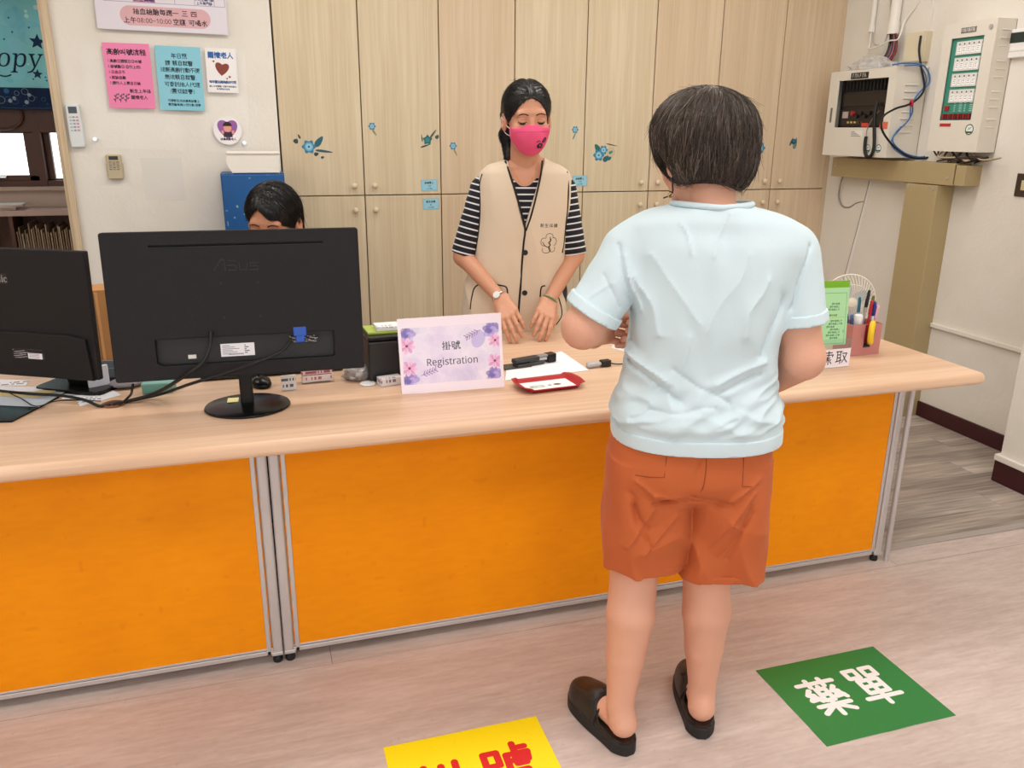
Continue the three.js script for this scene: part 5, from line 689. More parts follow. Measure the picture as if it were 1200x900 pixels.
{
  const D = 0.113, W2 = 0.156, H = 0.594, t = thing('alarm_panel', 'cream fire alarm panel with a green indicator board', 'alarm panel', [XR, YB2, Z2], LW), L = (px, py) => { const p = fx(px, py, XR - D); return [p.z - Z2, p.y - YB2]; };
  const a = L(1116.5, 41), b = L(1141, 136), gx0 = -0.104, gx1 = 0.092, gy0 = 0.148, gy1 = 0.527, s = shape([[-W2, 0], [W2, 0], [W2, H], [-W2, H]]), ho = new THREE.Path(); [[gx0, gy0], [gx1, gy0], [gx1, gy1], [gx0, gy1]].forEach(([x, y], i) => i ? ho.lineTo(x, y) : ho.moveTo(x, y)); ho.closePath(); s.holes.push(ho);
  part(t, 'box', merge([bb(-W2, W2, 0, 0.004, 0, D - 0.005), bb(-W2, W2, H - 0.004, H, 0, D - 0.005), bb(-W2, -W2 + 0.004, 0.004, H - 0.004, 0, D - 0.005), bb(W2 - 0.004, W2, 0.004, H - 0.004, 0, D - 0.005), bb(-W2, W2, 0, H, 0, 0.003)]), M.creamSide);
  part(t, 'door', extr(s, 0.005).translate(0, 0, D - 0.005), M.cream);
  for (const y of [0.545, 0.51, 0.475, 0.41, 0.375, 0.34, 0.275, 0.24, 0.205, 0.15, 0.115]) part(t, 'louver', rod([W2 + 0.001, y, 0.03], [W2 + 0.001, y, 0.085], 0.0035, 0.0035, 8), M.creamSide);
  const gb = part(t, 'green_board', bb(gx0 - 0.004, gx1 + 0.004, gy0 - 0.004, gy1 + 0.004, D - 0.02, D - 0.012), mat(0x3f8f7c, 0.5));
  for (let i = 0; i < 4; i++) { const y = 0.48 - i * 0.073, md = part(gb, 'indicator_module', new THREE.BoxGeometry(0.152, 0.06, 0.006).translate(0.004, y, D - 0.009), sheetMat(ctex(300, 120, (g) => { g.fillStyle = '#e4e2df'; g.fillRect(0, 0, 300, 120); g.fillStyle = '#3a3a3c'; for (let k = 0; k < 5; k++) { g.beginPath(); g.arc(38 + k * 56, 24, 8, 0, 7); g.fill(); } g.fillStyle = '#fff'; for (let k = 0; k < 5; k++) g.fillRect(16 + k * 56, 42, 46, 62); g.fillStyle = '#99a'; for (let k = 0; k < 5; k++) { g.fillRect(22 + k * 56, 52, 34, 5); g.fillRect(22 + k * 56, 66, 26, 5); g.fillRect(22 + k * 56, 84, 30, 5); } }))); }
  part(gb, 'red_button', bx(0.026, 0.022, 0.008, gx0 + 0.028, 0.205, D - 0.008, 0.002), mat(0xa01420, 0.4));
  part(gb, 'legend_print', new THREE.BoxGeometry(0.13, 0.06, 0.0008).translate(0.025, 0.212, D - 0.0115), sheetMat(ctex(260, 120, (g) => { g.fillStyle = '#3f8f7c'; g.fillRect(0, 0, 260, 120); g.fillStyle = '#bfe0d4'; for (let i = 0; i < 24; i++) g.fillRect(8 + (i % 4) * 64, 8 + Math.floor(i / 4) * 18, 20 + (i * 17) % 34, 6); })));
  for (let i = 0; i < 11; i++) part(gb, 'rocker_switch', bx(0.012, 0.026, 0.012, gx0 + 0.018 + i * 0.0158, 0.166, D - 0.006, 0.002), i % 2 ? mat(0x6a1018, 0.35) : mat(0x8a1822, 0.35));
  part(t, 'name_plate', new THREE.BoxGeometry(0.09, 0.024, 0.002).translate(-0.005, 0.558, D + 0.001), lettering(270, 72, '#6c6a68', '#d3d0ca', 9)); part(t, 'lock', cyl(0.011, 0.011, 0.006, 0, 0, 0, 22).rotateX(Math.PI / 2).translate(0.125, 0.56, D + 0.002), M.aluDark);
  part(t, 'red_label', new THREE.BoxGeometry(0.07, 0.015, 0.001).translate(-0.06, 0.126, D + 0.001), mat(0xc4242c, 0.5)); part(t, 'round_badge', disc(0.026, 0.095, 0.105, D + 0.001), badge);
}
{ // cables between the boxes and pipes above
  const A = (px, py, z) => fz(px, py, z), B = (px, py, x) => fx(px, py, x), blue = mat(0x3f74b4, 0.4), k = (n, l, pts, r, m, c = 'cable') => solo(n, l, c, tube(pts, r, 100, 8), m);
  k('black_wall_cable', 'black cable looping from the junction box past the amplifier side', [B(1079, 42, 3.385), B(1077, 58, 3.375), B(1079, 76, 3.37), A(1083, 104, -3.72), A(1078, 113, -3.72), A(1066, 122, -3.71), A(1048, 128, -3.7), A(1034, 138, -3.69), A(1033, 150, -3.69), A(1044, 168, -3.69), A(1060, 181, -3.69), A(1075, 186, -3.69), A(1092, 184, -3.66)], 0.0055, M.blackRub);
  k('blue_wall_cable', 'blue cable bundle winding behind the black wall cable', [A(1046, 76, -3.74), A(1060, 74, -3.74), A(1082, 77, -3.73), A(1089, 88, -3.73), A(1088, 98, -3.73), A(1078, 108, -3.73), A(1070, 120, -3.735), A(1069, 132, -3.735), A(1062, 144, -3.735), A(1050, 155, -3.735), A(1046, 165, -3.735), A(1058, 178, -3.72), A(1076, 184, -3.7), A(1092, 182, -3.68)], 0.004, blue);
  k('thin_blue_cable', 'thin blue cable beside the blue cable bundle', [A(1060, 77, -3.738), A(1078, 78, -3.735), A(1085, 90, -3.735), A(1084, 100, -3.735), A(1074, 112, -3.738), A(1067, 126, -3.74), A(1066, 138, -3.74), A(1056, 150, -3.74), A(1044, 168, -3.735), A(1060, 183, -3.71), A(1090, 186, -3.68)], 0.0028, blue);
  solo('red_cable_tie', 'red tie holding the black and blue wall cables', 'cable tie', new THREE.TorusGeometry(0.013, 0.006, 8, 16).rotateY(1.2), mat(0xc81824, 0.5), A(1068, 121, -3.715).toArray());
  const pj = B(1079, 56, XR); const jb = thing('junction_box', 'beige surface junction box beside the alarm panel', 'junction box', [XR - 0.0, pj.y, pj.z], LW); part(jb, 'box', bx(0.14, 0.15, 0.045, 0, 0, 0.0225, 0.004), mat(0xd8ccb0, 0.5)); part(jb, 'lid', bx(0.13, 0.14, 0.006, 0, 0, 0.048, 0.003), mat(0xdfd3b8, 0.5));
  const q = B(1046, 0, 3.395), q2 = B(1046, 40, 3.395); const pp = thing('conduit_pipe', 'thick white plastic conduit coming down beside the cabinets', 'pipe', [3.395, 0, q2.z]); part(pp, 'pipe', cyl(0.027, 0.027, CEIL - q2.y, 0, (CEIL + q2.y) / 2, 0, 24), M.pvc); part(pp, 'coupling', cyl(0.031, 0.031, 0.06, 0, q2.y + 0.03, 0, 24), M.pvc);
  const s2 = B(1021, 38, 3.41); const p3 = thing('thin_conduit', 'thin white conduit beside the thick white pipe', 'pipe', [3.41, 0, s2.z]); part(p3, 'pipe', cyl(0.014, 0.014, CEIL - s2.y, 0, (CEIL + s2.y) / 2, 0, 18), M.pvc); part(p3, 'end_fitting', cyl(0.017, 0.017, 0.04, 0, s2.y + 0.02, 0, 18), M.pvc);
  const wires = [[0x161616, 0], [0x1b3c44, 0.8], [0xa01828, 1.6], [0x2a6a70, 2.4], [0x141414, 3.2], [0xc06a7a, 4], [0x18181a, 4.8], [0x7a1420, 5.6]];
  const wireName = ['black', 'dark teal', 'red', 'teal', 'black', 'pink', 'black', 'dark red'];
  wires.forEach(([c, ph], i) => { const dx = (i - 3.5) * 1.0; k('coloured_wire', wireName[i] + ' wire in the bundle between white pipe and amplifier cabinet', [B(1046.5 + dx * 0.8, 38, 3.395), B(1047 + dx * 1.1, 48, 3.385 + 0.01 * Math.sin(ph)), B(1044 + dx * 1.3, 62, 3.37), B(1036 + dx * 1.5, 74, 3.35), B(1031 + dx * 1.5, 82, 3.33)], 0.006, mat(c, 0.45), 'wire').userData.group = 'wires under the white pipe'; });
  k('white_loop_wire', 'white wire curling between the conduits', [B(1021, 38, 3.405), B(1019, 52, 3.4), B(1018, 57, 3.39), B(1028, 55, 3.38), B(1042, 48, 3.375), B(1052, 46, 3.37), B(1055, 40, 3.38), B(1060, 25, 3.41), B(1075, 5, 3.425), B(1085, -12, 3.43)], 0.0045, M.pvc, 'wire');
  k('grey_loop_wire', 'grey wire hanging from the conduit above the amplifier cabinet', [B(1023, 38, 3.4), B(1024, 50, 3.39), B(1035, 52, 3.38), B(1040, 40, 3.39), B(1043, 18, 3.42), B(1044, -8, 3.425)], 0.0035, mat(0xb6b2ac, 0.5), 'wire');
  // wires under the wireway
  k('hanging_grey_wire', 'grey wire drooping below the wireway', [B(987.5, 207, 3.4), B(984, 220, 3.41), B(983, 232, 3.42), B(987, 241, 3.425), B(995, 243, 3.428), B(1004, 238, 3.43), B(1013, 236, 3.432)], 0.005, mat(0x9a958c, 0.5), 'wire');
  solo('drop_conduit', 'thin white conduit running down from the wireway', 'pipe', rod(B(1021, 212, 3.427), B(990, 330, 3.427), 0.007), M.pvc); k('drop_wire', 'grey wire taped beside the drop conduit', [B(1019, 212, 3.425), B(1008, 255, 3.428), B(996, 300, 3.43), B(988, 330, 3.43)], 0.0035, mat(0xa79f92, 0.6), 'wire');
  // bundle under the alarm panel
  for (let i = 0; i < 9; i++) { const z = -3.56 + i * 0.03; k('bundle_wire', 'tangled wire between the alarm panel and the wireway', [V(3.37, 1.41, z), V(3.36 - rr(0, 0.03), 1.385, z + rr(0, 0.06)), V(3.35, 1.366 + rr(0, 0.02), z + rr(0.05, 0.14)), V(3.37, 1.39, z + rr(0.1, 0.2)), V(3.39, 1.36, z + rr(0.0, 0.06))], rr(0.003, 0.007), i % 3 === 2 ? mat(0xb8a890, 0.5) : i % 3 ? M.blackRub : mat(0x4a3a34, 0.5), 'wire').userData.group = 'wires under the alarm panel'; }
  // plastic bag on the amplifier cabinet
  const bg = new THREE.IcosahedronGeometry(1, 6), p = bg.attributes.position; for (let i = 0; i < p.count; i++) { const x = p.getX(i), y = p.getY(i), z = p.getZ(i), r = 0.75 + 0.35 * Math.abs(vn(x * 3 + 5, y * 3 + 5, z * 3 + 5) - 0.5) * 2 + 0.15 * vn(x * 9 + 5, y * 9 + 5, z * 9 + 5); p.setXYZ(i, x * r * 0.08, Math.max(0, y * r * 0.075 + 0.002), z * r * 0.17); } bg.computeVertexNormals();
  solo('plastic_bag', 'crumpled clear plastic bag on the amplifier cabinet', 'bag', bg, new THREE.MeshPhysicalMaterial({ color: 0xe8e6e4, roughness: 0.25, transmission: 0.45, thickness: 0 }), [3.33, YB1 + 0.457, -4.06]);
  // controller and switch at the picture's right
  const c1 = B(1196, 51, XR), th = thing('wall_controller', 'white wall controller with a dark screen beside the alarm panel', 'controller', [XR, c1.y, c1.z + 0.02], LW); part(th, 'case', bx(0.15, 0.125, 0.022, 0, 0, 0.011, 0.005), M.white); part(th, 'screen', bx(0.12, 0.045, 0.002, 0.0, 0.025, 0.023, 0.001), mat(0x26332e, 0.25)); for (let i = 0; i < 4; i++) part(th, 'button', bx(0.024, 0.008, 0.003, -0.045 + i * 0.03, -0.03, 0.023, 0.001), M.pvc);
  const c2 = B(1197, 217, XR), sw = thing('light_switch', 'dark bronze light switch plate on the right wall', 'switch', [XR, c2.y, c2.z + 0.01], LW); part(sw, 'plate', bx(0.075, 0.105, 0.007, 0, 0, 0.0035, 0.003), mat(0x4a3d34, 0.4, { metalness: 0.4 })); part(sw, 'rocker', bx(0.03, 0.045, 0.006, 0.012, 0, 0.009, 0.002), mat(0xd8c8a0, 0.4));
}
// ---------------------------------------------------------------- people: distance fields meshed with surface nets
const capF = (a, b, ra, rb = ra) => { const ax = a.x, ay = a.y, az = a.z, dx = b.x - ax, dy = b.y - ay, dz = b.z - az, L = dx * dx + dy * dy + dz * dz || 1e-9; return (x, y, z) => { const px = x - ax, py = y - ay, pz = z - az, t = clamp((px * dx + py * dy + pz * dz) / L), qx = px - dx * t, qy = py - dy * t, qz = pz - dz * t; return Math.sqrt(qx * qx + qy * qy + qz * qz) - (ra + (rb - ra) * t); }; };
const ellF = (cx, cy, cz, rx, ry, rz) => (x, y, z) => { const a = (x - cx) / rx, b = (y - cy) / ry, c = (z - cz) / rz, k = Math.sqrt(a * a + b * b + c * c), a2 = a / rx, b2 = b / ry, c2 = c / rz, k1 = Math.sqrt(a2 * a2 + b2 * b2 + c2 * c2) || 1e-9; return k < 1e-6 ? -Math.min(rx, ry, rz) : k * (k - 1) / k1; };
const smin = (a, b, k) => { const h = clamp(0.5 + 0.5 * (b - a) / k); return b + (a - b) * h - k * h * (1 - h); };
const smax = (a, b, k) => -smin(-a, -b, k);
const uni = (list, k) => (x, y, z) => { let d = list[0](x, y, z); for (let i = 1; i < list.length; i++) d = smin(d, list[i](x, y, z), k); return d; };
// stacked elliptical sections; rows [y, cx, cz, a, b] from low to high
function loftF(rows, e = 2) {
  rows.sort((p, q) => p[0] - q[0]); const n = rows.length, out = [0, 0, 0, 0];
  const at = (y) => { let i = 0; while (i < n - 2 && y > rows[i + 1][0]) i++; const p = rows[i], q = rows[i + 1], t = clamp((y - p[0]) / (q[0] - p[0])), o = rows[Math.max(0, i - 1)], r = rows[Math.min(n - 1, i + 2)], h = q[0] - p[0];
    for (let k = 1; k < 5; k++) { const m0 = i > 0 ? (q[k] - o[k]) / (q[0] - o[0]) * h : (q[k] - p[k]), m1 = i < n - 2 ? (r[k] - p[k]) / (r[0] - p[0]) * h : (q[k] - p[k]), t2 = t * t, t3 = t2 * t; out[k - 1] = (2 * t3 - 3 * t2 + 1) * p[k] + (t3 - 2 * t2 + t) * m0 + (3 * t2 - 2 * t3) * q[k] + (t3 - t2) * m1; } return out; };
  const f = (x, y, z) => { const [cx, cz, a, b] = at(y), u = Math.abs(x - cx) / a, v = Math.abs(z - cz) / b, k = e === 2 ? Math.sqrt(u * u + v * v) : Math.pow(Math.pow(u, e) + Math.pow(v, e), 1 / e); const d = (k - 1) * Math.min(a, b), top = y - rows[n - 1][0], bot = rows[0][0] - y; return Math.max(d, top, bot); };
  f.at = at; return f;
}
function nets(fn, lo, hi, h, uvf) {
  const nx = Math.ceil((hi[0] - lo[0]) / h) + 1, ny = Math.ceil((hi[1] - lo[1]) / h) + 1, nz = Math.ceil((hi[2] - lo[2]) / h) + 1, S = nx * ny, val = new Float32Array(nx * ny * nz), B = 5, far = B * h * 1.05;
  for (let bz = 0; bz < nz; bz += B) for (let by = 0; by < ny; by += B) for (let bxx = 0; bxx < nx; bxx += B) {
    const c = fn(lo[0] + (bxx + B / 2) * h, lo[1] + (by + B / 2) * h, lo[2] + (bz + B / 2) * h), skip = Math.abs(c) > far * 1.6;
    for (let k = bz; k < Math.min(nz, bz + B); k++) for (let j = by; j < Math.min(ny, by + B); j++) for (let i = bxx; i < Math.min(nx, bxx + B); i++) val[i + j * nx + k * S] = skip ? c : fn(lo[0] + i * h, lo[1] + j * h, lo[2] + k * h);
  }
  const id = new Int32Array(nx * ny * nz).fill(-1), pos = [], idx = [];
  const O = [[0, 0, 0], [1, 0, 0], [0, 1, 0], [1, 1, 0], [0, 0, 1], [1, 0, 1], [0, 1, 1], [1, 1, 1]], E = [[0, 1], [2, 3], [4, 5], [6, 7], [0, 2], [1, 3], [4, 6], [5, 7], [0, 4], [1, 5], [2, 6], [3, 7]];
  for (let k = 0; k < nz - 1; k++) for (let j = 0; j < ny - 1; j++) for (let i = 0; i < nx - 1; i++) {
    const b = i + j * nx + k * S, v = O.map(([x, y, z]) => val[b + x + y * nx + z * S]); let m = 0; for (let q = 0; q < 8; q++) if (v[q] < 0) m++; if (m === 0 || m === 8) continue;
    let x = 0, y = 0, z = 0, n = 0; for (const [p, q] of E) if ((v[p] < 0) !== (v[q] < 0)) { const t = v[p] / (v[p] - v[q]); x += lerp(O[p][0], O[q][0], t); y += lerp(O[p][1], O[q][1], t); z += lerp(O[p][2], O[q][2], t); n++; }
    id[b] = pos.length / 3; pos.push(lo[0] + (i + x / n) * h, lo[1] + (j + y / n) * h, lo[2] + (k + z / n) * h);
  }
  const quad = (a, b, c, d, f) => { if (a < 0 || b < 0 || c < 0 || d < 0) return; if (f) idx.push(a, b, c, a, c, d); else idx.push(a, c, b, a, d, c); };
  for (let k = 1; k < nz - 1; k++) for (let j = 1; j < ny - 1; j++) for (let i = 1; i < nx - 1; i++) {
    const b = i + j * nx + k * S, v = val[b] < 0;
    if (v !== (val[b + 1] < 0)) quad(id[b - nx - S], id[b - S], id[b], id[b - nx], v);
    if (v !== (val[b + nx] < 0)) quad(id[b - 1 - S], id[b - 1], id[b], id[b - S], v);
    if (v !== (val[b + S] < 0)) quad(id[b - 1 - nx], id[b - nx], id[b], id[b - 1], v);
  }
  const N = pos.length / 3, nor = new Float32Array(N * 3), uv = new Float32Array(N * 2), e = h * 0.6;
  for (let i = 0; i < N; i++) { const x = pos[3 * i], y = pos[3 * i + 1], z = pos[3 * i + 2]; let a = fn(x + e, y, z) - fn(x - e, y, z), b = fn(x, y + e, z) - fn(x, y - e, z), c = fn(x, y, z + e) - fn(x, y, z - e); const l = Math.hypot(a, b, c) || 1; nor[3 * i] = a / l; nor[3 * i + 1] = b / l; nor[3 * i + 2] = c / l; const w = uvf ? uvf(x, y, z) : [x, y]; uv[2 * i] = w[0]; uv[2 * i + 1] = w[1]; }
  const g = new THREE.BufferGeometry(); g.setAttribute('position', new THREE.Float32BufferAttribute(pos, 3)); g.setAttribute('normal', new THREE.BufferAttribute(nor, 3)); g.setAttribute('uv', new THREE.BufferAttribute(uv, 2)); g.setIndex(idx); return g;
}
function tint(g, fn) { const p = g.attributes.position, a = new Float32Array(p.count * 3); for (let i = 0; i < p.count; i++) { const c = fn(p.getX(i), p.getY(i), p.getZ(i)); a[3 * i] = c.r; a[3 * i + 1] = c.g; a[3 * i + 2] = c.b; } g.setAttribute('color', new THREE.BufferAttribute(a, 3)); return g; }
function frontZ(fn, x, y, z0 = 0.4, dir = -1) { let z = z0; for (let i = 0; i < 160; i++) { const d = fn(x, y, z); if (d < 0.0004) return z; z += dir * Math.max(0.0006, Math.min(0.05, d * 0.6)); if (z < -0.2) break; } return 0; }
// slides a point onto the nearest place of a field's surface
function toSurf(fn, p, off = 0) { const q = p.clone(), e = 0.002; for (let i = 0; i < 8; i++) { const n = V(fn(q.x + e, q.y, q.z) - fn(q.x - e, q.y, q.z), fn(q.x, q.y + e, q.z) - fn(q.x, q.y - e, q.z), fn(q.x, q.y, q.z + e) - fn(q.x, q.y, q.z - e)).normalize(); q.addScaledVector(n, -clamp(fn(q.x, q.y, q.z) - off, -0.03, 0.03)); } return q; }
const skinNoise = bumpTex((u, v) => 0.5 * vn(u * 60, v * 60, 1, 60, 60) + 0.5 * vn(u * 120, v * 120, 2, 120, 120), [9, 9]);
const skinMat = (c) => mat(c, 0.5, { bumpMap: skinNoise, bumpScale: 0.0006, vertexColors: true, sheen: 0.15, sheenColor: new THREE.Color(0xffb090), sheenRoughness: 0.6 });
const WHITE = new THREE.Color(1, 1, 1);
// a hand; y along the fingers, x toward the thumb, z out of the back of the hand
function handF(curl, spread = 0.05, thumb = 0, s = 1) {
  const kn = [[0.03, 0.087], [0.0105, 0.092], [-0.0105, 0.087], [-0.029, 0.077]], len = [[0.042, 0.026, 0.02], [0.046, 0.029, 0.021], [0.043, 0.027, 0.021], [0.034, 0.02, 0.018]], fs = [], pf = [], nails = [];
  kn.forEach(([x, y], i) => {
    pf.push(capF(V(x * 0.5, 0, 0), V(x, y, 0.002), 0.015, 0.0112)); let a = curl[i][0], p = V(x, y, 0.001), sp = (1.5 - i) * spread; const L = [];
    len[i].forEach((l, j) => { if (j) a += curl[i][j]; const q = V(p.x + Math.sin(sp) * l * Math.cos(a), p.y + Math.cos(sp) * Math.cos(a) * l, p.z - Math.sin(a) * l); L.push(capF(p, q, 0.0097 - j * 0.0008 - (i === 3 ? 0.0012 : 0), 0.0089 - j * 0.0008 - (i === 3 ? 0.0012 : 0))); p = q; }); fs.push(uni(L, 0.004));
    nails.push([p, a]);
  });
  const t0 = V(0.018, 0.016, -0.006), t1 = V(0.042, 0.044, -0.013 - thumb * 0.012), t2 = V(0.05 - thumb * 0.012, 0.074, -0.02 - thumb * 0.022), t3 = V(0.046 - thumb * 0.022, 0.096, -0.026 - thumb * 0.028);
  const palm = uni(pf, 0.014), th = uni([capF(t0, t1, 0.016, 0.0135), capF(t1, t2, 0.0125, 0.0108), capF(t2, t3, 0.0108, 0.0088)], 0.006), wr = ellF(0, -0.004, 0, 0.029, 0.03, 0.021);
  const f = (x, y, z) => { x /= s; y /= s; z /= s; let d = smin(palm(x, y, z), wr(x, y, z), 0.02); d = smin(d, th(x, y, z), 0.012); for (const q of fs) d = smin(d, q(x, y, z), 0.004); return d * s; };
  f.nails = nails.map(([p, a]) => [p.clone().multiplyScalar(s), a]); return f;
}
function handGeo(curl, spread, thumb, mirror, s = 1) { const f = handF(curl, spread, thumb, s), m = mirror ? -1 : 1, g = nets((x, y, z) => f(x * m, y, z), [-0.08 * s, -0.05 * s, -0.13 * s], [0.08 * s, 0.21 * s, 0.05 * s], 0.003); return g; }
// places a hand: wrist point, finger direction, direction the back of the hand faces
function placeHand(g, w, dir, back) { const y = dir.clone().normalize(), x = y.clone().cross(back).normalize(), z = x.clone().cross(y); return g.applyMatrix4(new THREE.Matrix4().makeBasis(x, y, z).setPosition(w)); }
// head, facing +z, origin between the ears
const headParts = () => {
  const skull = ellF(0, 0.042, -0.012, 0.074, 0.083, 0.092), face = ellF(0, -0.03, 0.024, 0.061, 0.086, 0.066), jaw = ellF(0, -0.072, 0.03, 0.05, 0.036, 0.052), chin = ellF(0, -0.1, 0.056, 0.021, 0.017, 0.02), nose = capF(V(0, 0.004, 0.086), V(0, -0.034, 0.1), 0.0085, 0.0125), wing = uni([ellF(-0.012, -0.038, 0.092, 0.009, 0.008, 0.01), ellF(0.012, -0.038, 0.092, 0.009, 0.008, 0.01)], 0.004);
  const brow = capF(V(-0.036, 0.026, 0.073), V(0.036, 0.026, 0.073), 0.0135), cheek = uni([ellF(-0.04, -0.028, 0.062, 0.024, 0.022, 0.022), ellF(0.04, -0.028, 0.062, 0.024, 0.022, 0.022)], 0.01), mouth = uni([ellF(0, -0.062, 0.083, 0.022, 0.005, 0.009), ellF(0, -0.071, 0.082, 0.018, 0.005, 0.009)], 0.003);
  const sock = uni([ellF(-0.032, 0.006, 0.096, 0.017, 0.011, 0.013), ellF(0.032, 0.006, 0.096, 0.017, 0.011, 0.013)], 0.003), lid = uni([ellF(-0.032, 0.003, 0.0735, 0.0155, 0.012, 0.0135), ellF(0.032, 0.003, 0.0735, 0.0155, 0.012, 0.0135)], 0.002);
  const earS = (s) => (x, y, z) => { const e = ellF(s * 0.079, -0.006, -0.008, 0.012, 0.032, 0.02)(x, y, z), c = ellF(s * 0.09, -0.002, -0.003, 0.009, 0.02, 0.012)(x, y, z); return smax(e, -c, 0.005); }, eL = earS(-1), eR = earS(1), neck = capF(V(0, -0.06, -0.03), V(0, -0.19, -0.045), 0.05, 0.054);
  const base = (x, y, z) => { let d = smin(skull(x, y, z), face(x, y, z), 0.03); d = smin(d, jaw(x, y, z), 0.02); d = smin(d, chin(x, y, z), 0.02); d = smin(d, brow(x, y, z), 0.016); d = smin(d, cheek(x, y, z), 0.02); return d; };
  const full = (x, y, z) => { let d = base(x, y, z); d = smax(d, -sock(x, y, z), 0.012); d = smin(d, lid(x, y, z), 0.003); d = smin(d, nose(x, y, z), 0.012); d = smin(d, wing(x, y, z), 0.006); d = smin(d, mouth(x, y, z), 0.006); d = smin(d, Math.min(eL(x, y, z), eR(x, y, z)), 0.006); return smin(d, neck(x, y, z), 0.02); };
  return { base, full };
};
const HD = headParts();
function headGeo(c) { const g = nets(HD.full, [-0.11, -0.21, -0.13], [0.11, 0.14, 0.13], 0.0032); const lip = new THREE.Color(0.75, 0.42, 0.42), flush = new THREE.Color(0.98, 0.9, 0.88); return tint(g, (x, y, z) => z > 0.07 && Math.abs(y + 0.066) < 0.01 && Math.abs(x) < 0.022 ? lip : z > 0.03 && Math.abs(y + 0.03) < 0.02 && Math.abs(x) > 0.025 ? flush : WHITE); }
// fine strands lying on a hair volume: fn field, seeds, comb(p) direction, colours
function strands(fn, pts, comb, cols, L = 0.045, r = 0.0009, lift = 0.001, steps = 7) {
  const pos = [], col = [], idx = []; const eps = 0.003;
  const grad = (p) => V(fn(p.x + eps, p.y, p.z) - fn(p.x - eps, p.y, p.z), fn(p.x, p.y + eps, p.z) - fn(p.x, p.y - eps, p.z), fn(p.x, p.y, p.z + eps) - fn(p.x, p.y, p.z - eps)).normalize();
  for (const s of pts) {
    let p = s.clone(), c = cols[Math.floor(rnd() * cols.length)], len = L * rr(0.6, 1.3), lf = lift * rr(0.2, 2.2), base = pos.length / 3, ok = 0; const jit = V(rr(-0.25, 0.25), rr(-0.15, 0.15), rr(-0.25, 0.25)), up = rnd() < 0.06 ? rr(0.1, 0.3) : 0;
    for (let k = 0; k <= steps; k++) {
      const n = grad(p); const d = fn(p.x, p.y, p.z); if (!(Math.abs(d) < 0.03)) break; const q = p.clone().addScaledVector(n, -d + lf + up * 0.05 * (k / steps) ** 2); const dir = comb(q).add(jit).addScaledVector(n, -comb(q).add(jit).dot(n)).normalize(), sd = n.clone().cross(dir).normalize(), rad = r * (1 - 0.75 * k / steps);
      for (const [a, b] of [[1, 0], [-0.5, 0.8], [-0.5, -0.8]]) { pos.push(q.x + sd.x * rad * a + n.x * rad * b, q.y + sd.y * rad * a + n.y * rad * b, q.z + sd.z * rad * a + n.z * rad * b); col.push(c.r, c.g, c.b); }
      if (k) for (let m = 0; m < 3; m++) { const a = base + (k - 1) * 3 + m, b = base + (k - 1) * 3 + (m + 1) % 3; idx.push(a, b, a + 3, b, b + 3, a + 3); } p = q.addScaledVector(dir, len / steps);
    }
  }
  const g = new THREE.BufferGeometry(); g.setAttribute('position', new THREE.Float32BufferAttribute(pos, 3)); g.setAttribute('color', new THREE.Float32BufferAttribute(col, 3)); g.setIndex(idx); g.computeVertexNormals(); return g;
}
function surfacePts(g, n, ok = () => true) { const p = g.attributes.position, out = []; let guard = 0; while (out.length < n && guard++ < n * 30) { const i = Math.floor(rnd() * p.count), v = V(p.getX(i) + rr(-0.002, 0.002), p.getY(i) + rr(-0.002, 0.002), p.getZ(i) + rr(-0.002, 0.002)); if (ok(v)) out.push(v); } return out; }
function joinSkin(list) { return mergeGeometries(list.map((g) => { if (!g.attributes.color) tint(g, () => WHITE); if (!g.attributes.uv) g.setAttribute('uv', new THREE.BufferAttribute(new Float32Array(g.attributes.position.count * 2), 2)); const q = g.toNonIndexed(); for (const k of Object.keys(q.attributes)) if (!['position', 'normal', 'uv', 'color'].includes(k)) q.deleteAttribute(k); return q; })); }
// a person's own frame: origin on the floor, +z toward the picture's viewer; returns a pixel-to-frame helper
function frameAt(t) { t.updateMatrixWorld(true); const inv = t.matrixWorld.clone().invert(), o = CAM.clone().applyMatrix4(inv), R3 = new THREE.Matrix3().setFromMatrix4(inv); return (px, py, lz = 0) => { const d = ray(px, py).applyMatrix3(R3); return d.multiplyScalar((lz - o.z) / d.z).add(o); }; }
const rowOf = (P) => (py, xl, xr, b, cz = 0) => { const l = P(xl, py, cz), r = P(xr, py, cz); return [(l.y + r.y) / 2, (l.x + r.x) / 2, cz, (r.x - l.x) / 2, b]; };
const cloth = (c, o = {}) => mat(c, 0.85, { bumpMap: weaveBump, bumpScale: 0.0003, sheen: 0.25, sheenRoughness: 0.7, sheenColor: new THREE.Color(c).lerp(WHITE, 0.5), ...o });
const hairMat = (rough = 0.45) => mat(0xffffff, rough, { vertexColors: true });
function blendTube(fn, pts, r, off = 0.001, seg = 0) { return tube(pts.map((p) => V(p.x, p.y, frontZ(fn, p.x, p.y) + off)), r, seg || pts.length * 8, 7); }
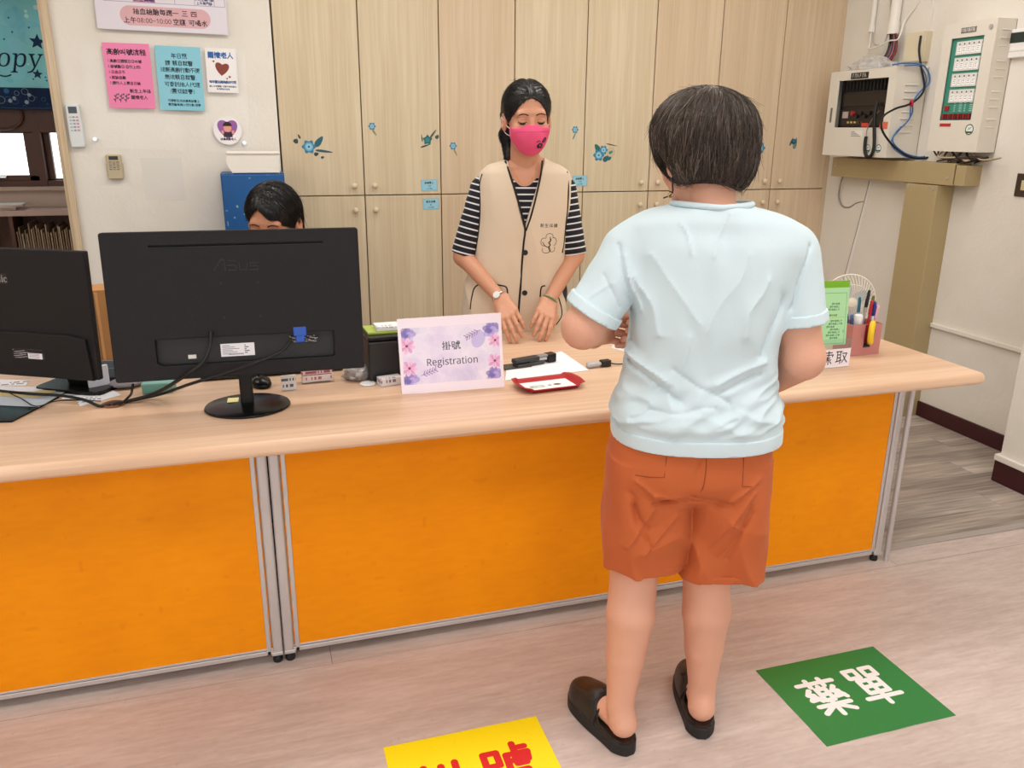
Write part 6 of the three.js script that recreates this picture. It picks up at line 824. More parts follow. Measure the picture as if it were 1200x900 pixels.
// ---------------------------------------------------------------- customer, seen from behind
{
  const o = fy(815, 450, 0.9), c = ray(815, 450), k = 1.8 / (c.x * 0.2971 + c.z * -0.9548), base = CAM.clone().addScaledVector(c, k);
  const t = thing('person', 'customer in light blue T-shirt, orange shorts and black clogs, standing at the counter', 'person', [base.x, 0, base.z], -0.301648), P = frameAt(t), row = rowOf(P);
  const skin = skinMat(0xdda58b);
  // feet on the ground
  const G = (px, py) => { const w = fy(px, py, 0); return t.worldToLocal(w); };
  const feet = [[G(738, 885), G(692, 834)], [G(822, 866), G(809, 806)]].map(([h, e]) => { const d = e.clone().sub(h).setY(0).normalize(); return { h: h.setY(0), d }; });
  const J = {};
  const legs = [[P(770, 545, 0), P(743, 668, 0.005), 0], [P(855, 550, 0), P(828, 670, -0.01), 1]].map(([hip, knee, i]) => {
    const { h, d } = feet[i], ank = h.clone().addScaledVector(d, 0.052).setY(0.115), heel = h.clone().addScaledVector(d, 0.034).setY(0.072), toe = h.clone().addScaledVector(d, 0.2).setY(0.055), calf = knee.clone().lerp(ank, 0.3); calf.z += 0.014;
    const low = knee.clone().lerp(ank, 0.62); low.z += 0.004;
    return [[hip, 0.085, knee, 0.058], [knee, 0.058, calf, 0.059], [calf, 0.059, low, 0.048], [low, 0.048, ank, 0.034], [ank, 0.034, heel, 0.035], [heel, 0.031, toe, 0.03]].map(([a, ra, b, rb]) => capF(a, b, ra, rb));
  }).map((l) => uni(l, 0.008));
  const shL = P(736, 300, 0), elL = P(683, 384, 0.05), wrL = P(697, 391, -0.13), shR = P(924, 303, 0), elR = P(941, 420, 0.03), wrR = P(897, 452, -0.18);
  const armL = uni([capF(shL, elL, 0.048, 0.046), capF(elL, wrL, 0.047, 0.03)], 0.01), armR = uni([capF(shR, elR, 0.048, 0.047), capF(elR, wrR, 0.048, 0.03)], 0.01);
  const neckB = P(828, 262, -0.01), neckT = P(826, 200, -0.02), spine = uni([capF(P(815, 540, 0), P(815, 300, 0), 0.1, 0.1), capF(shL, shR, 0.05)], 0.05), neck = capF(neckB, neckT, 0.06, 0.055);
  const body = (x, y, z) => { let d = smin(spine(x, y, z), neck(x, y, z), 0.03); d = smin(d, armL(x, y, z), 0.02); d = smin(d, armR(x, y, z), 0.02); return smin(d, smin(legs[0](x, y, z), legs[1](x, y, z), 0.008), 0.03); };
  const bodyG = nets(body, [-0.42, 0.02, -0.36], [0.42, 1.46, 0.26], 0.0085);
  // head turned a little toward the clerk
  const hc = P(825, 187, -0.03), hg = headGeo(); hg.applyMatrix4(new THREE.Matrix4().makeRotationFromEuler(new THREE.Euler(0.12, Math.PI + 0.3, 0, 'YXZ')).setPosition(hc));
  const fist = [[1.15, 1.4, 0.8], [1.2, 1.45, 0.8], [1.25, 1.4, 0.8], [1.25, 1.4, 0.8]];
  const hL = placeHand(handGeo(fist, 0.02, 0.5, false, 1.08), wrL, P(716, 384, -0.2).sub(wrL), V(-0.9, 0.1, 0.35)), hR = placeHand(handGeo(fist, 0.02, 0.4, true, 0.95), wrR, P(880, 448, -0.28).sub(wrR), V(0.6, 0.6, 0.3));
  part(t, 'body', joinSkin([bodyG, hg, hL, hR]), skin);
  part(t, 'key_fob', new THREE.SphereGeometry(1, 16, 10).scale(0.012, 0.006, 0.014).translate(...P(711, 380, -0.2).toArray()), mat(0x3a3a3c, 0.3));
  // T-shirt
  const torso = loftF([row(240, 790, 878, 0.084), row(247, 760, 907, 0.09), row(256, 739, 928, 0.097), row(268, 729, 940, 0.102), row(285, 728, 940, 0.112, 0.002), row(310, 734, 930, 0.12, 0.004), row(345, 738, 921, 0.126, 0.006), row(380, 738, 914, 0.128, 0.006), row(420, 730, 908, 0.128), row(450, 726, 906, 0.132), row(478, 720, 911, 0.145), row(500, 718, 911, 0.15), row(530, 720, 906, 0.148)], 2.35);
  const sL1 = P(691, 364, 0.03), sR1 = P(944, 374, 0.02), slL = capF(shL, elL, 0.063, 0.059), slR = capF(shR, elR, 0.063, 0.059);
  const nL = V(-0.52, -0.86, 0.0), nR = V(0.14, -0.99, 0.0);
  const hemY = (x) => P(815, 505, 0).y - 0.002;
  const HY = hemY(0), ridge = (n) => 1 - Math.abs(2 * n - 1);
  const seg = (a, b, w, amp) => { const a2 = V(a.x, a.y, 0), b2 = V(b.x, b.y, 0), f = capF(a2, b2, 0); return (x, y, z) => { const d = f(x + 0.022 * (vn(x * 14 + 5, y * 14 + 5, 1) - 0.5), y + 0.022 * (vn(x * 14 + 5, y * 14 + 5, 7) - 0.5), 0) / w; return d > 3 ? 0 : amp * Math.exp(-Math.abs(d) * 1.5); }; };
  const creases = [seg(P(722, 285, 0.05), P(738, 350, 0.1), 0.006, -0.006), seg(P(733, 300, 0.08), P(748, 370, 0.12), 0.007, 0.006), seg(P(944, 290, 0.05), P(925, 360, 0.08), 0.006, -0.006), seg(P(800, 262, 0.09), P(812, 300, 0.11), 0.006, 0.003), seg(P(858, 250, 0.09), P(838, 300, 0.11), 0.006, 0.003), seg(P(705, 320, 0.04), P(722, 362, 0.06), 0.006, -0.004), seg(P(690, 345, 0.05), P(715, 330, 0.06), 0.006, 0.003),seg(P(742, 440, 0.13), P(795, 470, 0.14), 0.009, -0.008), seg(P(735, 425, 0.12), P(780, 452, 0.14), 0.01, 0.006), seg(P(850, 466, 0.14), P(895, 442, 0.12), 0.01, -0.008), seg(P(845, 455, 0.14), P(900, 426, 0.11), 0.011, 0.006), seg(P(735, 350, 0.07), P(752, 415, 0.12), 0.013, -0.008), seg(P(748, 330, 0.1), P(775, 400, 0.14), 0.016, 0.006), seg(P(912, 345, 0.08), P(893, 420, 0.12), 0.013, -0.008), seg(P(896, 330, 0.1), P(872, 400, 0.14), 0.016, 0.006), seg(P(770, 300, 0.12), P(820, 380, 0.14), 0.02, 0.004), seg(P(880, 300, 0.12), P(830, 390, 0.14), 0.022, 0.0035), seg(P(790, 440, 0.14), P(860, 480, 0.15), 0.012, -0.006), seg(P(806, 400, 0.14), P(800, 445, 0.15), 0.012, 0.004), seg(P(760, 480, 0.14), P(840, 486, 0.15), 0.01, -0.005)];
  const fold = (x, y, z) => { const wl = sst(HY + 0.22, HY + 0.06, y) * sst(HY + 0.03, HY + 0.055, y), wv = sst(HY + 0.05, HY + 0.2, y); let d = 0.016 * wl * (ridge(vn(x * 7 + 9, y * 26 + x * 9 + 4, z * 6 + 7)) - 0.4) + 0.012 * wl * (ridge(vn(x * 20 + 3, y * 44 - x * 16 + 14, z * 9 + 7)) - 0.5) + 0.012 * wv * (vn(x * 10 + y * 4 + 20, y * 3 - x * 3 + 9, z * 6 + 8) - 0.5) + 0.005 * (vn(x * 26 + y * 9 + 30, y * 12 + 30, z * 14 + 30) - 0.5); if (z > 0) for (const c of creases) d += 1.25 * c(x, y, z); return d; };
  const cutL = (x, y, z) => (x - sL1.x) * nL.x + (y - sL1.y) * nL.y + (z - sL1.z) * nL.z, cutR = (x, y, z) => (x - sR1.x) * nR.x + (y - sR1.y) * nR.y + (z - sR1.z) * nR.z;
  const tee = (x, y, z) => { const a = Math.max(slL(x, y, z), cutL(x, y, z)), b = Math.max(slR(x, y, z), cutR(x, y, z)); let d = smin(torso(x, y, z), a, 0.024); d = smin(d, b, 0.024); d -= fold(x, y, z); return Math.max(d, HY - y); };
  const shirtM = cloth(0xcddfe6);
  const shirt = part(t, 'shirt', nets(tee, [-0.38, HY - 0.03, -0.22], [0.38, 1.47, 0.24], 0.005), shirtM, 'light blue cotton T-shirt');
  const bandF = (x, y, z) => Math.max(torso(x, y, z) - 0.0035 - 0.3 * fold(x, y, z), y - HY - 0.03, HY - 0.006 - y); part(shirt, 'hem_band', nets(bandF, [-0.3, HY - 0.02, -0.22], [0.3, HY + 0.05, 0.24], 0.006), shirtM);
  for (const [sl, cut, c] of [[slL, cutL, sL1], [slR, cutR, sR1]]) part(shirt, 'sleeve_band', nets((x, y, z) => Math.max(sl(x, y, z) - 0.0055, cut(x, y, z) - 0.004, -0.022 - cut(x, y, z)), [c.x - 0.12, c.y - 0.12, c.z - 0.12], [c.x + 0.12, c.y + 0.12, c.z + 0.12], 0.005), shirtM);
  { const cc = P(834, 240, -0.008), ring = []; for (let i = 0; i < 24; i++) { const a = i / 24 * 6.2832; ring.push(V(cc.x + 0.083 * Math.cos(a), cc.y - 0.003 + 0.004 * Math.sin(a) + 0.006 * Math.abs(Math.cos(a)), cc.z + 0.088 * Math.sin(a))); } part(shirt, 'collar_band', tube(ring, 0.0068, 96, 8, true), shirtM); }
  // shorts
  const pelvis = loftF([row(478, 722, 905, 0.128), row(505, 717, 904, 0.135), row(530, 713, 900, 0.14, 0.004), row(550, 711, 897, 0.136, 0.006), row(566, 711, 896, 0.115, 0.0), row(578, 712, 894, 0.07, 0.0)], 2.4);
  const lgL = loftF([row(530, 714, 808, 0.11), row(570, 710, 807, 0.124), row(620, 708, 805, 0.114), row(644, 708, 801, 0.106), row(664, 708, 784, 0.1)], 2.7), lgR = loftF([row(530, 802, 900, 0.11), row(570, 800, 896, 0.124), row(625, 797, 890, 0.112), row(675, 794, 885, 0.1)], 2.7);
  const yl = P(742, 650, 0).y, yr = P(840, 660, 0).y;
  const sc = [seg(P(804, 582, 0.1), P(770, 586, 0.12), 0.006, -0.007), seg(P(800, 575, 0.1), P(765, 578, 0.12), 0.008, 0.005), seg(P(806, 582, 0.1), P(852, 592, 0.12), 0.006, -0.006), seg(P(770, 584, 0.12), P(742, 560, 0.1), 0.007, 0.004), seg(P(738, 590, 0.1), P(756, 615, 0.1), 0.008, -0.006), seg(P(790, 600, 0.1), P(752, 648, 0.1), 0.008, 0.005), seg(P(885, 575, 0.1), P(830, 635, 0.1), 0.009, 0.005), seg(P(880, 590, 0.1), P(850, 650, 0.1), 0.008, -0.005), seg(P(852, 610, 0.1), P(868, 622, 0.1), 0.005, 0.003),seg(P(803, 577, 0.11), P(765, 590, 0.12), 0.008, -0.007), seg(P(806, 578, 0.11), P(858, 590, 0.12), 0.008, -0.007), seg(P(770, 586, 0.12), P(730, 640, 0.1), 0.012, 0.005), seg(P(735, 580, 0.11), P(760, 640, 0.1), 0.01, -0.005), seg(P(850, 592, 0.12), P(885, 560, 0.1), 0.012, 0.005), seg(P(880, 600, 0.1), P(840, 650, 0.1), 0.012, -0.004), seg(P(826, 520, 0.15), P(823, 560, 0.15), 0.004, -0.004)];
  const shorts = (x, y, z) => { const a = Math.max(lgL(x, y, z), yl - y), b = Math.max(lgR(x, y, z), yr - y); let d = smin(pelvis(x, y, z), Math.min(a, b), 0.014); let w = 0.022 * (ridge(vn(x * 11 + y * 6 + 40, y * 7 - x * 4 + 11, z * 8 + 9)) - 0.5) * sst(P(0, 520).y + 0.02, yl, y) + 0.003 * (vn(x * 26 + 9, y * 20 + 9, z * 20 + 9) - 0.5); if (z > 0) for (const c of sc) w += 1.5 * c(x, y, z); return d - w; };
  const shM = cloth(0xbf5f2f), sh = part(t, 'shorts', nets(shorts, [-0.3, Math.min(yl, yr) - 0.03, -0.22], [0.3, P(815, 478).y + 0.02, 0.24], 0.005), shM, 'rust orange shorts');
  const stitch = mat(0x8a3f1c, 0.9), lnz = (pts) => blendTube(shorts, pts.map(([a, b]) => P(a, b, 0.12)), 0.0009, 0.0002);
  part(sh, 'seam', lnz([[827, 512], [826, 530], [824, 550], [820, 568], [812, 578]]), stitch); for (const q of [[[783, 512], [780, 535], [777, 556]], [[777, 556], [762, 557.5], [745, 558]], [[871, 515], [870, 540], [868, 567]], [[868, 567], [878, 568], [889, 568]]]) part(sh, 'pocket_seam', lnz(q), stitch);
  for (const [lf, yy, cx] of [[lgL, yl, -0.1], [lgR, yr, 0.06]]) part(sh, 'leg_hem', nets((x, y, z) => Math.max(lf(x, y, z) - 0.001, y - yy - 0.022, yy - 0.001 - y), [-0.3, yy - 0.02, -0.2], [0.3, yy + 0.04, 0.2], 0.006), shM);
  // hair
  const hairRows = [row(140, 776, 876, 0.1, -0.02), row(152, 769, 884, 0.108, -0.02), row(172, 768, 886, 0.11, -0.02), row(190, 771, 884, 0.106, -0.018), row(205, 781, 879, 0.096, -0.014), row(216, 792, 872, 0.08, -0.008), row(226, 802, 862, 0.06, 0.0)], hlow = loftF(hairRows, 2.25), hA = P(826, 154, -0.02), hB = P(826, 102, -0.02), hcap = ellF(hA.x, hA.y, -0.02, 0.112, hB.y - hA.y, 0.108), hl = (x, y, z) => smin(hlow(x, y, z), hcap(x, y, z), 0.012);
  const nape = (x, y, z) => { const p = 0.45 * (x - hc.x); return (P(820, 217, 0.05).y + 0.009 * Math.cos((x - hc.x) * 30) - p * 0.15 - y); }, earCut = ellF(hc.x - 0.09, hc.y - 0.02, hc.z + 0.03, 0.036, 0.056, 0.036), faceCut = ellF(hc.x - 0.05, hc.y - 0.06, hc.z - 0.13, 0.1, 0.12, 0.075);
  const hairF = (x, y, z) => { let d = hl(x, y, z); d = smax(d, nape(x, y, z), 0.012); d = smax(d, -earCut(x, y, z), 0.008); d = smax(d, -faceCut(x, y, z), 0.01); return d; };
  const hairD = (x, y, z) => { const a = Math.atan2(x - hc.x, z - hc.z); return hairF(x, y, z) - 0.0055 * (vn(a * 26 + 60, y * 16 + 9 + a * 2, 3) - 0.5) - 0.004 * (vn(a * 70 + 90, y * 34 + 9 + a * 4, 5) - 0.5) - 0.005 * (vn(x * 24 + 9, y * 24 + 9, z * 24 + 9) - 0.5); };
  const hcol = [0x3a2e26, 0x463830, 0x2f2621, 0x57483c, 0x5c4e42, 0x3d332c, 0x7a6f66, 0x46392f].map((c) => new THREE.Color(c));
  const hgeo = tint(nets(hairD, [hc.x - 0.16, hc.y - 0.14, hc.z - 0.16], [hc.x + 0.16, hc.y + 0.16, hc.z + 0.16], 0.0036), (x, y, z) => { const k = vn(x * 60 + 9, y * 14 + 9, z * 60 + 9); return k > 0.8 ? hcol[4] : k > 0.5 ? hcol[1] : hcol[2]; });
  const hair = part(t, 'hair', hgeo, hairMat(0.55), 'short bushy dark hair streaked with grey');
  const crown = V(hc.x + 0.0, hc.y + 0.13, hc.z + 0.02), comb = (p) => { const d = p.clone().sub(crown); d.y -= 0.05 + 0.5 * Math.max(0, crown.y - p.y); d.x += 0.012 * Math.sin(p.y * 60) - 0.015; return d.normalize(); };
  const st = part(hair, 'hair_strands', strands(hairF, surfacePts(hgeo, 5200, (v) => hairF(v.x, v.y, v.z) > -0.006), comb, hcol, 0.05, 0.00085, 0.0022), hairMat(0.5)); st.userData.kind = 'stuff';
  part(t, 'mask_loop', tube([P(784, 178, 0.01), P(789, 194, 0.03), P(788, 212, 0.03), P(788, 226, 0.01), P(778, 232, -0.05)], 0.0018, 30, 6), M.blackRub); part(t, 'earring', new THREE.TorusGeometry(0.006, 0.0014, 8, 18).rotateY(0.6).translate(...P(785.5, 228, 0.012).toArray()), mat(0xd8b060, 0.25, { metalness: 1 }));
  // clogs
  const leather = mat(0x1b1615, 0.32, { bumpMap: skinNoise, bumpScale: 0.0008 }), soleM = mat(0x1d1b1b, 0.7), insole = mat(0x3a241c, 0.7);
  feet.forEach(({ h, d }, i) => {
    const q = new THREE.Group(); q.name = 'clog'; t.add(q); q.position.copy(h); q.rotation.y = Math.atan2(d.x, d.z); const s = i ? 1 : -1; // local z forward
    const wid = (z) => lerp(0.032, 0.046, sst(0.02, 0.17, z)) * (z < 0.03 ? Math.sqrt(clamp((z + 0.002) / 0.032)) : 1) * (z > 0.19 ? Math.sqrt(clamp(1 - ((z - 0.19) / 0.068) ** 2)) : 1);
    const out = []; for (let k = 0; k <= 40; k++) { const z = k / 40 * 0.256; out.push([wid(z) + 0.002, z]); } for (let k = 40; k >= 0; k--) { const z = k / 40 * 0.256; out.push([-wid(z) - 0.002, z]); }
    part(q, 'sole', extr(shape(out.map(([x, z]) => [x, -z])), 0.026, 0.003).rotateX(-Math.PI / 2).translate(0, 0.003, 0), soleM); part(q, 'insole', extr(shape(out.map(([x, z]) => [x * 0.93, -z * 0.97 - 0.004])), 0.004).rotateX(-Math.PI / 2).translate(0, 0.032, 0), insole);
    const hz = (z) => 0.012 + 0.062 * sst(0.06, 0.135, z) * (1 - 0.42 * sst(0.14, 0.235, z)) * (z > 0.215 ? Math.sqrt(clamp(1 - ((z - 0.215) / 0.044) ** 2)) : 1);
    const pos = [], idx = [], NZ = 44, NA = 26; for (let a = 0; a <= NZ; a++) { const z = lerp(0.012, 0.258, a / NZ); for (let b = 0; b <= NA; b++) { const an = b / NA * Math.PI, ww = wid(Math.min(z, 0.2579)) + 0.003, open = 1 - sst(0.085, 0.125, z), hh = hz(z), cs = Math.cos(an), sn = Math.sin(an); let x = ww * Math.sign(cs) * Math.pow(Math.abs(cs), 0.75), y = 0.03 + hh * Math.pow(sn, 0.8); if (open > 0) { const y2 = 0.03 + Math.min(hh * Math.pow(sn, 0.8), 0.016); x = lerp(x, ww * Math.sign(cs || 1) * (Math.abs(cs) > 0.05 ? Math.max(Math.abs(cs), 0.9) : 0.9), open); y = lerp(y, y2, open); } pos.push(x, y, z); } }
    for (let a = 0; a < NZ; a++) for (let b = 0; b < NA; b++) { const z = lerp(0.012, 0.258, a / NZ); if (z < 0.1 && b >= NA * 0.36 && b < NA * 0.64) continue; const p = a * (NA + 1) + b; idx.push(p, p + 1, p + NA + 1, p + 1, p + NA + 2, p + NA + 1); }
    const g = new THREE.BufferGeometry(); g.setAttribute('position', new THREE.Float32BufferAttribute(pos, 3)); g.setIndex(idx); g.computeVertexNormals(); const lm = leather.clone(); lm.side = THREE.DoubleSide; part(q, 'upper', muv(g), lm);
    const rim = []; for (let k = 0; k <= 12; k++) { const an = k / 12 * Math.PI, z = 0.105; rim.push(V((wid(z) + 0.003) * Math.cos(an), 0.03 + hz(z) * Math.pow(Math.sin(an), 0.8) + 0.001, z - 0.004 * Math.sin(an))); } part(q, 'rim', tube(rim, 0.0035, 50, 7), leather);
    part(q, 'tassel', merge([new THREE.SphereGeometry(0.008, 12, 8).scale(1.3, 0.7, 1).translate(0.012 * s, 0.102, 0.135), rod([0.012 * s, 0.103, 0.135], [0.038 * s, 0.088, 0.145], 0.003, 0.0055, 8), rod([0.012 * s, 0.103, 0.135], [0.03 * s, 0.092, 0.122], 0.003, 0.005, 8), rod([0.012 * s, 0.102, 0.135], [-0.016 * s, 0.097, 0.15], 0.003, 0.005, 8)]), leather);
  });
}
// ---------------------------------------------------------------- standing clerk with the pink mask
function blackHair(t, name, hm, F, comb, lo, hi, n, label) { const cols = [0x0c0a0a, 0x120f0e, 0x1a1513, 0x0a0909, 0x221b18].map((c) => new THREE.Color(c)); const D = (x, y, z) => F(x, y, z) - 0.0022 * (vn(Math.atan2(x, z) * 40 + 50, y * 30 + 20, z * 30 + 9) - 0.5); const g = tint(nets(D, lo, hi, 0.0034), () => cols[0]), h = part(t, name, g.clone().applyMatrix4(hm), hairMat(0.34), label), s = part(h, 'hair_strands', strands(F, surfacePts(g, n, (v) => F(v.x, v.y, v.z) > -0.006), comb, cols, 0.06, 0.0007, 0.0012).applyMatrix4(hm), hairMat(0.36)); s.userData.kind = 'stuff'; return h; }
function browsAndLids(t, hm, skin) { const dark = mat(0x241814, 0.7), eyeW = mat(0xd9cfc8, 0.3), iris = mat(0x1a0f0b, 0.2);
  for (const s of [-1, 1]) { const Q = (x, y, off) => { const z = frontZ(HD.full, x, y, 0.16); return V(x, y, z + off); };
    part(t, 'eyebrow', tube([[0.013, 0.0225], [0.022, 0.0265], [0.033, 0.0275], [0.046, 0.0235]].map(([x, y]) => Q(s * x, y, 0.0003)), 0.0021, 24, 6).applyMatrix4(hm), dark);
    part(t, 'eyelash_line', tube([[0.0185, 0.0005], [0.025, -0.002], [0.033, -0.0028], [0.041, -0.0015], [0.0465, 0.001]].map(([x, y]) => Q(s * x, y, 0.0004)), 0.0015, 24, 6).applyMatrix4(hm), dark);
    part(t, 'eye', new THREE.SphereGeometry(1, 14, 10).scale(0.0105, 0.0042, 0.004).translate(...Q(s * 0.032, -0.0045, -0.001).toArray()).applyMatrix4(hm), iris);
    part(t, 'eyelid_crease', tube([[0.019, 0.006], [0.026, 0.0088], [0.034, 0.0092], [0.046, 0.006]].map(([x, y]) => Q(s * x, y, -0.0002)), 0.0007, 20, 5).applyMatrix4(hm), mat(0x8a5a44, 0.8)); } }
{
  const cen = fz(612, 300, -3.1), t = thing('person', 'clerk in pink face mask, cream vest and striped top, standing behind the counter', 'person', [cen.x, 0, cen.z], -0.24), P = frameAt(t), row = rowOf(P);
  const skin = skinMat(0xd09677);
  const shL = P(566, 225, 0), shR = P(660, 225, 0), elL = P(543, 300, 0.015), elR = P(673, 299, 0.015), tl = (v) => t.worldToLocal(v.clone());
  const wrL = tl(fz(588, 352, -2.94)), wrR = tl(fz(643, 354, -2.94)), tipL = tl(fy(607, 399, YC + 0.012)), tipR = tl(fy(631, 397, YC + 0.012));
  const neckB = P(615, 205, -0.02), neckT = P(617, 170, 0.02);
  const chest = loftF([row(185, 600, 636, 0.05), row(196, 574, 650, 0.07), row(206, 565, 662, 0.082), row(235, 567, 660, 0.095), row(280, 566, 654, 0.095), row(340, 556, 652, 0.098), row(400, 548, 656, 0.105), row(470, 545, 660, 0.1)]);
  const arms = uni([capF(shL, elL, 0.042, 0.037), capF(elL, wrL, 0.0375, 0.024)], 0.02), arm2 = uni([capF(shR, elR, 0.042, 0.037), capF(elR, wrR, 0.0375, 0.024)], 0.02);
  const hipY = 0.86, legs = uni([capF(V(-0.08, hipY, -0.02), V(-0.085, 0.47, -0.01), 0.085, 0.058), capF(V(-0.085, 0.47, -0.01), V(-0.09, 0.09, -0.03), 0.056, 0.036), capF(V(-0.09, 0.05, -0.06), V(-0.1, 0.035, 0.1), 0.036, 0.03), capF(V(0.08, hipY, -0.02), V(0.085, 0.47, -0.01), 0.085, 0.058), capF(V(0.085, 0.47, -0.01), V(0.09, 0.09, -0.03), 0.056, 0.036), capF(V(0.09, 0.05, -0.06), V(0.1, 0.035, 0.1), 0.036, 0.03)], 0.03);
  const bodyF = (x, y, z) => { let d = chest(x, y, z); d = smin(d, capF(neckB, neckT, 0.052, 0.047)(x, y, z), 0.03); d = smin(d, arms(x, y, z), 0.02); d = smin(d, arm2(x, y, z), 0.02); return smin(d, legs(x, y, z), 0.04); };
  const neckCap = capF(neckB, neckT, 0.05, 0.046), bodyF2 = (x, y, z) => { let d = chest(x, y, z); d = smin(d, neckCap(x, y, z), 0.03); d = smin(d, arms(x, y, z), 0.02); d = smin(d, arm2(x, y, z), 0.02); return smin(d, legs(x, y, z), 0.04); };
  const bodyG = nets(bodyF2, [-0.38, -0.01, -0.2], [0.38, 1.5, 0.34], 0.0085);
  const hc = P(617.5, 140.5, 0.075), hm = new THREE.Matrix4().makeRotationFromEuler(new THREE.Euler(0.1, 0.13, 0.03, 'YXZ')).setPosition(hc).multiply(new THREE.Matrix4().makeScale(1.06, 1.04, 1.06));
  const hd = headGeo().applyMatrix4(hm); hd.attributes.normal.needsUpdate = true;
  const curl = [[0.35, 0.35, 0.25], [0.32, 0.38, 0.25], [0.34, 0.38, 0.25], [0.38, 0.4, 0.25]];
  const hL = placeHand(handGeo(curl, 0.05, 0.6, false, 1.02), wrL, tipL.clone().sub(wrL).add(V(0, 0.03, 0.05)), V(-0.15, 0.5, 0.75)), hR = placeHand(handGeo(curl, 0.05, 0.6, true, 1.02), wrR, tipR.clone().sub(wrR).add(V(0, 0.03, 0.05)), V(0.15, 0.5, 0.75));
  part(t, 'body', joinSkin([bodyG, hd, hL, hR]), skin);
  browsAndLids(t, hm, skin);
  // hair drawn back into a low tail
  const sk = ellF(0, 0.044, -0.016, 0.083, 0.09, 0.1), carve = (x, y, z) => { const hx = x / 0.068, hy = (y + 0.05) / 0.125, r = Math.sqrt(hx * hx + hy * hy); return Math.max((r - 1) * 0.066, 0.0 - z); }, tail = uni([capF(V(-0.03, -0.02, -0.09), V(-0.058, -0.06, -0.075), 0.03, 0.022), capF(V(-0.058, -0.06, -0.075), V(-0.056, -0.15, -0.05), 0.022, 0.013)], 0.02), sideL = ellF(0, 0.0, -0.05, 0.081, 0.06, 0.06);
  const hairF = (x, y, z) => { let d = smin(sk(x, y, z), sideL(x, y, z), 0.02); d = smin(d, tail(x, y, z), 0.02); d -= 0.002 - 0.004 * Math.exp(-((x * 160) ** 2)) * (y > 0.07 ? 1 : 0); return smax(d, -carve(x, y, z), 0.006); };
  blackHair(t, 'hair', hm, hairF, (p) => V(p.x > 0 ? 0.5 : -0.5, -0.25, -1).normalize(), [-0.13, -0.17, -0.15], [0.13, 0.16, 0.13], 2600, 'black hair parted in the middle and tied back');
  // mask
  const mk = (x, y, z) => { const f = smin(Math.min(HD.full(x, y, z) - 0.0035, HD.base(x, y, z) - 0.004), ellF(0, -0.05, 0.04, 0.06, 0.064, 0.076)(x, y, z), 0.016), top = y - (-0.001 - 0.012 * sst(0.008, 0.055, Math.abs(x))), bot = -0.114 + 0.066 * (Math.abs(x) / 0.068) ** 2.6 - y, side = Math.abs(x) - 0.068, fr = 0.015 - z; return smax(Math.max(f, fr), Math.max(top + 0.006, bot, side), 0.003); };
  const pink = cloth(0xe8517f, { roughness: 0.75 }), mg = nets(mk, [-0.09, -0.14, -0.01], [0.09, 0.03, 0.14], 0.003).applyMatrix4(hm), mask = part(t, 'face_mask', mg, pink, 'bright pink face mask');
  const onM = (list, r, off = 0.0002) => tube(list.map(([x, y]) => V(x, y, frontZ(mk, x, y, 0.16) + off)), r, list.length * 8, 6).applyMatrix4(hm);
  part(mask, 'fold_line', onM([[-0.058, -0.032], [-0.035, -0.03], [0, -0.029], [0.035, -0.03], [0.058, -0.032]], 0.0007), mat(0xb83a62, 0.8));
  part(mask, 'dark_print', merge([onM([[0.012, -0.078], [0.022, -0.07], [0.032, -0.074], [0.026, -0.082], [0.016, -0.082], [0.022, -0.076]], 0.0028), onM([[0.032, -0.066], [0.038, -0.056], [0.046, -0.052], [0.044, -0.062], [0.036, -0.066]], 0.0024), onM([[0.01, -0.064], [0.018, -0.06], [0.024, -0.062]], 0.0014), onM([[0.028, -0.088], [0.036, -0.082]], 0.0014)]), mat(0x2c1a2e, 0.8));
  for (const s of [-1, 1]) part(mask, 'ear_loop', tube([V(s * 0.064, -0.028, 0.03), V(s * 0.078, -0.012, 0.006), V(s * 0.088, 0.01, -0.014), V(s * 0.088, -0.02, -0.02), V(s * 0.074, -0.045, 0.0), V(s * 0.06, -0.052, 0.03)], 0.0014, 40, 6).applyMatrix4(hm), mat(0xf0dfe4, 0.8));
  // striped top
  const stripe = dtex(4, 64, (u, v) => v > 0.76 ? [226, 224, 226] : [17, 19, 30]); stripe.repeat.set(1, 1 / 0.0235); const topM = cloth(0xffffff, { map: stripe });
  const slv = (sh, el, px) => { const d = el.clone().sub(sh), L = d.length(); d.normalize(); const s0 = sh.clone().addScaledVector(d, -0.01), f = capF(s0, el, 0.053, 0.05); const end = L - 0.004; return nets((x, y, z) => { const a = (x - sh.x) * d.x + (y - sh.y) * d.y + (z - sh.z) * d.z; return Math.max(f(x, y, z) - 0.004 * (vn(x * 20 + 9, y * 34 + 9, z * 20 + 9) - 0.5), a - end); }, [sh.x - 0.14, el.y - 0.1, -0.14], [sh.x + 0.14, sh.y + 0.1, 0.16], 0.006, (x, y, z) => [0, -((x - sh.x) * d.x + (y - sh.y) * d.y + (z - sh.z) * d.z) + 0.06 * Math.abs(x - sh.x)]); };
  const top = loftF([row(200, 580, 648, 0.07), row(212, 568, 660, 0.09), row(240, 566, 660, 0.1), row(290, 566, 655, 0.1), row(370, 556, 652, 0.1), row(420, 556, 652, 0.105)]), nk = ellF(P(615, 190, 0.09).x, P(615, 190, 0.09).y, 0.06, 0.055, P(615, 190, 0.09).y - P(615, 219, 0.09).y, 0.14);
  const topG = part(t, 'striped_top', nets((x, y, z) => smax(top(x, y, z), -nk(x, y, z), 0.004), [-0.25, 0.85, -0.16], [0.25, 1.4, 0.18], 0.006, (x, y) => [0, y]), topM, 'navy and white striped top');
  part(topG, 'sleeve', slv(shL, elL), topM); part(topG, 'sleeve', slv(shR, elR), topM);
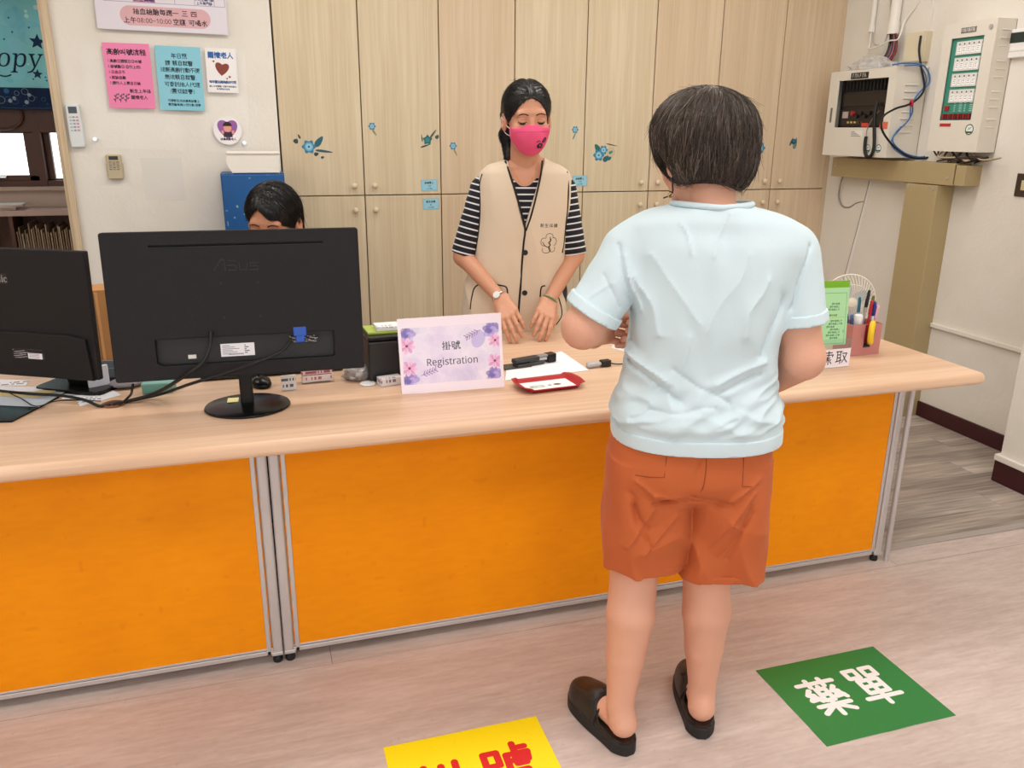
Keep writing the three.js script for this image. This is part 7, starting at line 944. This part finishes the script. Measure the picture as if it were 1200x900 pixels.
  // trousers
  part(t, 'trousers', nets((x, y, z) => Math.max(smin(legs(x, y, z) - 0.012, ellF(0, 0.88, -0.01, 0.175, 0.14, 0.115)(x, y, z), 0.04), 0.1 - y), [-0.25, 0.07, -0.2], [0.25, 1.04, 0.2], 0.009), cloth(0x2a2c36));
  for (const s of [-1, 1]) part(t, 'shoe', new THREE.SphereGeometry(1, 20, 14).scale(0.048, 0.055, 0.13).translate(s * 0.095, 0.055, 0.02), M.black);
  // vest
  const vt = loftF([row(184, 598, 636, 0.06), row(188, 588, 642, 0.076), row(194, 573, 656, 0.088), row(203, 562, 667, 0.1), row(230, 559, 668, 0.11, 0.004), row(262, 558, 664, 0.114, 0.006), row(295, 553, 661, 0.114, 0.004), row(335, 546, 659, 0.116), row(368, 539, 661, 0.12), row(420, 535, 665, 0.124), row(520, 533, 668, 0.126)], 2.25);
  const a0 = P(594, 182, 0.1), a1 = P(614.5, 268, 0.118), a2 = P(641, 182, 0.1), edgeD = (x, y) => { const e = (p, q) => ((q.x - p.x) * (y - p.y) - (q.y - p.y) * (x - p.x)) / Math.hypot(q.x - p.x, q.y - p.y); return Math.max(-e(a0, a1), -e(a1, a2)); };
  const vcut = (x, y, z) => Math.max(edgeD(x, y), -0.02 - z), hemV = 0.64;
  const vfold = (x, y, z) => 0.012 * (0.5 - Math.abs(2 * vn(x * 10 + y * 2 + 12, y * 3 + 8, z * 5 + 7) - 1)) + 0.01 * (vn(x * 28 + y * 8 + 3, y * 7 + 3, 3) - 0.5) * sst(1.15, 0.9, y);
  const vestF = (x, y, z) => Math.max(smax(vt(x, y, z) - vfold(x, y, z), -vcut(x, y, z), 0.003), hemV - y);
  const vestM = cloth(0xddcab2), vest = part(t, 'vest', nets(vestF, [-0.26, hemV - 0.02, -0.18], [0.26, 1.46, 0.2], 0.0058), vestM, 'cream vest with black piping');
  const pipe = mat(0x16130f, 0.8), V2 = (x, y, z) => Math.max(vt(x, y, z) - vfold(x, y, z), hemV - y), pl = (list, r = 0.0042) => tube(list.map(([a, b]) => { const p = P(a, b, 0.11); const z = frontZ(V2, p.x, p.y); if (z) p.z = z; else p.z = 0.05; return toSurf(V2, p, -0.0005); }), r, list.length * 8, 7);
  part(vest, 'neck_piping', pl([[593, 188], [597, 202], [604, 225], [611, 250], [615, 268], [613.5, 285], [611.5, 310], [610, 335], [608, 358], [607, 380]]), pipe); part(vest, 'neck_piping', pl([[637, 189], [634, 205], [627, 235], [621, 256], [616, 270]], 0.0036), pipe);
  part(vest, 'armhole_piping', pl([[562.5, 202], [562.5, 217], [563, 240], [561.5, 270], [558, 297]], 0.0036), pipe); part(vest, 'armhole_piping', pl([[667, 202], [668, 222], [666.5, 250], [663.5, 278], [660.5, 298]], 0.0036), pipe);
  part(vest, 'pocket_piping', pl([[551, 364], [553, 350], [557, 338], [570, 332], [586, 334], [593, 336], [595, 348]], 0.003), pipe); part(vest, 'pocket_piping', pl([[633, 348], [635, 336], [639, 335]], 0.003), pipe); part(vest, 'pocket_piping', pl([[655.5, 350], [659, 362], [659.5, 372], [656, 378], [651, 383]], 0.003), pipe);
  const btn = lathe([[0, 0], [0.0095, 0], [0.0105, 0.0015], [0.0095, 0.003], [0, 0.0025]], 20).rotateX(Math.PI / 2); for (const [a, b] of [[615.5, 296], [615, 343.5]]) { const p = P(a, b, 0.118); p.z = frontZ(V2, p.x, p.y) + 0.0005; part(vest, 'button', btn.clone().translate(p.x, p.y, p.z), M.black); }
  // lettering and emblem, embroidered on the vest
  const ink = mat(0x2a2420, 0.8), thread = []; const emb = (pts, r = 0.0008) => thread.push(blendTube(V2, pts.map(([x, y]) => V(x, y, 0)), r, 0.0002, Math.max(6, pts.length * 3)));
  const o0 = P(635, 262, 0.115), sx = P(642, 262, 0.115).x - o0.x, gl = (ch, ox, oy, w, h) => { for (const s of GL[ch].split(';')) { if (s.includes('@')) { const [c, r] = s.split('@'), [a, b, p, q] = r.split(',').map(Number); gl(c, ox + a * w / 100, oy - b * h / 100, w * p / 100, h * q / 100); continue; } const pp = s.trim().split(' ').map((v) => v.split(',').map(Number)); for (let i = 0; i + 1 < pp.length; i++) emb([[ox + pp[i][0] * w / 100, oy - pp[i][1] * h / 100], [ox + pp[i + 1][0] * w / 100, oy - pp[i + 1][1] * h / 100]], 0.0006); } };
  ['新', '生', '保', '健'].forEach((c, i) => gl(c, o0.x - 0.006 + i * sx * 0.78, o0.y - i * 0.0006, sx * 0.66, sx * 0.66));
  const e0 = P(643, 285, 0.115), el = (cx, cy, rx, ry, a0 = 0, a1 = 6.2832) => emb(Array.from({ length: 14 }, (_, i) => { const a = lerp(a0, a1, i / 13); return [e0.x + cx + rx * Math.cos(a), e0.y + cy + ry * Math.sin(a)]; }), 0.0009);
  el(0.004, 0.024, 0.014, 0.011, -0.4, 3.6); el(-0.018, 0.004, 0.012, 0.015, 0.9, 4.9); el(0.021, 0.004, 0.011, 0.015, -1.6, 2.0); el(-0.008, -0.026, 0.017, 0.013, 2.6, 6.6); el(0.016, -0.024, 0.01, 0.012, 3.6, 6.9); emb([[e0.x + 0.006, e0.y + 0.02], [e0.x + 0.01, e0.y + 0.008], [e0.x, e0.y], [e0.x + 0.009, e0.y - 0.008], [e0.x + 0.001, e0.y - 0.016], [e0.x + 0.006, e0.y - 0.03]], 0.0016); emb([[e0.x + 0.007, e0.y + 0.024], [e0.x + 0.005, e0.y - 0.032]], 0.0008); emb([[e0.x - 0.024, e0.y + 0.004], [e0.x - 0.012, e0.y - 0.012], [e0.x + 0.004, e0.y - 0.018]], 0.0014);
  part(vest, 'embroidered_emblem', merge(thread), ink);
  // watch, bracelet, ring
  const ringAt = (p, axis, r, rt) => new THREE.TorusGeometry(r, rt, 8, 36).applyQuaternion(new THREE.Quaternion().setFromUnitVectors(V(0, 0, 1), axis.clone().normalize())).translate(p.x, p.y, p.z);
  const axL = wrL.clone().sub(elL), wp = wrL.clone().addScaledVector(axL, -0.06), wt = part(t, 'wristwatch', ringAt(wp, axL, 0.0285, 0.0035), M.steel, 'silver wristwatch'); const face = lathe([[0, 0.006], [0.0125, 0.006], [0.014, 0.003], [0.014, 0], [0, 0]], 28), nrm = V(-0.25, 0.35, 0.9).addScaledVector(axL.clone().normalize(), -V(-0.25, 0.35, 0.9).dot(axL.clone().normalize())).normalize(); part(wt, 'dial', face.applyQuaternion(new THREE.Quaternion().setFromUnitVectors(V(0, 1, 0), nrm)).translate(...wp.clone().addScaledVector(nrm, 0.028).toArray()), mat(0xe8e6e4, 0.25));
  const axR = wrR.clone().sub(elR), bp = wrR.clone().addScaledVector(axR, -0.03); part(t, 'bracelet', ringAt(bp, axR, 0.0295, 0.0042), mat(0x6f8f6c, 0.3), 'green jade bracelet');
  const rp = P(645, 378, 0.24); const hd2 = tipR.clone().sub(wrR).normalize();
  part(t, 'necklace', blendTube(bodyF2, [[600, 192], [602, 200], [608, 211], [614, 217], [620, 213], [627, 202], [631, 190]].map(([a, b]) => P(a, b, 0.06)), 0.0009, 0.0006), mat(0xd0a05a, 0.3, { metalness: 1 }));
}
// ---------------------------------------------------------------- seated clerk behind the large monitor
{
  const z0 = -3.22, hp = fz(321, 261, z0), t = thing('person', 'dark haired clerk seated behind the large monitor, eyes just above it', 'person', [hp.x + 0.04, 0, z0 - 0.06], -0.1), tl = (v) => t.worldToLocal(v.clone());
  const hc = tl(hp), skin = skinMat(0xc98c6c), hm = new THREE.Matrix4().makeRotationFromEuler(new THREE.Euler(0.28, -0.3, -0.03, 'YXZ')).setPosition(hc).multiply(new THREE.Matrix4().makeScale(1.14, 1.1, 1.12));
  const sh = hc.y - 0.27, nb = V(hc.x, sh + 0.05, -0.01), chest = loftF([[0.46, 0, -0.02, 0.18, 0.13], [0.6, 0, -0.01, 0.165, 0.12], [0.75, 0, 0, 0.165, 0.115], [sh - 0.03, 0, 0, 0.165, 0.1], [sh + 0.03, 0, 0, 0.13, 0.075], [sh + 0.07, 0, 0, 0.06, 0.05]]);
  const arm = (s) => uni([capF(V(s * 0.165, sh - 0.01, 0), V(s * 0.22, sh - 0.2, 0.06), 0.05, 0.042), capF(V(s * 0.22, sh - 0.2, 0.06), V(s * 0.13, YC + 0.05, 0.3), 0.04, 0.026)], 0.02), leg = (s) => uni([capF(V(s * 0.09, 0.5, 0.0), V(s * 0.1, 0.5, 0.38), 0.08, 0.06), capF(V(s * 0.1, 0.5, 0.38), V(s * 0.1, 0.08, 0.36), 0.056, 0.038), capF(V(s * 0.1, 0.045, 0.33), V(s * 0.11, 0.04, 0.5), 0.036, 0.03)], 0.03), A = [arm(-1), arm(1)], L = [leg(-1), leg(1)], nc = capF(nb, hc.clone().add(V(0, -0.06, -0.02)), 0.052, 0.048);
  const bf = (x, y, z) => { let d = smin(chest(x, y, z), nc(x, y, z), 0.03); for (const q of A) d = smin(d, q(x, y, z), 0.02); for (const q of L) d = smin(d, q(x, y, z), 0.03); return d; };
  const flatHand = [[0.3, 0.4, 0.3], [0.3, 0.4, 0.3], [0.3, 0.4, 0.3], [0.3, 0.4, 0.3]], hg = [-1, 1].map((s) => placeHand(handGeo(flatHand, 0.05, 0.2, s > 0, 0.93), V(s * 0.13, YC + 0.05, 0.3), V(-s * 0.25, 0.0, 1), V(0, 1, 0.0)));
  part(t, 'body', joinSkin([nets(bf, [-0.36, -0.01, -0.2], [0.36, 1.2, 0.6], 0.0095), headGeo().applyMatrix4(hm), ...hg]), skin);
  browsAndLids(t, hm, skin);
  const sk = ellF(0, 0.042, -0.014, 0.085, 0.092, 0.102), side = loftF([[-0.1, 0, -0.04, 0.07, 0.055], [-0.05, 0, -0.04, 0.079, 0.062], [0.0, 0, -0.035, 0.082, 0.07], [0.05, 0, -0.02, 0.082, 0.085]]);
  const carve = (x, y, z) => { const yl = x < -0.02 ? 0.074 - Math.max(0, -0.02 - x) * 1.0 : 0.076 - (x + 0.02) * 0.8, w = Math.abs(x + 0.008) - 0.07; return Math.max(y - yl, w, 0.02 - z, -0.13 - y) * 0.8; };
  const hf = (x, y, z) => smax(smin(sk(x, y, z), side(x, y, z), 0.02), -carve(x, y, z), 0.008);
  blackHair(t, 'hair', hm, hf, (p) => V(p.x > -0.02 ? 0.9 : -0.7, -0.8, -0.1).normalize(), [-0.13, -0.13, -0.15], [0.13, 0.16, 0.13], 2600, 'side parted black hair');
  part(t, 'blouse', nets((x, y, z) => { let d = chest(x, y, z); for (const q of A) d = smin(d, Math.max(q(x, y, z), sh - 0.17 - y), 0.02); return Math.max(d - 0.008, 0.5 - y, y - sh - 0.055); }, [-0.34, 0.48, -0.2], [0.34, 1.2, 0.3], 0.009), cloth(0x6a7a90));
  part(t, 'trousers', nets((x, y, z) => Math.max(smin(Math.min(L[0](x, y, z), L[1](x, y, z)), ellF(0, 0.5, -0.02, 0.19, 0.1, 0.15)(x, y, z), 0.03) - 0.01, 0.1 - y), [-0.3, 0.07, -0.24], [0.3, 0.66, 0.5], 0.01), cloth(0x23252c));
  for (const s of [-1, 1]) part(t, 'shoe', new THREE.SphereGeometry(1, 20, 14).scale(0.046, 0.048, 0.13).translate(s * 0.105, 0.048, 0.42), M.black);
  const c = thing('office_chair', 'black swivel chair under the seated clerk', 'chair', [hp.x + 0.04, 0, z0 - 0.08], -0.1);
  part(c, 'seat', bx(0.46, 0.07, 0.44, 0, 0.375, 0.02, 0.03), M.black); part(c, 'backrest', bx(0.4, 0.3, 0.05, 0, 0.64, -0.25, 0.024), M.black); part(c, 'back_bar', bx(0.06, 0.35, 0.02, 0, 0.5, -0.285, 0.006), M.blackRub); part(c, 'column', cyl(0.025, 0.03, 0.28, 0, 0.2, 0), M.aluDark);
  for (let i = 0; i < 5; i++) { const a = i * 1.2566; part(c, 'foot_spoke', rod([0, 0.08, 0], [0.26 * Math.cos(a), 0.06, 0.26 * Math.sin(a)], 0.02, 0.014), M.blackRub); part(c, 'caster', cyl(0.025, 0.025, 0.03, 0, 0, 0, 18).rotateX(Math.PI / 2).rotateY(-a).translate(0.26 * Math.cos(a), 0.025, 0.26 * Math.sin(a)), M.blackRub); }
}
renderer.render(scene, camera);
